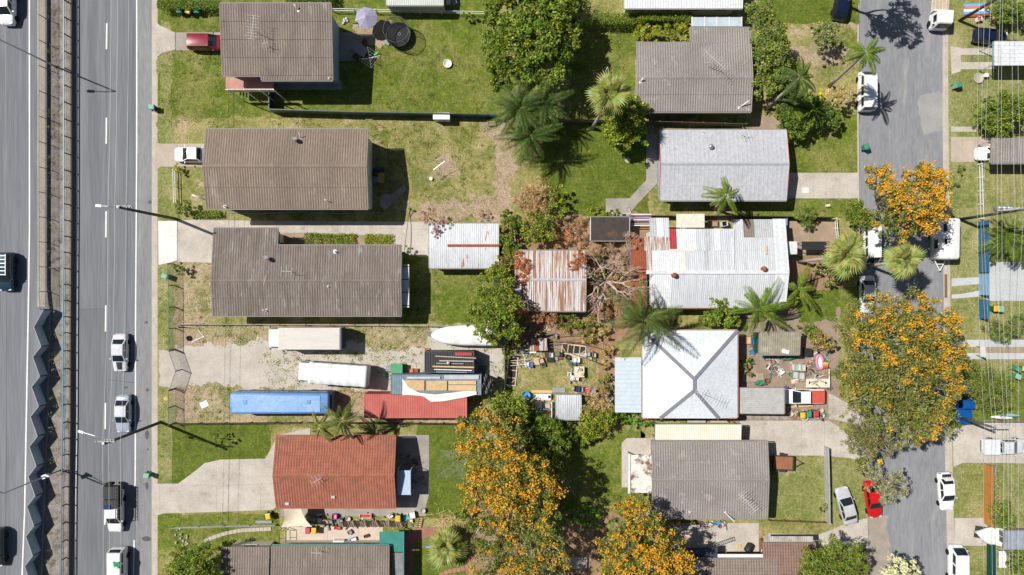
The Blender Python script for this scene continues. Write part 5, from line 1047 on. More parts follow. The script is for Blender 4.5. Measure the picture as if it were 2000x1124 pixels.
def palm(label, base, top, z, Lm, kind='feather', pal=None, n=18, name='palm_tree', r=.17, elev=(-5, 55), dead=0, droop=.55, skirt=False, cat='palm tree', wid=.26):
    b, t = P(*base), P(*top, z); pal = pal or P_DARK; root = thing(name, label, cat, tuple(b)); key = (kind, id(pal), round(Lm, 1), droop, wid)
    if key not in FR: FR[key] = [feather(Lm, pal, s, droop=droop, wid=wid) if kind == 'feather' else fan(Lm, pal, s) for s in range(3)]
    if z > .6:
        md = b.lerp(t, .5)+Vector((random.uniform(-.1, .1), random.uniform(-.1, .1), 0)); MB().tube([b-Vector((0, 0, .05)), b.lerp(md, .5), md, md.lerp(t, .6), t], [r*1.35, r*1.08, r, r*.92, r*.85], 9).build('trunk', PALEB, root, True)
    else: MB().lathe(b, [(.2, 0), (.24, .15), (.12, max(.2, z))], 9).build('trunk', BARK, root, True)
    rr = random.Random(label)
    dk = ('dead', kind, round(Lm, 1))
    if dk not in FR: FR[dk] = [feather(Lm*.9, G_DRY, 9, droop=1.0) if kind == 'feather' else fan(Lm*.9, G_DRY, 9)]
    for i in range(max(1, n//9)): inst(FR[dk][0], 'dead_frond', root, t-b-Vector((0, 0, .15)), (0, R(25+8*i), rr.uniform(0, 6.28)))
    for i in range(n):
        az = i*2.39996+rr.uniform(-.4, .4); e = elev[0]+(elev[1]-elev[0])*((i+.5)/n)+rr.uniform(-6, 6); o = inst(FR[key][i % 3], 'frond', root, t-b, (0, -R(e), az), (rr.uniform(.68, 1.12),)*3)
    return root
# ------------------------------------------------------------------ the trees
tree('fig_tree', 'big dense dark green tree behind the paddling pool lawn', (1040, 90), [(995, 40, 52, 5.6), (1055, 22, 60, 6.4), (1092, 82, 44, 6), (1005, 105, 56, 5.8), (1062, 128, 50, 6.2), (1035, -30, 60, 6), (985, 150, 34, 4.6), (1105, 20, 36, 5.2), (1045, 75, 60, 7)], G_MID, leaf=(.38, .22), dens=85, trunk=.4, cl=60)
palm('feathery dark green palm with the widest crown beside the metal fence end', (1022, 236), (1015, 215), 6.5, 3.9, n=34, elev=(-35, 70), droop=.75)
palm('feathery dark green palm growing close beside the worn earth yard', (1040, 275), (1034, 268), 5.4, 3.5, n=30, elev=(-35, 70), droop=.7)
palm('feathery dark palm squeezed against the big dense tree', (1060, 215), (1062, 205), 5.6, 3.1, n=26, elev=(-30, 70), droop=.7)
palm('leaning palm with a bare grey trunk beside the broad leaf tree', (1156, 252), (1192, 188), 10.2, 2.5, 'fan', P_FAN, n=20, elev=(-50, 60))
tree('broadleaf_tree', 'rounded yellow green tree between the two pale roofed houses', (1210, 250), [(1205, 232, 32, 4), (1236, 222, 30, 4.2), (1228, 256, 36, 4), (1196, 258, 24, 3.2), (1215, 278, 18, 3)], G_YEL[:3]+G_MID[:3], leaf=(.36, .22), dens=85)
hedge('clipped green hedge running towards the big dense tree', 1146, 28, 1243, 50, 1.8, G_MID); hedge('tall dark hedge behind the tropical garden bed', 1244, 28, 1350, 44, 2.2, G_MID+G_YEL[:1])
shrub('bright yellow green tropical plants filling the house corner', [(1262, 66, 20, 1.4), (1290, 70, 22, 1.5), (1320, 68, 24, 1.6), (1337, 60, 16, 1.6), (1254, 50, 12, 1.5)], G_YEL, leaf=(.5, .16), dens=70)
tree('leafy_tree', 'lush green tree crowding the end of the weathered roof', (1495, 100), [(1485, 30, 30, 4), (1508, 68, 30, 4.4), (1500, 112, 34, 4.6), (1520, 150, 28, 4), (1492, 165, 26, 3.6), (1478, 88, 18, 3.2)], G_MID+G_GREY[:1], leaf=(.26, .14), dens=120)
palm('leaning palm with a long pale trunk above the lush shrubs', (1497, 212), (1562, 152), 9.2, 2.4, 'feather', P_DARK, n=13, elev=(-15, 45)); palm('leaning palm whose crown hangs above the long white van', (1619, 169), (1690, 104), 10.2, 2.3, 'feather', P_BRI, n=14, elev=(-15, 45))
palm('young cycad palm beside the dark shrubs near the red trimmed house', (1543, 205), (1548, 200), 1.9, 2.4, 'feather', P_DARK, n=20, elev=(0, 65)); shrub('dark shrub under the leaning palm beside the pale metal roof', [(1540, 232, 24, 2), (1560, 245, 26, 2.2), (1525, 222, 18, 2), (1552, 262, 18, 1.8)], G_DARK+G_YEL[:1], leaf=(.24, .14))
shrub('glossy green shrub below the yellow flowering bush', [(1600, 222, 26, 2.2), (1622, 235, 20, 2), (1585, 205, 20, 2)], G_DARK, leaf=(.26, .15)); shrub('bright golden bush beside the speckled purple bush', [(1604, 186, 11, 1.6)], [(.5, .40, .01), (.42, .36, .02), (.3, .3, .02)]); shrub('speckled purple and gold bush beside the golden bush', [(1632, 190, 18, 2.2), (1650, 186, 16, 2.4), (1640, 206, 14, 2)], [(.28, .26, .08), (.36, .30, .05), (.24, .19, .17), (.30, .25, .22)])
tree('frangipani_tree', 'sparse grey branched tree above the worn earth path', (1607, 72), [(1600, 60, 22, 3), (1612, 82, 24, 3), (1625, 62, 18, 3.2)], G_MID+G_GREY, leaf=(.3, .09), dens=110, bark=PALEB, trunk=.14)
tree('street_tree', 'tall yellow tinged tree at the kerb casting a broad shadow across the street', (1650, 10), [(1712, -62, 36, 9), (1745, -46, 34, 9.4), (1690, -50, 28, 8.5), (1740, -85, 34, 9)], G_YEL+G_DARK, dens=70, bark=BARK)
tree('silky_oak', 'orange flowering tree spreading over the street above the white vans', (1690, 420), [(1712, 352, 30, 8.2, .9), (1748, 368, 36, 8.8, .8), (1790, 352, 34, 9, 1), (1826, 362, 32, 8.6, 1), (1812, 402, 38, 9, 1), (1770, 405, 36, 9.2, .9), (1735, 408, 32, 8.4, .35), (1760, 445, 30, 8, .3), (1800, 440, 24, 8, .7), (1715, 435, 24, 7.5, .3)], G_OAK, leaf=(.32, .12), dens=80, bark=PALEB, trunk=.26)
shrub('dense green shrub at the kerb beside the orange flowering tree', [(1668, 412, 24, 2.6), (1682, 428, 20, 2.6)], G_MID, leaf=(.22, .13))
palm('fan palm with a leaning trunk above the brown garden bed', (1560, 512), (1652, 497), 9.0, 2.5, 'fan', P_FAN, n=30, elev=(-60, 65)); palm('fan palm standing over the street between van and caravan', (1698, 520), (1766, 507), 8.4, 2.1, 'fan', P_FAN, n=28, elev=(-60, 65))
palm('feather palm leaning over the red trimmed house roof', (1396, 408), (1418, 384), 7.6, 2.5, 'feather', P_BRI+P_YEL[:1], n=13, elev=(-25, 50), droop=.6)
palm('large dark feather palm shading the white hip roof', (1235, 622), (1257, 625), 6.6, 4.4, 'feather', P_DARK+[(.12, .15, .03)], n=20, elev=(-20, 65), droop=.65); palm('bright green cycad palm with the longest fronds beside the patched roof', (1450, 606), (1480, 604), 4.2, 3.9, 'feather', P_BRI, n=15, elev=(5, 55), wid=.2); palm('yellow green cycad palm at the corner of the patched roof', (1540, 560), (1560, 565), 3.0, 2.7, 'feather', P_BRI+P_YEL, n=13, elev=(0, 50))
shrub('glossy round green bush between palm and bright cycad', [(1400, 590, 22, 2.6), (1412, 612, 26, 2.6), (1385, 622, 18, 2.2), (1428, 628, 18, 2)], G_MID, leaf=(.3, .18)); shrub('feathery green bush at the end of the dark back fence', [(1572, 420, 20, 1.6), (1578, 434, 12, 1.4)], P_DARK+G_MID, leaf=(.4, .06)); shrub('small rounded green bush below the big fan palm', [(1622, 548, 16, 1.2), (1600, 525, 14, 1)], G_DARK+G_DRY[:1])
tree('silky_oak', 'largest orange flowering tree with a canopy covering half the street', (1690, 740), [(1672, 632, 40, 8.6, 0.32), (1722, 612, 44, 9.6, 0.43), (1785, 602, 38, 9.6, 0.58), (1830, 640, 40, 9.4, 0.65), (1760, 655, 56, 10.6, 0.54), (1690, 690, 48, 9.6, 0.22), (1660, 720, 34, 8, 0.22), (1830, 700, 46, 9.6, 0.65), (1775, 720, 60, 10.8, 0.22), (1860, 680, 26, 8.6, 0.58), (1700, 755, 48, 9, 0.07), (1845, 755, 36, 8.6, 0.22), (1780, 780, 52, 9.6, 0.07), (1725, 805, 42, 8.6, 0.09), (1820, 815, 44, 8.8, 0.29), (1775, 835, 38, 8.2, 0.09), (1672, 780, 26, 7.6, 0.14)], G_OAK+G_OLIVE[:2], leaf=(.32, .12), dens=80, bark=PALEB, trunk=.34)
tree('olive_tree', 'olive brown foliage tree overhanging the wide concrete driveway', (1672, 850), [(1672, 828, 34, 5.6), (1660, 856, 26, 5), (1700, 868, 34, 5.6), (1735, 862, 26, 5.4), (1690, 850, 30, 6)], G_OLIVE, leaf=(.26, .07), dens=95, bark=PALEB)
tree('grey_tree', 'grey green tree overhanging the red sedan', (1690, 930), [(1700, 918, 22, 4), (1718, 942, 26, 4.6), (1745, 950, 26, 4.6), (1730, 968, 22, 4.4), (1752, 930, 16, 4.2)], G_GREY, leaf=(.2, .07), dens=120); shrub('low olive bush behind the fallen yellow bin', [(1684, 908, 18, 2)], G_OLIVE+G_MID)
shrub('wide feathery green bush spreading over the verge beside the blue ute', [(1905, 740, 34, 3), (1932, 765, 38, 3.2), (1950, 785, 26, 2.8), (1890, 720, 20, 2.4), (1962, 750, 20, 2.4)], G_MID+G_OLIVE[:2], leaf=(.22, .07), dens=130)
tree('silky_oak', 'orange flowering tree beside the red container and scrap garden', (1010, 900), [(918, 838, 30, 7.6, .4), (955, 812, 30, 7.4, .25), (950, 866, 42, 9, .7), (905, 880, 24, 7.6, .6), (1000, 842, 30, 8, .25), (985, 905, 48, 10, .9), (935, 930, 38, 9, .9), (1035, 925, 44, 9.6, .75), (975, 955, 46, 10, 1), (1040, 975, 44, 9.4, .5), (930, 972, 26, 8, .7), (1080, 950, 24, 8, .5), (1000, 1010, 44, 9, .35), (960, 1040, 40, 8.6, .12), (1060, 1030, 40, 8.8, .3), (1015, 1068, 44, 8.8, .25), (955, 1098, 40, 8.4, .4), (1080, 1080, 34, 8.4, .35), (1035, 1120, 44, 8.4, .3), (985, 1145, 40, 8.2, .2)], G_OAK+G_OLIVE[:1]+G_MID[:1], leaf=(.32, .12), dens=80, bark=PALEB, trunk=.36)
tree('silky_oak', 'orange flowering tree beside the toys and concrete patio', (1215, 1080), [(1222, 986, 26, 7, .8), (1248, 1010, 36, 8, .9), (1215, 1030, 34, 7.6, .35), (1272, 1052, 40, 8.6, 1), (1230, 1072, 44, 9, .8), (1190, 1065, 26, 7.2, .4), (1310, 1085, 34, 8, 1), (1268, 1105, 44, 8.8, 1), (1205, 1112, 40, 8.2, .6), (1330, 1120, 26, 7.6, 1), (1230, 1140, 46, 8.4, .6), (1180, 1125, 26, 7, .5)], G_OAK+G_MID[:1], leaf=(.32, .12), dens=80, bark=PALEB, trunk=.3)
tree('leafy_tree', 'glossy green tree between the covered boat and rusty shed', (975, 600), [(968, 560, 34, 4.6), (985, 595, 34, 5), (945, 602, 30, 4.6), (960, 640, 34, 4.8), (998, 640, 26, 4.4), (930, 628, 18, 3.8)], G_MID+G_YEL[:1], leaf=(.3, .17), dens=95)
tree('leafy_tree', 'small leafy green tree behind the blue tub', (1000, 795), [(985, 790, 28, 4), (1012, 800, 26, 4), (998, 815, 24, 4.2), (970, 782, 18, 3.6), (1020, 820, 18, 3.6)], G_MID+G_YEL[:2], leaf=(.28, .16), dens=100)
palm('tall palm with two drooping heads above the terracotta roof', (700, 880), (668, 822), 7.2, 2.4, 'feather', P_YEL+P_DARK, n=16, elev=(-40, 45), droop=.8); palm('thin palm beside the blue bus tail and terracotta roof', (655, 880), (624, 835), 7.0, 1.9, 'feather', P_YEL, n=11, elev=(-40, 45), droop=.8)
palm('spiky grey green cycad on the round garden lawn', (868, 1062), (872, 1063), 1.3, 2.5, 'fan', P_FAN, n=24, elev=(-10, 70), name='cycad', cat='cycad')
tree('leafy_tree', 'rounded bright green tree beside the pale kerbed garden', (372, 1105), [(360, 1088, 28, 4.4), (395, 1085, 28, 4.6), (380, 1108, 34, 5), (345, 1115, 24, 4), (415, 1112, 24, 4.2), (372, 1135, 34, 4.4)], G_MID+[(.13, .19, .02)], leaf=(.22, .11), dens=150)
tree('leafy_tree', 'broad mid green tree beside the red brown tiled wing', (1620, 1110), [(1585, 1090, 30, 5), (1625, 1075, 30, 5.4), (1660, 1085, 28, 5), (1610, 1112, 38, 5.6), (1655, 1115, 34, 5.2), (1575, 1120, 26, 4.6), (1682, 1108, 18, 4.4)], G_MID+G_OAK[:2], leaf=(.26, .1), dens=115)
tree('flowering_tree', 'pale cream flowered tree at the kerb below the sandy street edge', (1745, 1130), [(1745, 1112, 26, 4.2), (1775, 1118, 24, 4.2), (1760, 1135, 28, 4.4), (1732, 1128, 18, 3.8)], [(.62, .58, .36), (.50, .48, .24), (.20, .24, .06), (.70, .66, .48)], leaf=(.2, .12), dens=140)
# scrub in the middle of the block
shrub('brown dead vine mound beside the red trimmed back lawn', [(1030, 388, 28, 2.2), (1050, 370, 24, 2.2), (1045, 412, 26, 2.2), (1068, 398, 16, 2)], G_BROWN+G_DRY[:1], leaf=(.24, .06), dens=150, name='vine_mound'); shrub('leafy green creeper over the brown vine mound', [(1090, 375, 16, 2.2), (1048, 440, 30, 2.6), (1070, 455, 22, 2.2), (1035, 462, 20, 2), (1085, 410, 22, 2)], G_YEL[:3]+G_MID, leaf=(.24, .13), dens=110)
shrub('green bush between the rusty tin shed and dead vines', [(1000, 440, 20, 2), (985, 470, 20, 2.2), (1000, 490, 18, 2), (990, 420, 14, 1.6)], G_MID, leaf=(.24, .14)); shrub('yellow green bush beside the fence behind the dark shed', [(1155, 416, 16, 1.6), (1172, 420, 16, 1.6), (1200, 420, 12, 1.4)], G_MID+G_YEL, leaf=(.24, .15))
shrub('rust brown dead leaf heap on one corner of the striped shed roof', [(1020, 520, 18, 3.0), (1022, 545, 14, 3.0), (1014, 500, 12, 2.8)], G_RUST, leaf=(.22, .06), dens=230, name='leaf_heap', cat='leaf heap', flat=.3); shrub('rust brown dead leaf heap beside the dead tree on the striped shed', [(1130, 505, 16, 3.0), (1118, 522, 11, 3.0)], G_RUST, leaf=(.22, .06), dens=230, name='leaf_heap', cat='leaf heap', flat=.3)
shrub('tangle of dead brown vines at the foot of the striped shed', [(1020, 600, 22, 2.4), (1045, 612, 20, 2.2), (1075, 622, 18, 1.6), (1010, 630, 20, 1.8)], G_BROWN+G_RUST, leaf=(.24, .06), dens=170, name='vine_mound'); shrub('low green weeds below the striped shed', [(1100, 632, 18, 1), (1140, 640, 18, 1), (1120, 618, 14, 1), (1160, 628, 14, .9)], G_MID+G_BROWN[:1], leaf=(.2, .1)); shrub('tangled green creeper along the dark paling fence', [(1005, 655, 18, 1.4), (990, 690, 12, 1.2), (1012, 630, 16, 1.8)], G_MID+G_BROWN[:1], leaf=(.22, .12))
shrub('straw coloured dry bush beside the pale blue verandah', [(1165, 775, 22, 1.8), (1150, 800, 20, 1.8), (1178, 800, 20, 1.8)], G_DRY[:2]+G_BROWN[:2]+G_YEL[:1], leaf=(.3, .06), dens=130); shrub('yellow green bush between dry bush and white hip roof house', [(1160, 825, 30, 2.2), (1190, 815, 20, 2), (1145, 845, 20, 1.8)], G_YEL[:3]+G_MID[:2], leaf=(.22, .12)); shrub('row of leafy green shrubs under the hip roof eave', [(1210, 815, 14, 1.2), (1235, 820, 14, 1.2), (1262, 822, 14, 1.2), (1288, 822, 12, 1.2)], [(.06, .15, .015), (.08, .18, .02), (.10, .2, .03)], leaf=(.2, .14))
shrub('dark feathery bush in the shade behind the small grey shed', [(1062, 835, 26, 2), (1090, 845, 20, 2), (1050, 860, 18, 1.6)], G_DARK+G_YEL[:1], leaf=(.32, .06)); shrub('loose olive bush sprouting beside the pale verandah wall', [(1180, 740, 12, 1), (1188, 762, 12, 1)], G_MID, leaf=(.2, .1))
shrub('purple leafed shrub overhanging the tin shed roof', [(838, 425, 18, 2.8), (860, 440, 16, 3.0), (850, 455, 12, 3.0)], G_RED, leaf=(.16, .07), dens=120); shrub('small dry purple tuft beside the tin shed', [(945, 418, 12, .5)], G_RED+G_DRY, leaf=(.2, .05))
shrub('low round green shrub at the driveway garden corner', [(356, 405, 16, 1.3), (370, 412, 10, 1)], G_MID, leaf=(.18, .1)); hedge('low green hedge beside the dish house driveway', 372, 412, 432, 424, .7, G_MID+G_YEL[:1]); shrub('small yellow bush in the dish house front garden', [(348, 328, 9, .8), (356, 334, 7, .6)], G_YEL); shrub('rounded green bush inside the green mesh fence', [(352, 524, 13, 1.1)], G_MID)
hedge('yellow green ground cover bed between driveway and brown roof', 630, 457, 694, 480, .45, G_YEL+G_MID); hedge('yellow green ground cover strip beside the driveway bend', 712, 458, 768, 481, .4, G_YEL); hedge('small bushy bed beside the brown roof notch', 595, 456, 627, 480, .6, G_MID+G_DRY[:1])
tree('sapling', 'young sapling on the lush front lawn', (420, 856), [(428, 857, 12, 1.6), (420, 850, 6, 1.4)], G_MID, dens=120, leaf=(.2, .1), trunk=.04, twigs=False)
shrub('leafy shrub beside the white flatbed truck and navy hatchback', [(1945, 20, 22, 1.6), (1970, 22, 22, 1.8), (1990, 28, 22, 1.8), (1958, 36, 16, 1.6)], G_DARK+G_MID, leaf=(.2, .12)); shrub('large round green bush below the white ribbed carport', [(1925, 222, 26, 2.4), (1950, 208, 30, 2.6), (1975, 222, 32, 2.6), (1950, 240, 30, 2.4), (1995, 205, 20, 2.2)], G_MID, leaf=(.24, .14))
palm('banana clump with broad leaves beside the deep blue fence', (1945, 462), (1962, 462), 2.6, 3.0, 'feather', P_BRI+P_YEL[:1]+P_DARK, n=16, elev=(0, 65), name='banana_plant', cat='banana plant', wid=.34); shrub('dark reddish bush beside the banana clump', [(1935, 498, 14, 1.2), (1928, 480, 12, 1.2)], G_RED+G_DARK); palm('second broad leafed banana clump above the pale concrete yard', (1985, 470), (1998, 478), 2.6, 2.8, 'feather', P_BRI+P_DARK, n=14, elev=(0, 60), name='banana_plant', cat='banana plant', wid=.34)
shrub('spiky grey leafed bush above the pale wheel strips', [(1935, 640, 20, 1.3), (1960, 645, 24, 1.4), (1985, 635, 22, 1.4)], G_GREY+G_MID+G_DARK, leaf=(.42, .05), dens=120); shrub('round green bush beside the slat fence foot', [(1950, 1005, 24, 2), (1965, 1018, 20, 1.8), (1962, 992, 16, 1.8)], G_MID, leaf=(.18, .1)); shrub('dark green bush beside the stored boat hull', [(1990, 1100, 26, 2), (2005, 1080, 20, 2)], G_MID); hedge('leafy flower border along the orange brown slat fence', 1938, 906, 1948, 980, .5, G_MID+[(.45, .2, .3)])
shrub('tiny dark cycad tuft on the verge opposite the red trimmed house', [(1875, 332, 9, .5)], P_DARK, leaf=(.4, .05)); shrub('second small dark tuft on the verge nearer the flowering tree', [(1868, 361, 8, .4)], P_DARK, leaf=(.4, .05)); shrub('pale green small shrub against the pale grey metal fence', [(1606, 993, 10, 1), (1614, 990, 7, 1)], G_GREY+G_MID)
shrub('trailing green plants beside the white garden fence', [(1575, 645, 16, .8), (1592, 655, 14, .8)], G_MID); shrub('orange flecked bush beside the scrap corner', [(1600, 668, 18, 2), (1618, 672, 14, 2), (1590, 655, 10, 1.6)], G_OLIVE+[(.6, .28, .03)]); shrub('green shrub with pink blooms beside the hip roof house wall', [(1456, 710, 14, .9), (1462, 728, 10, .8)], G_MID+[(.5, .2, .25)])
hedge('dark hedge along the back of the high set house plot', 310, 2, 432, 20, 1.5, G_DARK+G_MID); hedge('dark shrubbery behind the high set house roof', 560, -30, 650, 8, 1.6, G_DARK); shrub('small bush near the tin shed wall', [(800, 412, 6, .5), (790, 490, 12, .9)], G_MID+G_YEL[:1]); shrub('shaded leafy bushes beside the orange flowering tree trunk', [(1085, 1000, 22, 1.6), (1150, 1010, 24, 1.2), (1120, 1006, 18, 1.2)], [(.06, .14, .015), (.09, .18, .02)]); shrub('grey green shrubs behind the white shed at the top fence', [(915, 32, 10, .9), (930, 36, 8, .8)], G_MID)
shrub('tangled green and brown scrub between the rusty tin shed and striped shed', [(988, 505, 20, 2.2), (975, 530, 20, 2.6), (995, 545, 16, 2), (1000, 575, 18, 2), (988, 450, 18, 2)], G_MID+G_BROWN[:2]+G_YEL[:1], leaf=(.24, .12))
shrub('dry brushwood heap between the dead vines and dark shed', [(1090, 440, 18, .8), (1115, 455, 20, .8), (1130, 435, 16, .7), (1095, 470, 18, .7), (1135, 468, 14, .7)], G_BROWN+G_DRY[:2]+G_RUST[:1], leaf=(.5, .04), dens=150, name='brush_heap', cat='brush heap', flat=.35, up=.3)
shrub('brown tangle of dead creeper around the bare tree foot', [(1165, 490, 18, 1), (1185, 575, 22, 1.2), (1160, 545, 18, 1), (1205, 545, 20, 1.4), (1190, 480, 16, 1.2), (1215, 615, 18, 1.2), (1175, 610, 18, 1.2), (1235, 555, 18, 2.4), (1205, 460, 14, 1.4), (1150, 520, 14, 1.2)], G_BROWN+[(.20, .2, .06), (.38, .30, .22)], leaf=(.34, .04), dens=190, name='vine_mound', flat=.5, up=.2)
shrub('low mixed shrubs beside the worn path near the leaning palms', [(1530, 175, 18, 1.6), (1575, 190, 16, 1.4), (1545, 130, 16, 1.6), (1530, 95, 18, 2)], G_MID+G_YEL[:1], leaf=(.22, .12))
shrub('patch of green weeds beneath the bare dead tree', [(1172, 500, 12, .6), (1178, 535, 12, .6), (1245, 600, 16, 1), (1258, 575, 12, .9)], G_MID+G_YEL[:1], leaf=(.22, .12))
shrub('straggling green scrub below the collapsed hut', [(1010, 668, 14, 1), (1145, 655, 16, .9), (1175, 650, 16, 1), (1185, 685, 14, .9), (1180, 715, 12, .8)], G_YEL[:2]+G_BROWN[:2]+G_DRY[:1], leaf=(.26, .07))
shrub('dense leafy understorey beside the small grey shed', [(1040, 818, 20, 1.8), (1025, 845, 24, 2), (1075, 862, 20, 1.6), (1105, 838, 18, 1.6), (1128, 855, 18, 1.5), (1070, 845, 30, 3.6), (1092, 868, 24, 3)], G_MID+G_DARK, leaf=(.28, .12))
shrub('mixed green understorey beneath the orange flowering canopy', [(1050, 880, 30, 3), (1085, 905, 26, 2.6), (1080, 985, 24, 2), (900, 1000, 16, 1.4), (920, 1020, 18, 1.6)], G_MID+G_OAK, leaf=(.28, .12))
# dead tree
random.seed(21); root = thing('dead_tree', 'bare dead tree with pale branches beside the patched roof', 'tree', tuple(P(1180, 550))); wood = MB(); tw = MB(); b = P(1180, 550)
def grow(p, d, L, r, dep, mb):
    q = p+d*L; limb(mb, p, q, r, r*.62, .08, 3)
    if dep == 0: return
    for k in range(3 if dep > 1 else 4):
        nd = (d+Vector((random.uniform(-1, 1), random.uniform(-1, 1), random.uniform(-.25, .5)))*.75).normalized(); grow(p.lerp(q, random.uniform(.55, 1)), nd, L*random.uniform(.55, .85), max(.012, r*.58), dep-1, wood if dep > 2 else tw)
for a in range(7):
    an = a*.9+random.uniform(-.2, .2); grow(b+Vector((0, 0, 1.0)), Vector((math.cos(an)*.8, math.sin(an)*.8, .55)).normalized(), random.uniform(2.0, 2.9), .15, 3, wood)
limb(wood, b, b+Vector((0, 0, 1.2)), .3, .22); wood.build('trunk', PALEB, root, True); tw.build('twigs', M('pink_twig', (.50, .37, .30), (.40, .29, .23)), root)
shrub('brushy pinkish dead twigs beside the dead tree', [(1235, 470, 18, 2.8), (1215, 500, 18, 2.6), (1230, 530, 16, 2.8), (1165, 590, 16, 1.4), (1215, 590, 18, 2)], [(.28, .20, .15), (.24, .17, .12), (.36, .28, .21)], leaf=(.5, .03), dens=170, name='dead_brush', up=.1)
# weeds and tufts nobody could count
def tufts(name, boxes, pal, n, leaf=(.16, .05), hh=.07):
    pos = []
    for x0, y0, x1, y1 in boxes:
        a = (x1-x0)*(y1-y0); k = max(4, int(n*a/1e4/6)); cx, cy = RS.uniform(x0, x1, k), RS.uniform(y0, y1, k)
        for x, y in zip(cx, cy):
            m = RS.randint(8, 34); s = RS.uniform(1.5, 7); p = np.stack([x+RS.normal(size=m)*s, y+RS.normal(size=m)*s*.8], 1); pos.append(np.stack([(p[:, 0]-1000)/S, (562-p[:, 1])/S, np.full(m, hh)*(.3+RS.rand(m))], 1))
    o = bpy.data.objects.new(name, leaf_mesh(name, np.concatenate(pos), *leaf, pal, up=.2)); link(o); o['kind'] = 'stuff'; tag(o, 'scattered low weeds and grass tufts growing through the yards', 'weeds')
    return o
tufts('weeds', [(350, 634, 520, 670), (540, 640, 830, 700), (520, 684, 830, 770), (350, 755, 450, 822), (690, 700, 980, 735), (835, 640, 985, 690), (640, 760, 800, 825)], G_MID+G_YEL[:2]+G_DRY[:1], 330, (.2, .07))
tufts('garden_weeds', [(345, 515, 415, 628), (985, 420, 1265, 640), (1440, 640, 1640, 820), (990, 650, 1200, 830), (1105, 1000, 1260, 1124), (905, 990, 1010, 1124), (545, 456, 770, 482), (1534, 500, 1640, 565)], G_MID+G_DRY+G_BROWN, 200)
tufts('median_weeds', [(92, 0, 105, 40), (92, 240, 105, 320), (100, 60, 124, 600), (94, 20, 103, 600), (104, 640, 120, 1124)], G_YEL+G_DRY, 140, hh=.55)
for o in ('median_weeds',):
    me = bpy.data.objects[o].data; me.transform(Matrix.Translation((0, 0, .4)))
tufts('fallen_leaves', [(1110, 50, 1240, 240), (1060, 240, 1265, 420), (985, 420, 1265, 660)], [(.45, .36, .06), (.40, .22, .08), (.34, .16, .07)], 40, (.1, .07), .03)

tufts('lawn_tufts', [(312, 100, 440, 250), (535, 215, 720, 250), (660, 95, 960, 215), (725, 240, 960, 420), (800, 530, 960, 628), (1115, 60, 1240, 230), (1075, 250, 1260, 415)], [(.11, .13, .02), (.14, .155, .025), (.19, .17, .06), (.07, .10, .012), (.09, .12, .015)], 420, (.17, .05), .04)
tufts('verge_tufts', [(312, 520, 336, 680), (312, 760, 336, 945), (346, 830, 520, 895), (346, 1008, 530, 1060), (1505, 895, 1605, 1010), (1615, 880, 1688, 1030), (1862, 320, 1908, 440), (1862, 600, 1908, 660), (1862, 910, 1915, 1008), (1862, 150, 1905, 245), (840, 840, 900, 1000)], [(.13, .15, .03), (.16, .175, .04), (.21, .19, .08), (.09, .12, .018)], 420, (.16, .05), .04)
# ================================================================== yard things
def at(name, label, cat, px, py, ang=0, z=.045, group=None): p = P(px, py, z+.3); return thing(name, label, cat, (p.x, p.y, z), R(ang), group)
def wbin(label, px, py, ang, body, lid, fallen=False):
    r = at('wheelie_bin', label, 'bin', px, py, ang)
    if fallen: r.rotation_euler = (R(90), 0, R(ang)); r.location.z = .33
    MB().box((0, 0, .48), (.46, .52, .88), taper=1.0).loft([[(-.22, -.24, .06), (.22, -.24, .06), (.22, .24, .06), (-.22, .24, .06)], [(-.29, -.33, .94), (.29, -.33, .94), (.29, .34, .94), (-.29, .34, .94)]]).build('body', body, r, world=False)
    l = MB().loft([[(-.31, -.36, .945), (.31, -.36, .945), (.31, .37, .945), (-.31, .37, .945)], [(-.28, -.33, 1.0), (.28, -.33, 1.0), (.28, .34, 1.0), (-.28, .34, 1.0)], [(-.2, -.24, 1.03), (.2, -.24, 1.03), (.2, .26, 1.03), (-.2, .26, 1.03)]]).build('lid', lid, r, world=False)
    MB().tube([(-.24, .41, .93), (.24, .41, .93)], .022, 6).build('handle', body, l, world=False)
    wm = MB().lathe((0, 0, 0), [(.12, -.03), (.12, .03)], 10).mesh(TYRE)
    for s in (-1, 1): inst(wm, 'wheel', r, (s*.27, .28, .12), (0, R(90), 0))
    return r
LG = plain('bin_green', (.06, .27, .17)); LG2 = plain('bin_pale_green', (.25, .46, .36))
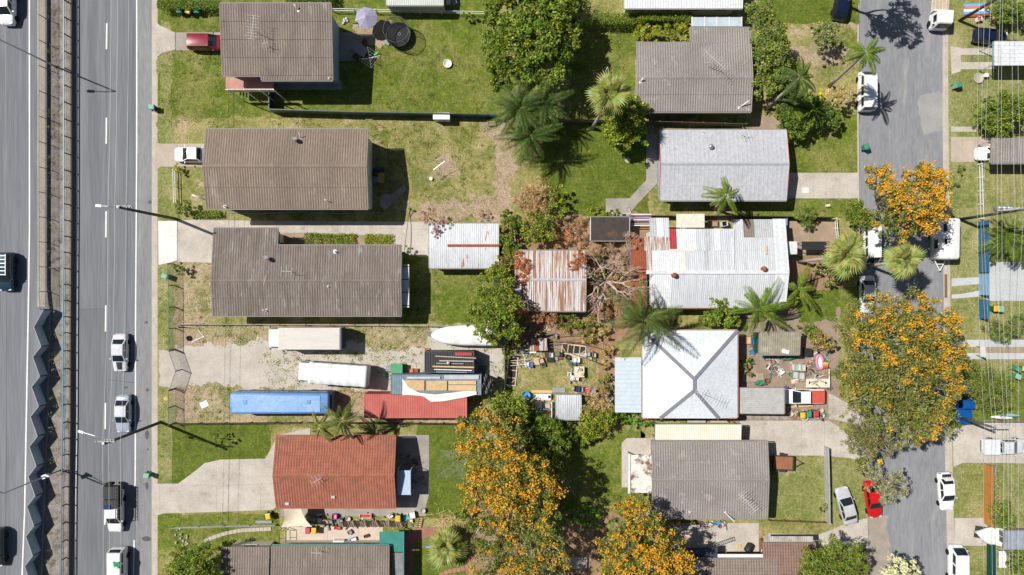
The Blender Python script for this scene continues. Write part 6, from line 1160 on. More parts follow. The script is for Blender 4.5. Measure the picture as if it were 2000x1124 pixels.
for a in (('green lidded bin beside the dark hedge', 354, 24, 8, DGRN, LG), ('yellow lidded bin between two green bins at the dark hedge', 372, 25, -20, DGRN, YEL), ('green lidded bin nearest the high set house', 388, 24, 5, DGRN, LG), ('black bin with its green lid at the kerb outside the high set house', 301, 212, 90, BLK, LG2), ('green bin at the kerb outside the broad concrete driveway', 291, 927, 80, LG, LG2), ('green bin lying fallen by the kerb near the red trimmed house driveway', 1688, 288, 200, LG, LG), ('pale green bin standing alone on the verge lawn beyond the street', 1867, 169, 100, LG2, LG), ('yellow lidded bin beside the olive tree at the kerb', 1714, 900, 20, DGRN, YEL), ('yellow lidded bin behind the deep blue fence', 1939, 603, 0, DGRN, YEL), ('pale green lidded bin behind the deep blue fence', 1949, 604, 0, DGRN, LG2), ('yellow lidded bin on the lawn above the power pole driveway', 1995, 720, 80, DGRN, YEL), ('fallen green bin next to the worn earth lawn patch', 1982, 735, 70, LG, LG2), ('green lidded bin tucked behind the yellow lidded bin on the lawn', 1983, 721, 60, LG, LG), ('fallen pale green bin inside the green mesh fence verge', 326, 540, 250, LG, LG2), ('yellow lidded bin beside the plants below the red tray utility', 1564, 810, 0, DGRN, YEL), ('green lidded bin between yellow and red lids below the red tray utility', 1576, 808, 0, DGRN, LG), ('red lidded bin below the red tray utility', 1590, 807, 0, DGRN, REDP), ('pinkish red lidded bin on the cream paving under the shade sail', 604, 1034, 0, DGRN, plain('pink_lid', (.62, .08, .13))), ('yellow lidded bin next to the pinkish red lid', 616, 1034, 0, DGRN, YEL), ('yellow lidded bin among the chairs behind the terracotta house', 779, 1010, 0, DGRN, YEL), ('yellow lidded bin on the grass beside the driveway corner', 527, 1006, 10, DGRN, YEL)): wbin(*a)
def openbox(name, label, cat, px, py, ang, d, mat, z=.045, inside=None, lid=None):
    r = at(name, label, cat, px, py, ang, z); w_, l_, h_ = d; t = .03
    MB().box((0, 0, .02), (w_, l_, .04)).build('base', inside or mat, r, world=False)
    for c, q in (((0, -l_/2+t/2, h_/2+.02), (w_, t, h_-.04)), ((0, l_/2-t/2, h_/2+.02), (w_, t, h_-.04)), ((-w_/2+t/2, 0, h_/2+.02), (t, l_-2*t-.004, h_-.04)), ((w_/2-t/2, 0, h_/2+.02), (t, l_-2*t-.004, h_-.04))): MB().box(c, q).build('side', mat, r, world=False)
    if inside: MB().box((0, 0, h_*.35), (w_-.08, l_-.08, h_*.5)).build('contents', inside, r, world=False)
    if lid: MB().box((0, 0, h_+.03), (w_+.04, l_+.04, .05)).build('lid', lid, r, world=False)
    return r
def chair(label, px, py, ang, mat, z=.045, group=None):
    r = at('garden_chair', label, 'chair', px, py, ang, z, group); MB().box((0, 0, .42), (.5, .5, .04)).build('seat', mat, r, world=False); m = MB()
    for k in range(4): m.box((-.18+k*.12, .25, .66), (.07, .03, .4))
    m.box((0, .25, .86), (.48, .04, .08)); m.build('backrest', mat, r, world=False); lm = MB().box((0, 0, .2), (.045, .045, .4)).mesh(mat)
    for x in (-.22, .22):
        for y in (-.22, .22): inst(lm, 'leg', r, (x, y, 0))
        MB().box((x*1.05, 0, .62), (.05, .46, .04)).build('armrest', mat, r, world=False)
    return r
def table(label, px, py, ang, d, mat, legs=None, name='table', z=.045):
    r = at(name, label, 'table', px, py, ang, z); n = max(1, int(d[1]/.22))
    for k in range(n): MB().box((0, -d[1]/2+(k+.5)*d[1]/n, d[2]), (d[0], d[1]/n-.008, .04)).build('board', mat, r, world=False)
    lm = MB().box((0, 0, d[2]/2-.01), (.06, .06, d[2]-.03)).mesh(legs or mat)
    for x in (-1, 1):
        for y in (-1, 1): inst(lm, 'leg', r, (x*(d[0]/2-.08), y*(d[1]/2-.08), 0))
    return r
def tub(label, px, py, r_, h_, mat, inside=None, name='tub', cat='tub', z=.045):
    r = at(name, label, cat, px, py, 0, z); MB().lathe((0, 0, 0), [(r_*.88, 0), (r_, h_), (r_*1.06, h_+.02), (r_*.93, h_), (r_*.86, h_*.55)], 20).build('wall', mat, r, True, world=False)
    MB().lathe((0, 0, h_*.3), [(r_*.85, 0), (r_*.85, .02)], 20).build('water' if inside else 'base', inside or mat, r, world=False); return r
def slab(name, label, cat, px, py, ang, d, mat, z=.045):
    p = P(px, py, z); return solo(MB().box((p.x, p.y, z+d[2]/2), d, R(ang)), name, mat, label, cat)
def hoist(label, px, py, L=1.7, h=2.1, ang=20, rings=5, lines=True):
    r = at('clothes_line', label, 'clothes line', px, py, ang); MB().tube([(0, 0, 0), (0, 0, h)], .03, 7).build('post', STEEL, r, world=False)
    for k in range(4): a = k*math.pi/2; MB().tube([(0, 0, h-.3), (math.cos(a)*L, math.sin(a)*L, h)], .022, 5).build('arm', STEEL, r, world=False)
    if lines:
        m = MB()
        for i in range(rings):
            q = L*(.35+.65*i/(rings-1)); z = h-.3+.3*q/L
            for k in range(4): a, b = k*math.pi/2, (k+1)*math.pi/2; m.tube([(math.cos(a)*q, math.sin(a)*q, z), (math.cos(b)*q, math.sin(b)*q, z)], .006, 3)
        m.build('washing_lines', WIRE, r, world=False)
# ---- high set house garden
t = at('trampoline', 'round black trampoline with a net enclosure on the lawn', 'trampoline', 779, 71); MB().lathe((0, 0, .72), [(1.5, 0), (1.53, .05), (1.3, .07), (1.3, .02)], 30).build('padding', BLK, t, True, world=False); MB().lathe((0, 0, .74), [(1.3, 0), (1.3, .012)], 30).build('jump_mat', M('jump_mat', (.03, .03, .033), rough=.7, bump=.05), t, world=False)
MB().lathe((.12, .1, .757), [(.17, 0), (.17, .004), (.12, .004), (.12, .0)], 20).build('mat_emblem', GREYP, t, world=False); m = MB(); zt = 2.5
for k in range(64):
    a = k*2*math.pi/64; m.bar((math.cos(a)*1.5, math.sin(a)*1.5, .8), (math.cos(a)*1.5, math.sin(a)*1.5, zt), .012)
for j in range(18):
    z = .85+j*(zt-.85)/17; q = [(math.cos(k*math.pi/16)*1.5, math.sin(k*math.pi/16)*1.5, z) for k in range(33)]; m.tube(q, .007, 3, False)
m.build('net', BLK, t, world=False)
for k in range(6): a = k*math.pi/3+.2; MB().tube([(math.cos(a)*1.57, math.sin(a)*1.57, 0), (math.cos(a)*1.57, math.sin(a)*1.57, zt+.05)], .03, 6).build('net_pole', DSTEEL, t, world=False)
q = [(math.cos(k*math.pi/16)*1.52, math.sin(k*math.pi/16)*1.52, zt) for k in range(33)]; MB().tube(q, .035, 5, False).build('top_ring', DSTEEL, t, world=False)
u = at('garden_umbrella', 'lilac octagonal garden umbrella beside the high set house', 'umbrella', 722, 48); MB().tube([(0, 0, 0), (0, 0, 2.75)], .03, 8).build('pole', STEEL, u, world=False); MB().lathe((0, 0, 0), [(.3, 0), (.28, .08), (.05, .12)], 14).build('base', DSTEEL, u, world=False)
for k in range(8):
    a, b = k*math.pi/4+.2, (k+1)*math.pi/4+.2; MB().face([(0, 0, 2.8), (math.cos(a)*1.35, math.sin(a)*1.35, 2.25), (math.cos(b)*1.35, math.sin(b)*1.35, 2.25)]).build('canopy_panel', LILAC, u, world=False); MB().bar((0, 0, 2.79), (math.cos(a)*1.36, math.sin(a)*1.36, 2.235), .025).build('rib', STEEL, u, world=False)
table('long grey outdoor table in the house shadow', 703, 98, -35, (2.1, 1.15, .75), GREYP); chair('dark chair at one side of the long grey table', 712, 83, -35, DSTEEL); chair('dark chair at the shaded side of the long grey table', 694, 112, 145, DSTEEL); openbox('storage_crate', 'black crate with white edge at the end of the grey table', 'crate', 724, 111, -35, (.8, .5, .4), BLK, inside=BLK)
tub('small round white and aqua paddling pool on the lawn', 874, 124, .5, .22, WHITEP, M('pool_water', (.45, .62, .55), rough=.1, bump=0), 'paddling_pool', 'pool'); slab('trampoline_step', 'grey step board leaning at the trampoline', 'step', 756, 82, -40, (.9, .6, .12), GREYP); hoist('small fold out clothes line behind the grey table', 726, 120, 1.3, 1.7, 10, 3); slab('toy_scooter', 'bright green toy scooter near the trampoline lawn', 'toy', 735, 107, 30, (.5, .2, .3), plain('lime_toy', (.1, .5, .15)))
m = MB(); p = P(675, 42)
for k in range(6): m.lathe((p.x+math.cos(k)*.25, p.y+math.sin(k*1.7)*.3, .01), [(.05, 0), (.16, .08), (.12, .2), (.02, .25)], 8)
solo(m, 'toy_pile', plain('lilac_toys', (.6, .6, .75)), 'small pile of pale lilac toys beside the umbrella', 'toys'); c = at('fence_cabinet', 'white cabinet hanging over the dark green fence', 'cabinet', 864, 232); MB().box((0, 0, .75), (1.9, .7, 1.4)).build('body', WALLW, c, world=False); MB().box((0, 0, 1.5), (2.0, .8, .08)).build('top', WHITEP, c, world=False); MB().box((0, -.37, .75), (.9, .03, 1.2)).build('door', WALLB, c, world=False)
g = at('gate_frame', 'thin steel gate frame against the dark green fence', 'frame', 726, 240)
for a, b in (((-.4, 0, 0), (-.4, 0, 1.9)), ((.4, 0, 0), (.4, 0, 1.9)), ((-.4, 0, 1.9), (.4, 0, 1.9)), ((-.4, 0, 1.0), (.4, 0, 1.0))): MB().tube([a, b], .025, 5).build('tube', STEEL, g, world=False)
# ---- dish house yard
table('orange timber table behind the dish house', 746, 349, 90, (1.2, .75, .72), plain('orange_timber', (.55, .27, .07))); chair('blue chair tucked beside the orange timber table', 735, 352, 0, SKYP); slab('bench', 'dark slatted bench behind the dish house nearest the wall hood', 'bench', 741, 332, 0, (1.2, .3, .4), DSTEEL); slab('bench', 'dark slatted bench beside the orange timber table', 'bench', 734, 341, 0, (.9, .3, .4), DSTEEL); solo(MB().lathe(P(754, 391), [(.75, 0), (.75, .12), (.6, .16)], 20), 'tank_lid', COND, 'round concrete tank lid at the end of the stepping path', 'tank lid'); hoist('bare steel clothes line on the worn backyard lawn', 848, 337, 1.8, 2.1, 35, 4); solo(MB().lathe(P(842, 350), [(.05, 0), (.2, .05), (.22, .3), (.2, .3)], 10), 'bucket', WHITEP, 'white bucket under the bare clothes line', 'bucket'); openbox('stone_planter', 'low stone planter beside the fence cabinet', 'planter', 960, 240, 10, (.9, .7, .35), CONK, inside=GD)
m = MB()
for k in range(14): a, b = (446+k*21, 416+2*math.sin(k*.7)), (446+(k+1)*21, 416+2*math.sin((k+1)*.7)); m.tube([P(*a, .1), P(*b, .1)], .05, 6)
solo(m, 'pipe_run', GREYP, 'long pale pipe lying along the dish house driveway', 'pipe')
# ---- truck yard
c = at('dumpster', 'green wheeled dumpster behind the canvas covered truck', 'dumpster', 777, 719); MB().loft([[(-.6, -.5, .15), (.6, -.5, .15), (.6, .5, .15), (-.6, .5, .15)], [(-.68, -.6, 1.15), (.68, -.6, 1.15), (.68, .6, 1.15), (-.68, .6, 1.15)]]).build('body', LG, c, world=False); MB().box((0, 0, 1.2), (1.42, 1.26, .09)).build('lid', plain('dumpster_lid', (.10, .33, .17)), c, world=False)
wm = MB().lathe((0, 0, 0), [(.08, -.03), (.08, .03)], 8).mesh(TYRE)
for x in (-.5, .5):
    for y in (-.42, .42): inst(wm, 'wheel', c, (x, y, .08), (0, R(90), 0))
openbox('storage_box', 'dark grey box beside the green dumpster', 'box', 759, 720, 0, (.55, .6, .5), GREYP, lid=GREYP); openbox('crate', 'orange crate nearest the green dumpster', 'crate', 801, 725, 4, (.62, .5, .35), ORP, inside=ORP); openbox('crate', 'orange crate nearest the black container', 'crate', 811, 725, -4, (.6, .55, .35), ORP, inside=RUST); openbox('crate', 'flat orange tray beside the black container edge', 'crate', 834, 683, 0, (.6, .3, .2), ORP)
slab('white_board', 'white square board lying on the weedy yard by the mesh fence', 'board', 399, 790, 25, (.95, .75, .04), WHITEP); slab('pipe_length', 'white pipe lying diagonally on the earth by the yard gate', 'pipe', 387, 663, 25, (1.7, .08, .08), WHITEP); slab('pipe_length', 'thinner white pipe crossing the other white pipe', 'pipe', 393, 652, -50, (1.2, .06, .06), WHITEP); solo(MB().lathe(P(370, 661), [(.2, 0), (.32, .02), (.32, .18), (.2, .2), (.18, .1)], 16), 'tyre', TYRE, 'loose tyre on the bare earth by the yard gate', 'tyre'); slab('manhole_cover', 'yellow square cover on the verge grass', 'cover', 324, 779, 5, (.5, .45, .05), plain('ochre_cover', (.6, .42, .08))); slab('steel_sheet', 'grey sheet beside the black container and tarpaulin', 'sheet', 940, 708, 0, (.9, .5, .05), GREYP); slab('steel_sheet', 'dark grey sheet between black tarpaulin and fence', 'sheet', 942, 722, 85, (1.0, .9, .06), plain('dark_sheet', (.13, .14, .15)))
for k, (x, y, mt, lb) in enumerate(((935, 796, WHITEP, 'white drum beside the red container end'), (945, 800, RUST, 'rusty drum beside the red container end'), (938, 806, BEIGE, 'tan drum beside the red container end'))): solo(MB().lathe(P(x, y), [(.26, 0), (.28, .05), (.28, .6), (.24, .62)], 12), 'drum', mt, lb, 'drum')
# ---- scrap garden
def frame_panel(label, px, py, ang, L, W, z=.06):
    r = at('wall_truss', label, 'timber truss', px, py, ang, z); t = .12
    for c, d in (((0, -W/2, .06), (L, t, .1)), ((0, W/2, .06), (L, t, .1)), ((-L/2, 0, .06), (t, W-t, .1)), ((L/2, 0, .06), (t, W-t, .1))): MB().box(c, d).build('rail', M('raw_pine', (.68, .56, .42)), r, world=False)
    for k in (-.25, 0, .25): MB().box((k*L, 0, .062), (.1, W-t-.01, .09)).build('stud', PINE, r, world=False)
    for s in (-1, 1): MB().bar((s*L*.3, -W*.42, .06), (s*L*.46, W*.05, .06), .09, .07).build('brace', PINE, r, world=False)
    MB().box((0, 0, .005), (L-.05, W-.05, .01)).build('backing_sheet', BLK, r, world=False)
frame_panel('white edged timber frame lying on the leaf litter', 1121, 684, -7, 2.9, 1.15); frame_panel('long white edged timber frame leaning by the dark paling fence', 1000, 724, 84, 3.7, 1.15)
g = at('pole_trellis', 'open frame of thin white poles on the creeper', 'frame', 1018, 700)
for k in range(4): MB().tube([(-1.3, -.9+k*.6, .5), (.8, -.75+k*.6, .5)], .03, 5).build('pole', WHITEP, g, world=False)
for x in (-.5, .35): MB().tube([(x-.2, 1.2, .46), (x+.25, -1.2, .46)], .035, 5).build('pole', WHITEP, g, world=False)
for x, y in ((-1.2, -.9), (.7, -.75), (-1.2, .9), (.7, 1.0)): MB().tube([(x, y, 0), (x, y, .5)], .03, 5).build('leg', WHITEP, g, world=False)
for n_, lb, px, py, an, d, mt, ins in (('storage_box', 'white box beside the blue crate under the pole frame', 1029, 712, 5, (.55, .5, .4), WHITEP, WHITEP), ('storage_box', 'blue crate beside the white box under the pole frame', 1037, 713, 0, (.5, .6, .45), BLUP, BLUP), ('carton', 'pale pink carton beside the orange tarp bundle', 1047, 706, 0, (.9, .9, .3), plain('pale_pink', (.62, .48, .42)), BEIGE), ('carton', 'orange lined carton next to the grey hamper', 1057, 705, 20, (.6, .6, .45), plain('rust_orange', (.5, .2, .08)), BEIGE), ('hamper', 'grey hamper beside the orange lined carton', 1061, 713, 10, (.5, .45, .4), GREYP, BLK), ('storage_box', 'olive box with a white tin inside', 1070, 694, 0, (.7, .7, .35), plain('olive_box', (.16, .16, .07)), DSTEEL), ('storage_box', 'white tin box beside the olive box', 1077, 694, 0, (.4, .5, .4), WHITEP, CREAM), ('storage_box', 'dark olive trunk below the olive box', 1075, 703, 0, (.8, .55, .4), plain('dark_olive', (.07, .07, .04)), BLK), ('storage_box', 'green tray in the row of scrap below the timber frame', 1089, 692, 0, (.8, .55, .25), DGRN, plain('olive_fill', (.2, .2, .1))), ('storage_box', 'small black box beside the green tray', 1096, 693, 0, (.4, .5, .4), BLK, BLK), ('tray', 'rust red tray in the row of scrap', 1095, 700, 15, (.5, .4, .15), RUST, RUST), ('tray', 'grey green tray beside the rust red tray', 1086, 701, 0, (.5, .45, .2), plain('grey_green', (.2, .25, .2)), GREYP), ('rack', 'cream slatted rack lying in the row of scrap', 1122, 695, -3, (1.2, .5, .15), CREAM, BEIGE), ('rack', 'long white ribbed rack in the row of scrap', 1138, 695, -3, (.9, .55, .2), WHITEP, GREYP), ('carton', 'grey carton beside the blue toy seat', 1149, 692, 0, (.45, .5, .4), GREYP, CONK), ('toy_chair', 'blue and yellow toy seat at the end of the scrap row', 1161, 694, 0, (.4, .55, .5), BLUP, YEL), ('carton', 'tan carton at the end of the scrap row', 1153, 701, 20, (.4, .35, .3), BEIGE, CONK), ('storage_box', 'open black chest beside the blue basket', 1128, 760, -5, (.75, .65, .5), BLK, BLK), ('basket', 'blue basket beside the open black chest', 1135, 761, 0, (.5, .65, .45), BLUP, plain('pale_blue_fill', (.3, .5, .7))), ('carton', 'upended pale grey carton beside the dry bush', 1158, 761, -20, (.7, .95, .7), GREYP, GREYP)): openbox(n_, lb, {'storage_box': 'box', 'toy_chair': 'toy'}.get(n_, n_), px, py, an, d, mt, inside=ins)
tub('dark round pot in the scrap row', 1109, 698, .3, .4, DSTEEL, BLK, 'plant_pot', 'pot'); tub('dark green round pot below the scrap row', 1121, 710, .32, .4, DGRN, BLK, 'plant_pot', 'pot'); tub('large bright blue water tub under the small leafy tree', 1027, 773, .55, .5, SKYP, M('tub_water', (.10, .45, .62), rough=.05, bump=0)); tub('red washing tub beside the blue basket', 1145, 763, .38, .35, REDP, plain('grey_fill', (.4, .4, .4)))
for k, (x, y) in enumerate(((1122, 703), (1128, 703))): chair(('white plastic chair beside the long ribbed rack', 'white plastic chair between the rack and dark green pot')[k], x, y, 180, WHITEP)
for k, (x, y, a) in enumerate(((1112, 731, 90), (1117, 738, 200), (1126, 738, 170))): chair(('white chair at the side of the crowded junk table', 'white chair below the crowded junk table corner', 'white chair beside the small red cushion')[k], x, y, a, WHITEP)
table('crowded junk table on the scrap garden lawn', 1131, 726, 90, (1.3, 1.2, .7), CREAM)
for k, (x, y, mt, lb) in enumerate(((1125, 724, WHITEP, 'white basin on the crowded junk table'), (1134, 722, GREYP, 'grey pot on the crowded junk table'), (1137, 731, BEIGE, 'tan carton on the crowded junk table'), (1128, 719, CREAM, 'cream dish on the crowded junk table'))): solo(MB().lathe(P(x, y, .75)+Vector((0, 0, 0)), [(.1, 0), (.18, .05), (.2, .2), (.17, .2)], 10), 'dish', mt, lb, 'dish')
slab('cushion', 'small red cushion between white chairs', 'cushion', 1122, 741, 20, (.35, .3, .15), REDP, .4)
for lb, x, y, an, d, mt in (('long pine plank beside the blue tub', 1058, 765, -1, (2.5, .32, .08), PINE), ('second pine plank below the white bath', 1065, 782, -2, (2.0, .25, .08), PINE), ('grey board beside the small corrugated shed', 1091, 762, 0, (1.6, .6, .08), GREYP), ('grey timber beam across the broken hut', 1040, 665, 33, (2.8, .18, .12), WOOD), ('second grey beam lying over the broken hut', 1062, 655, 12, (2.6, .16, .12), WOOD), ('long grey pole leaning towards the timber frame', 1085, 674, 12, (2.0, .1, .1), STEEL), ('flat white plank beside the pole frame', 1034, 689, 2, (1.7, .18, .06), WHITEP)): slab('plank', lb, 'plank', x, y, an, d, mt, .6 if 'beam' in lb else .05)
r = at('bath_tub', 'long white bath tub between two pine planks', 'bath', 1060, 775); MB().loft([[(-.95, -.3, .1), (.95, -.3, .1), (.95, .3, .1), (-.95, .3, .1)], [(-1.0, -.36, .5), (1.0, -.36, .5), (1.0, .36, .5), (-1.0, .36, .5)]]).build('shell', WHITEP, r, world=False); MB().box((.8, 0, .52), (.3, .35, .04)).build('drain_panel', BLK, r, world=False)
r = at('metal_rack', 'white metal rack piled with tins beside the small corrugated shed', 'rack', 1062, 800); MB().box((0, 0, .55), (2.0, 1.9, .06)).build('shelf', GREYP, r, world=False)
for x in (-.95, 0, .95): MB().box((x, 0, .64), (.08, 1.9, .1)).build('rail', WHITEP, r, world=False)
for x, y, mt in ((-.5, .5, CREAM), (.45, .5, BEIGE), (-.5, -.4, WHITEP), (.5, -.35, RUST)): MB().box((x, y, .7), (.6, .5, .25)).build('tin', mt, r, world=False)
for x in (-.95, .95):
    for y in (-.85, .85): MB().box((x, y, .26), (.06, .06, .52)).build('leg', STEEL, r, world=False)
r = at('broken_hut', 'collapsed hut of rusty sheets and beams', 'hut', 1052, 672); MB().box((0, 0, .6), (1.9, 1.3, 1.1)).build('wall', WOOD, r, world=False)
for k in range(4): MB().box((-.75+k*.5, 0, 1.2+.03*(k % 2)), (.48, 1.5, .04), .06*(k-1.5)).build('roof_sheet', (RUSTROOF, RUST, GALV, RUSTROOF)[k], r, world=False)
openbox('broken_hut_box', 'small grey crate behind the collapsed hut', 'crate', 1085, 657, 0, (.4, .6, .5), GREYP, inside=CONK)
# ---- hip roof house yard
for n_, lb, px, py, an, d, mt, ins in (('pallet_crate', 'orange slatted crate beside the mossy shelter', 1462, 665, 0, (.6, .9, .4), ORP, BEIGE), ('storage_box', 'blue lidded trunk beside the orange slatted crate', 1475, 668, -8, (.9, 1.0, .5), BLUP, BLUP), ('toy_car', 'blue ride-on toy beside the dirt path', 1472, 687, 20, (.9, .5, .35), SKYP, BLUP), ('toy_car', 'yellow and black ride-on toy beside the blue ride-on', 1478, 682, 70, (.6, .5, .4), YEL, BLK), ('storage_box', 'white square tank on the dirt yard', 1555, 718, 0, (.7, .7, .6), WHITEP, LG2), ('storage_box', 'white cabinet beside the square tank', 1566, 718, 0, (.6, .8, .7), WALLW, CONK), ('storage_box', 'grey panel box on the dirt yard', 1554, 733, -5, (.7, .8, .3), GREYP, plain('pale_grey_fill', (.5, .52, .54))), ('storage_box', 'pale panel box beside the grey panel box', 1566, 735, 0, (.7, .8, .35), CONK, plain('pale_grey_fill', (.5, .52, .54))), ('tray', 'cream tray at the edge of the dirt yard', 1554, 745, 15, (.9, .5, .12), CREAM, CREAM), ('tray', 'red brown tray near the pink toy', 1583, 712, 10, (.45, .4, .2), RUST, RUST), ('crate', 'blue plastic crate beside the white utility bonnet', 1536, 759, 10, (.35, .5, .4), BLUP, BLUP), ('wheelbarrow_tray', 'white wheelbarrow on the dirt path', 1526, 727, 35, (.75, .6, .3), WHITEP, WHITEP)): openbox(n_, lb, {'pallet_crate': 'crate', 'storage_box': 'box', 'toy_car': 'toy', 'wheelbarrow_tray': 'wheelbarrow'}[n_] if n_ in ('pallet_crate', 'storage_box', 'toy_car', 'wheelbarrow_tray') else n_, px, py, an, d, mt, inside=ins)
tub('green bucket on the dirt yard beside the grey panel box', 1545, 732, .2, .3, LG, None, 'bucket', 'bucket'); tub('dark pot beside the deck boards', 1499, 744, .28, .3, BRN, BLK, 'plant_pot', 'pot')
for a in (('tarpaulin', 'green tarpaulin bundle below the mossy shelter', 'tarpaulin', ([(1526, 700), (1540, 696), (1562, 688)], [(1528, 704), (1545, 703), (1560, 698)]), .5, .12, GRNP, 14, 7), ('tarpaulin', 'teal tarpaulin strip beside the ride-on toys', 'tarpaulin', ([(1486, 695), (1500, 692), (1513, 690)], [(1487, 699), (1500, 699), (1512, 695)]), .35, .1, TEAL, 12, 8), ('tarpaulin', 'green crumpled tarpaulin over the deck boards', 'tarpaulin', ([(1473, 748), (1482, 742), (1492, 744)], [(1474, 752), (1486, 753), (1498, 751)]), .5, .15, GRNP, 12, 9)): drape(*a)
for lb, px, py, c1 in (('child bicycle with white frame lying by the dirt path', 1505, 704, WHITEP), ('green child bicycle lying beside the wheelbarrow', 1509, 720, GRNP)):
    r = at('bicycle', lb, 'bicycle', px, py, -20); m = MB()
    for x in (-.42, .42): q = [(x+.27*math.cos(k*math.pi/8), .27*math.sin(k*math.pi/8), .08) for k in range(17)]; MB().tube(q, .03, 5, False).build('tyre', TYRE, r, world=False)
    for a, b in (((-.42, 0, .1), (-.05, .1, .1)), ((-.05, .1, .1), (.3, .2, .12)), ((.42, 0, .1), (.28, .3, .14)), ((-.05, .1, .1), (-.15, .32, .12))): m.tube([a, b], .03, 5)
    m.build('frame', c1, r, world=False); MB().box((-.15, .36, .14), (.25, .1, .06)).build('saddle', BLK, r, world=False); MB().tube([(.12, .36, .15), (.42, .34, .15)], .02, 5).build('handlebar', STEEL, r, world=False)
r = at('toy_boat', 'pink and white plastic toy ring beside the striped toy', 'toy', 1602, 708, 5); MB().tube([(.4*math.cos(k*math.pi/8), .85*math.sin(k*math.pi/8), .2) for k in range(17)], .15, 8, False).build('ring', PINKP, r, True, world=False); MB().box((0, 0, .1), (.55, 1.3, .1)).build('floor', WHITEP, r, world=False)
r = at('striped_toy', 'green yellow and red striped cushion beside the pink toy ring', 'cushion', 1612, 712)
for k, mt in enumerate((GRNP, YEL, ORP, REDP)): MB().box((0, .36-k*.24, .2), (.6, .235, .4)).build('stripe', mt, r, world=False)
r = at('scrap_trailer', 'low white trailer bed heaped with pipes and hoses', 'trailer', 1596, 748); MB().box((0, 0, .4), (2.8, 1.0, .1)).build('bed', CREAM, r, world=False); random.seed(9)
for k in range(11): a = Vector((random.uniform(-1.2, .9), random.uniform(-.3, 1.0), .5+k*.03)); MB().tube([a, a+Vector((random.uniform(.3, 1), random.uniform(-.5, .5), 0))], .04, 5).build('pipe', (STEEL, WHITEP, GREYP, DSTEEL)[k % 4], r, world=False)
for c, d in (((0, -.5, .5), (2.8, .06, .2)), ((1.38, .6, .5), (.06, 2.2, .2))): MB().box(c, d).build('side', WHITEP, r, world=False)
wheels(r, [(-1.0, 0), (1.0, 0)], .25, .15)
for k, (x, y, mt) in enumerate(((1582, 690, STEEL), (1596, 688, WHITEP), (1590, 694, GREYP))): slab('pole', ('steel pole lying above the pink toy ring', 'white plastic pole lying above the pink toy ring', 'grey pole lying above the pink toy ring')[k], 'pole', x, y, 25+6*k, (1.2, .08, .08), mt)
r = at('mesh_cage', 'dark wire cage beside the mossy shelter', 'cage', 1576, 688); MB().box((0, 0, .4), (.75, .9, .78)).build('cage', DSTEEL, r, world=False); MB().box((0, 0, .8), (.8, .95, .04)).build('cage_lid', BLK, r, world=False)
dk = at('timber_deck', 'small timber deck beside the hip roof house wall', 'deck', 1472, 738)
for k in range(16): MB().box((-1.2+k*.16, 0, .12), (.145, 1.1, .05)).build('board', M('grey_deck', (.42, .34, .26)), dk, world=False)
for y in (-.4, .4): MB().box((0, y, .05), (2.5, .08, .08)).build('joist', WOOD, dk, world=False)
slab('plank', 'long yellow plank beside the red tray utility', 'plank', 1562, 794, 4, (3.2, .14, .08), PINE); slab('picture_frame', 'white edged glass frame leaning on the shelter roof', 'frame', 1534, 687, -15, (.85, .45, .05), WHITEP, 2.45)
st = at('stepping_stones', 'row of grey paving slabs below the weathered carport', 'paving', 1500, 815)
for k in range(5): MB().box((-2.2+k*1.05, 0, .03), (.95, .5, .05), -.5).build('slab', COND, st, world=False)
for k, (x, y, mt, lb) in enumerate(((1545, 809, YEL, 'yellow flowering pot beside the yellow lidded bin'), (1604, 802, CONK, 'pale stone planter bowl beside the red lidded bin'), (1606, 812, LG2, 'green leafy pot below the stone planter bowl'), (1574, 817, CREAM, 'cream planter dish below the green lidded bin'))): tub(lb, x, y, .32, .3, CONK if k else BEIGE, mt, 'plant_pot', 'pot')
for k, (y, mt) in enumerate(((827, CONK), (829, BEIGE))): slab('door_panel', ('old white door panel leaning behind the cream carport', 'old tan door panel leaning behind the cream carport')[k], 'door', 1360+k*45, 823, 0, (2.2, .35, .08), mt, .3)
# ---- terracotta house side yard
sh_ = thing('shade_sail', 'cream triangular shade sail strung from the terracotta house', 'shade sail', tuple(P(580, 1010))); m = MB(); A, B, C, D = P(553, 992, 3.0), P(588, 992, 2.9), P(610, 1030, 2.6), P(549, 1031, 2.4); n = 12
for j in range(n+1):
    for i in range(n+1): u_, v_ = i/n, j/n; q = (A*(1-u_)+B*u_)*(1-v_)+(D*(1-u_)+C*u_)*v_; q = q+Vector(((.5-u_)*.55*math.sin(math.pi*v_), (v_-.5)*-.35*math.sin(math.pi*u_)*(-1 if v_ > .5 else 0), -.35*math.sin(math.pi*u_)*math.sin(math.pi*v_))); m.v.append(tuple(q))
for j in range(n):
    for i in range(n): k = j*(n+1)+i; m.f.append((k, k+1, k+n+2, k+n+1))
m.build('sail', CREAM, sh_, True)
for q in (C, D): MB().tube([(q.x, q.y, 0), (q.x, q.y, q.z+.1)], .05, 7).build('post', DSTEEL, sh_)
for k, (x, y, mt, lb) in enumerate(((601, 1008, CONK, 'pale chair in the shade beside the sail'), (613, 1014, LG2, 'grey green chair beside the shade sail'), (625, 1016, WHITEP, 'white chair in the row behind the terracotta house'), (636, 1018, BEIGE, 'tan chair in the row behind the terracotta house'), (645, 1018, GREYP, 'grey chair next to the purple toy pram'), (665, 1016, GREYP, 'grey armchair beside the round pot'), (763, 1007, WHITEP, 'white chair next to the yellow lidded bin'))): chair(lb, x, y, 10*k-30, mt)
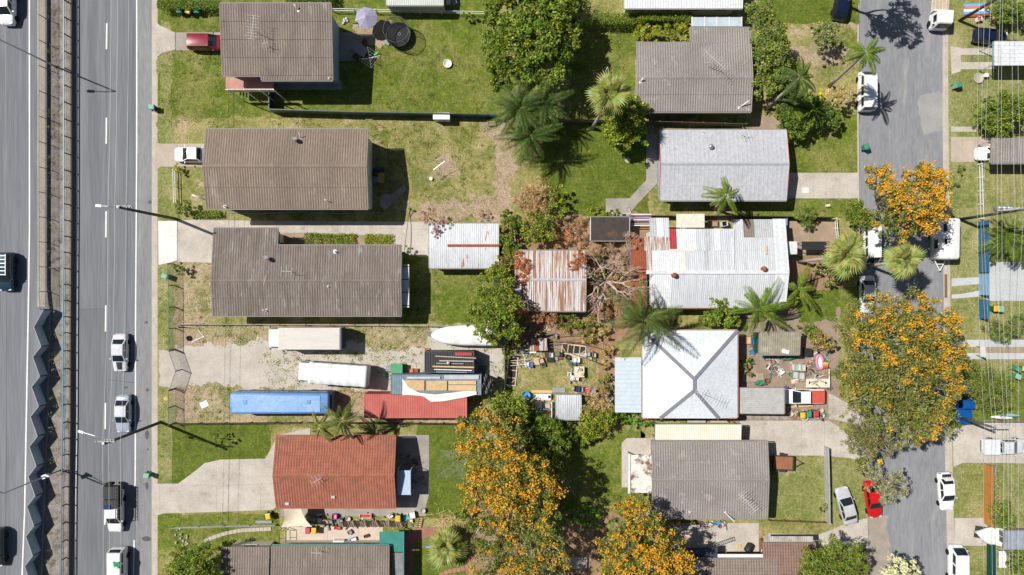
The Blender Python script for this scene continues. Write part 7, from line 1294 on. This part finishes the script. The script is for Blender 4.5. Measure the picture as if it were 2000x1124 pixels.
for n_, lb, px, py, an, d, mt, ins in (('toy_pram', 'purple toy pram among the grey chairs', 654, 1009, 0, (.6, .6, .6), plain('purple_toy', (.45, .1, .42)), PINKP), ('storage_box', 'white square box among the clutter behind the terracotta house', 804, 1006, 10, (.85, .75, .6), WHITEP, WHITEP), ('toy_car', 'red toy car on the cream paving', 659, 1032, -15, (.75, .35, .3), REDP, REDP), ('toy_car', 'blue ride-on toy on the cream paving', 690, 1055, 20, (.8, .45, .3), BLUP, WHITEP), ('tricycle', 'red brown tricycle on the cream paving', 715, 1048, 20, (.6, .3, .3), RUST, BLK), ('storage_box', 'long white freezer against the grey roof house', 663, 1058, 0, (1.3, .5, .7), WALLW, WALLW), ('carton', 'small cream carton on the sleeper edge', 693, 1031, 0, (.45, .3, .25), CREAM, BEIGE), ('toy_rack', 'rack of red and black toys behind the terracotta house', 714, 1008, 0, (1.4, .5, .4), WHITEP, REDP), ('hamper', 'grey round hamper on the cream paving', 683, 1040, 30, (.5, .45, .4), GREYP, STEEL), ('carton', 'tan carton beside the leaning ladder', 802, 1018, 0, (.5, .35, .3), BEIGE, CREAM)): openbox(n_, lb, {'toy_pram': 'toy', 'storage_box': 'box', 'toy_car': 'toy', 'toy_rack': 'rack'}.get(n_, n_), px, py, an, d, mt, inside=ins, lid=WALLW if 'freezer' in lb else None)
tub('pale round pot beside the grey armchair', 680, 1014, .28, .3, CONK, BLK, 'plant_pot', 'pot'); tub('green leafy pot on the corner of the path', 826, 998, .32, .35, CONK, GRNP, 'plant_pot', 'pot'); tub('teal plastic bowl beside the yellow lidded bin', 792, 1012, .35, .3, TEAL, None, 'tub', 'tub')
sl_ = at('sleeper_wall', 'row of leaning dark timber sleepers along the side path', 'retaining wall', 725, 1024)
for k in range(34): MB().box((-3.9+k*.24, .05*math.sin(k*2.1), .25), (.15, .75, .12), .35+.15*math.sin(k*1.7)).build('sleeper', (WOOD, M('dark_timber', (.1, .08, .07)), M('dark_timber', (.1, .08, .07)), M('silver_timber', (.27, .24, .21)))[(k*7+k//3) % 4], sl_, world=False)
ld = at('ladder', 'short brown timber ladder lying by the brick path', 'ladder', 820, 1022, 80, .1)
for y in (-.22, .22): MB().box((0, y, .05), (1.3, .07, .07)).build('stile', BRN, ld, world=False)
for k in range(5): MB().box((-.5+k*.25, 0, .05), (.08, .36, .05)).build('rung', PINE, ld, world=False)
m = MB(); random.seed(5); p = P(880, 1010)
for k in range(80): a = random.uniform(0, 6.3); q = p+Vector((random.gauss(0, 1.3), random.gauss(0, .6), .05+random.random()*.3)); m.tube([q, q+Vector((math.cos(a)*random.uniform(.3, 1), math.sin(a)*.5, random.uniform(-.03, .12)))], .025, 4)
o = solo(m, 'branch_pile', PINE, 'heap of cut straw coloured branches beside the flowering tree', 'branch pile'); g = at('steel_gate', 'open steel gate frame under the shade sail side', 'gate', 562, 1048)
for a, b in (((-.7, -1, 1.3), (-.7, 1, 1.3)), ((.1, -1, 1.3), (.1, 1, 1.3)), ((-.7, 1, 1.3), (.1, 1, 1.3)), ((-.7, -1, 1.3), (.1, -1, 1.3)), ((-.7, .1, 1.3), (.1, .1, 1.3)), ((-.7, -1, 0), (-.7, -1, 1.3)), ((.1, 1, 0), (.1, 1, 1.3)), ((-.7, 1, 0), (-.7, 1, 1.3)), ((.1, -1, 0), (.1, -1, 1.3))): MB().tube([a, b], .035, 5).build('tube', DSTEEL, g, world=False)
slab('bench', 'blue painted bench beside the spiky cycad', 'bench', 842, 1066, 3, (1.2, .25, .4), CBL); slab('kerb_plank', 'pale plank on the grass beside the low grey rail fence', 'plank', 516, 1019, 0, (1.9, .3, .12), GREYP); hoist('large rotary clothes line with a web of lines beside the orange flowering tree', 886, 900, 2.2, 2.2, 40, 8); hoist('rotary clothes line in the tree shade behind the grey roof house', 1107, 936, 1.7, 2.1, 30, 4); hoist('small clothes line on the worn lawn behind the tropical plants', 1173, 158, 1.3, 2.0, 60, 2)
slab('weathered_board', 'weathered pale board lid under the orange trees', 'board', 1122, 1098, -2, (3.0, 1.4, .35), M('lichen_board', (.48, .42, .36), (.36, .30, .26)))
# ---- patio toys and other houses
for n_, lb, px, py, an, d, mt, ins in (('toy_table', 'yellow toy table on a blue base at the patio edge', 1325, 1024, 20, (.7, .6, .4), BLUP, YEL), ('toy_ball_tub', 'pink toy tub beside the yellow toy table', 1314, 1023, 0, (.4, .4, .3), PINKP, PINKP), ('toy_slide', 'green toy slide at the patio edge', 1354, 1023, 0, (.8, .4, .35), GRNP, YEL), ('toy_box', 'purple toy box beside the green toy slide', 1368, 1023, 0, (.5, .4, .3), plain('purple_toy', (.45, .1, .42)), GRNP), ('toy_pool', 'sky blue shell shaped toy tray on the patio', 1401, 1024, 3, (.95, .35, .2), SKYP, SKYP), ('tray', 'small yellow tray beside the black barrel', 1445, 1068, 0, (.4, .3, .15), YEL, YEL)): openbox(n_, lb, 'toy' if n_ != 'tray' else 'tray', px, py, an, d, mt, inside=ins)
r = at('barrel', 'large black barrel on its side near the pale patio', 'barrel', 1462, 1070, -40); r.rotation_euler = (R(70), 0, R(-40)); r.location.z = .45; MB().lathe((0, 0, -.5), [(.4, 0), (.45, .1), (.45, .9), (.4, 1.0), (.33, 1.0), (.33, .2)], 16).build('shell', BLK, r, True, world=False)
ld = at('ladder', 'aluminium ladder propped above the navy awning', 'ladder', 1412, 1062, 20, 1.2)
for y in (-.2, .2): MB().box((0, y, .05), (2.4, .05, .08)).build('stile', STEEL, ld, world=False)
for k in range(10): MB().box((-1.1+k*.245, 0, .05), (.05, .36, .04)).build('rung', STEEL, ld, world=False)
g = at('goal_frame', 'small pale goal frame standing on the garden path', 'goal', 1212, 412)
for a, b in (((-1.1, -.4, 0), (-1.1, -.4, .9)), ((1.1, -.4, 0), (1.1, -.4, .9)), ((-1.1, -.4, .9), (1.1, -.4, .9)), ((-1.1, -.4, .9), (-1.1, .35, .02)), ((1.1, -.4, .9), (1.1, .35, .02))): MB().tube([a, b], .035, 5).build('tube', WHITEP, g, world=False)
solo(MB().lathe(P(1226, 313), [(.35, 0), (.33, .04), (.1, .06)], 14), 'drain_cover', CONK, 'small round drain cover on the lush back lawn', 'drain cover'); slab('garden_bench', 'small pale stone slab on the lawn below the red trimmed house', 'stone', 1616, 402, 10, (.5, .3, .25), CREAM); slab('letterbox_slab', 'white paving square on the red trimmed house driveway', 'paving', 1573, 372, 0, (.8, .65, .02), CONB, .02)
w_ = at('clothes_airer', 'rack of purple and white laundry behind the dark fence', 'laundry rack', 1249, 432)
for k in range(7): MB().box((0, .7-k*.22, 1.3), (2.4, .12, .03)).build('cloth', (WHITEP, plain('purple_cloth', (.2, .06, .2)), LILAC)[k % 3], w_, world=False)
for x in (-1.2, 1.2): MB().box((x, 0, .66), (.05, 1.6, 1.3)).build('end_frame', STEEL, w_, world=False)
openbox('storage_box', 'orange brick planter behind the cream awning', 'planter', 1392, 437, 0, (1.1, .7, .5), BRK, inside=GD); openbox('washing_machine', 'white washing machine frame behind the patched roof', 'appliance', 1413, 438, 10, (.7, .6, .9), WHITEP, inside=NAVY); slab('blue_shutter', 'blue window shutter leaning at the patched roof end', 'shutter', 1531, 442, 88, (1.9, .12, .9), CBL)
r = at('black_bench', 'dark flat shade roof beside the leaning fan palm', 'awning', 1586, 482); MB().box((0, 0, 2.0), (3.9, 1.0, .06)).build('canopy', BLK, r, world=False)
for x in (-1.8, 1.8):
    for y in (-.4, .4): MB().box((x, y, .98), (.07, .07, 1.96)).build('post', WOOD, r, world=False)
# kerbside across the street
r = at('jumping_castle', 'folded blue and orange striped banner on the grass beside the truck', 'banner', 1912, 20, 2)
for k, mt in enumerate((plain('sky_canvas', (.16, .42, .78)), ORP, WHITEP, plain('sky_canvas', (.16, .42, .78)), RUST)): MB().box((0, .7-k*.32, .1+.02*(k % 2)), (3.4, .31, .14)).build('stripe', mt, r, world=False)
openbox('toy_kitchen', 'small white and red toy kitchen beside the leafy shrub', 'toy', 1912, 38, 15, (.6, .5, .5), WHITEP, inside=REDP); tub('stone ringed flower pot on the verge lawn', 1914, 152, .6, .12, CONK, GD, 'flower_ring', 'flower bed'); openbox('meter_box', 'white meter box beside the stone flower ring', 'box', 1925, 148, 0, (.45, .4, .5), WHITEP, lid=WHITEP)
sg = at('for_sale_sign', 'white notice board standing by the pale wheel strips', 'sign', 1909, 686); MB().box((0, 0, 1.3), (.05, 1.3, .9)).build('board', WHITEP, sg, world=False)
for y in (-.55, .55): MB().box((.06, y, .88), (.06, .06, 1.76)).build('post', WOOD, sg, world=False)
for k, (x, y, mt) in enumerate(((1972, 810, LG2), (1958, 815, WHITEP))):
    p = P(x, y, .4); rg = []
    for i in range(13): tt = i/12; w2 = .3*math.sin(math.pi*min(1, max(.02, tt)))**.6+.01; rg.append([(p.x-1.4+2.8*tt, p.y-w2-.15*tt, .35), (p.x-1.4+2.8*tt, p.y-.15*tt, .42), (p.x-1.4+2.8*tt, p.y+w2-.15*tt, .35), (p.x-1.4+2.8*tt, p.y-.15*tt, .3)])
    solo(MB().loft(rg), 'surfboard', mt, ('pale green surfboard lying above the silver ute driveway', 'white surfboard lying above the silver ute driveway')[k], 'surfboard', smooth=True)
table('white trestle table beside the dark green awning', 1953, 1090, 90, (2.0, .9, .75), WHITEP); openbox('storage_box', 'blue box behind the white trestle table', 'box', 1963, 1083, 0, (.35, .7, .4), SKYP, inside=SKYP)
for k, mt in enumerate((WHITEP, GREYP)): chair(('white chair outside the pale green garden shed', 'grey chair outside the pale green garden shed')[k], 876+k*12, 6, 20*k, mt)
rk = at('rockery', 'low rockery of pale stones beside the grey rail fence', 'rockery', 352, 1050)
random.seed(8)
for k in range(16):
    q = Vector((random.uniform(-.8, .8), random.uniform(-1.4, 1.2), 0)); s_ = random.uniform(.1, .22); MB().lathe(q, [(s_*.8, 0), (s_, s_*.4), (s_*.6, s_*.9), (.02, s_)], 6).build('stone', (CONK, COND, BEIGE)[k % 3], rk, world=False)

# ---- small loose scrap too fine to count
sm, snt, sb = base_mat('mixed_scrap'); sat = sh(snt, 'Attribute', attribute_name='Col'); snt.links.new(sat.outputs['Color'], sb.inputs['Base Color']); sb.inputs['Roughness'].default_value = .7
def debris(name, label, areas, n, pal):
    rnd = random.Random(name); m = MB(); cols = []
    for k in range(n):
        x0, y0, x1, y1 = areas[rnd.randrange(len(areas))]; q = P(rnd.uniform(x0, x1), rnd.uniform(y0, y1)); L = rnd.choice((.12, .2, .3, .45, .8)); d = (L, rnd.uniform(.05, .25), rnd.uniform(.03, .25))
        m.box((q.x, q.y, .05+d[2]/2), d, rnd.uniform(0, 3.1), None, rnd.uniform(.6, 1)); c = pal[rnd.randrange(len(pal))]; f = rnd.uniform(.6, 1.1); cols += [(c[0]*f, c[1]*f, c[2]*f, 1)]*8
    o = m.build(name, sm, kind='stuff'); a = o.data.attributes.new('Col', 'FLOAT_COLOR', 'POINT'); a.data.foreach_set('color', np.array(cols, np.float32).ravel()); tag(o, label, 'scrap')
SP = [(.55, .53, .5), (.4, .32, .22), (.2, .18, .16), (.3, .16, .1), (.62, .6, .56), (.1, .14, .2), (.14, .2, .14), (.05, .05, .05), (.5, .42, .3)]
debris('garden_scrap', 'small loose scrap scattered around the crowded junk table and racks', [(1010, 688, 1165, 712), (1015, 690, 1065, 718), (1112, 715, 1142, 745), (1030, 775, 1085, 815), (1120, 755, 1170, 770), (1020, 640, 1075, 685), (1190, 740, 1200, 790)], 240, SP)
debris('yard_scrap', 'small loose scrap scattered over the dirt yard by the mossy shelter', [(1545, 705, 1620, 755), (1580, 690, 1622, 760), (1500, 695, 1530, 735), (1462, 655, 1485, 695), (1545, 800, 1612, 818)], 260, SP+[(.1, .22, .2), (.45, .2, .2), (.6, .58, .55)])
debris('side_scrap', 'small loose oddments along the sleepers behind the terracotta house', [(600, 1003, 690, 1030), (690, 1003, 825, 1028), (785, 890, 830, 960), (1320, 1018, 1420, 1030)], 170, SP+[(.3, .1, .2)])
debris('wood_scrap', 'broken timber lengths scattered behind the dead vine mound', [(1085, 425, 1150, 480), (1080, 430, 1130, 470)], 70, [(.35, .28, .22), (.25, .19, .15), (.45, .4, .34)])
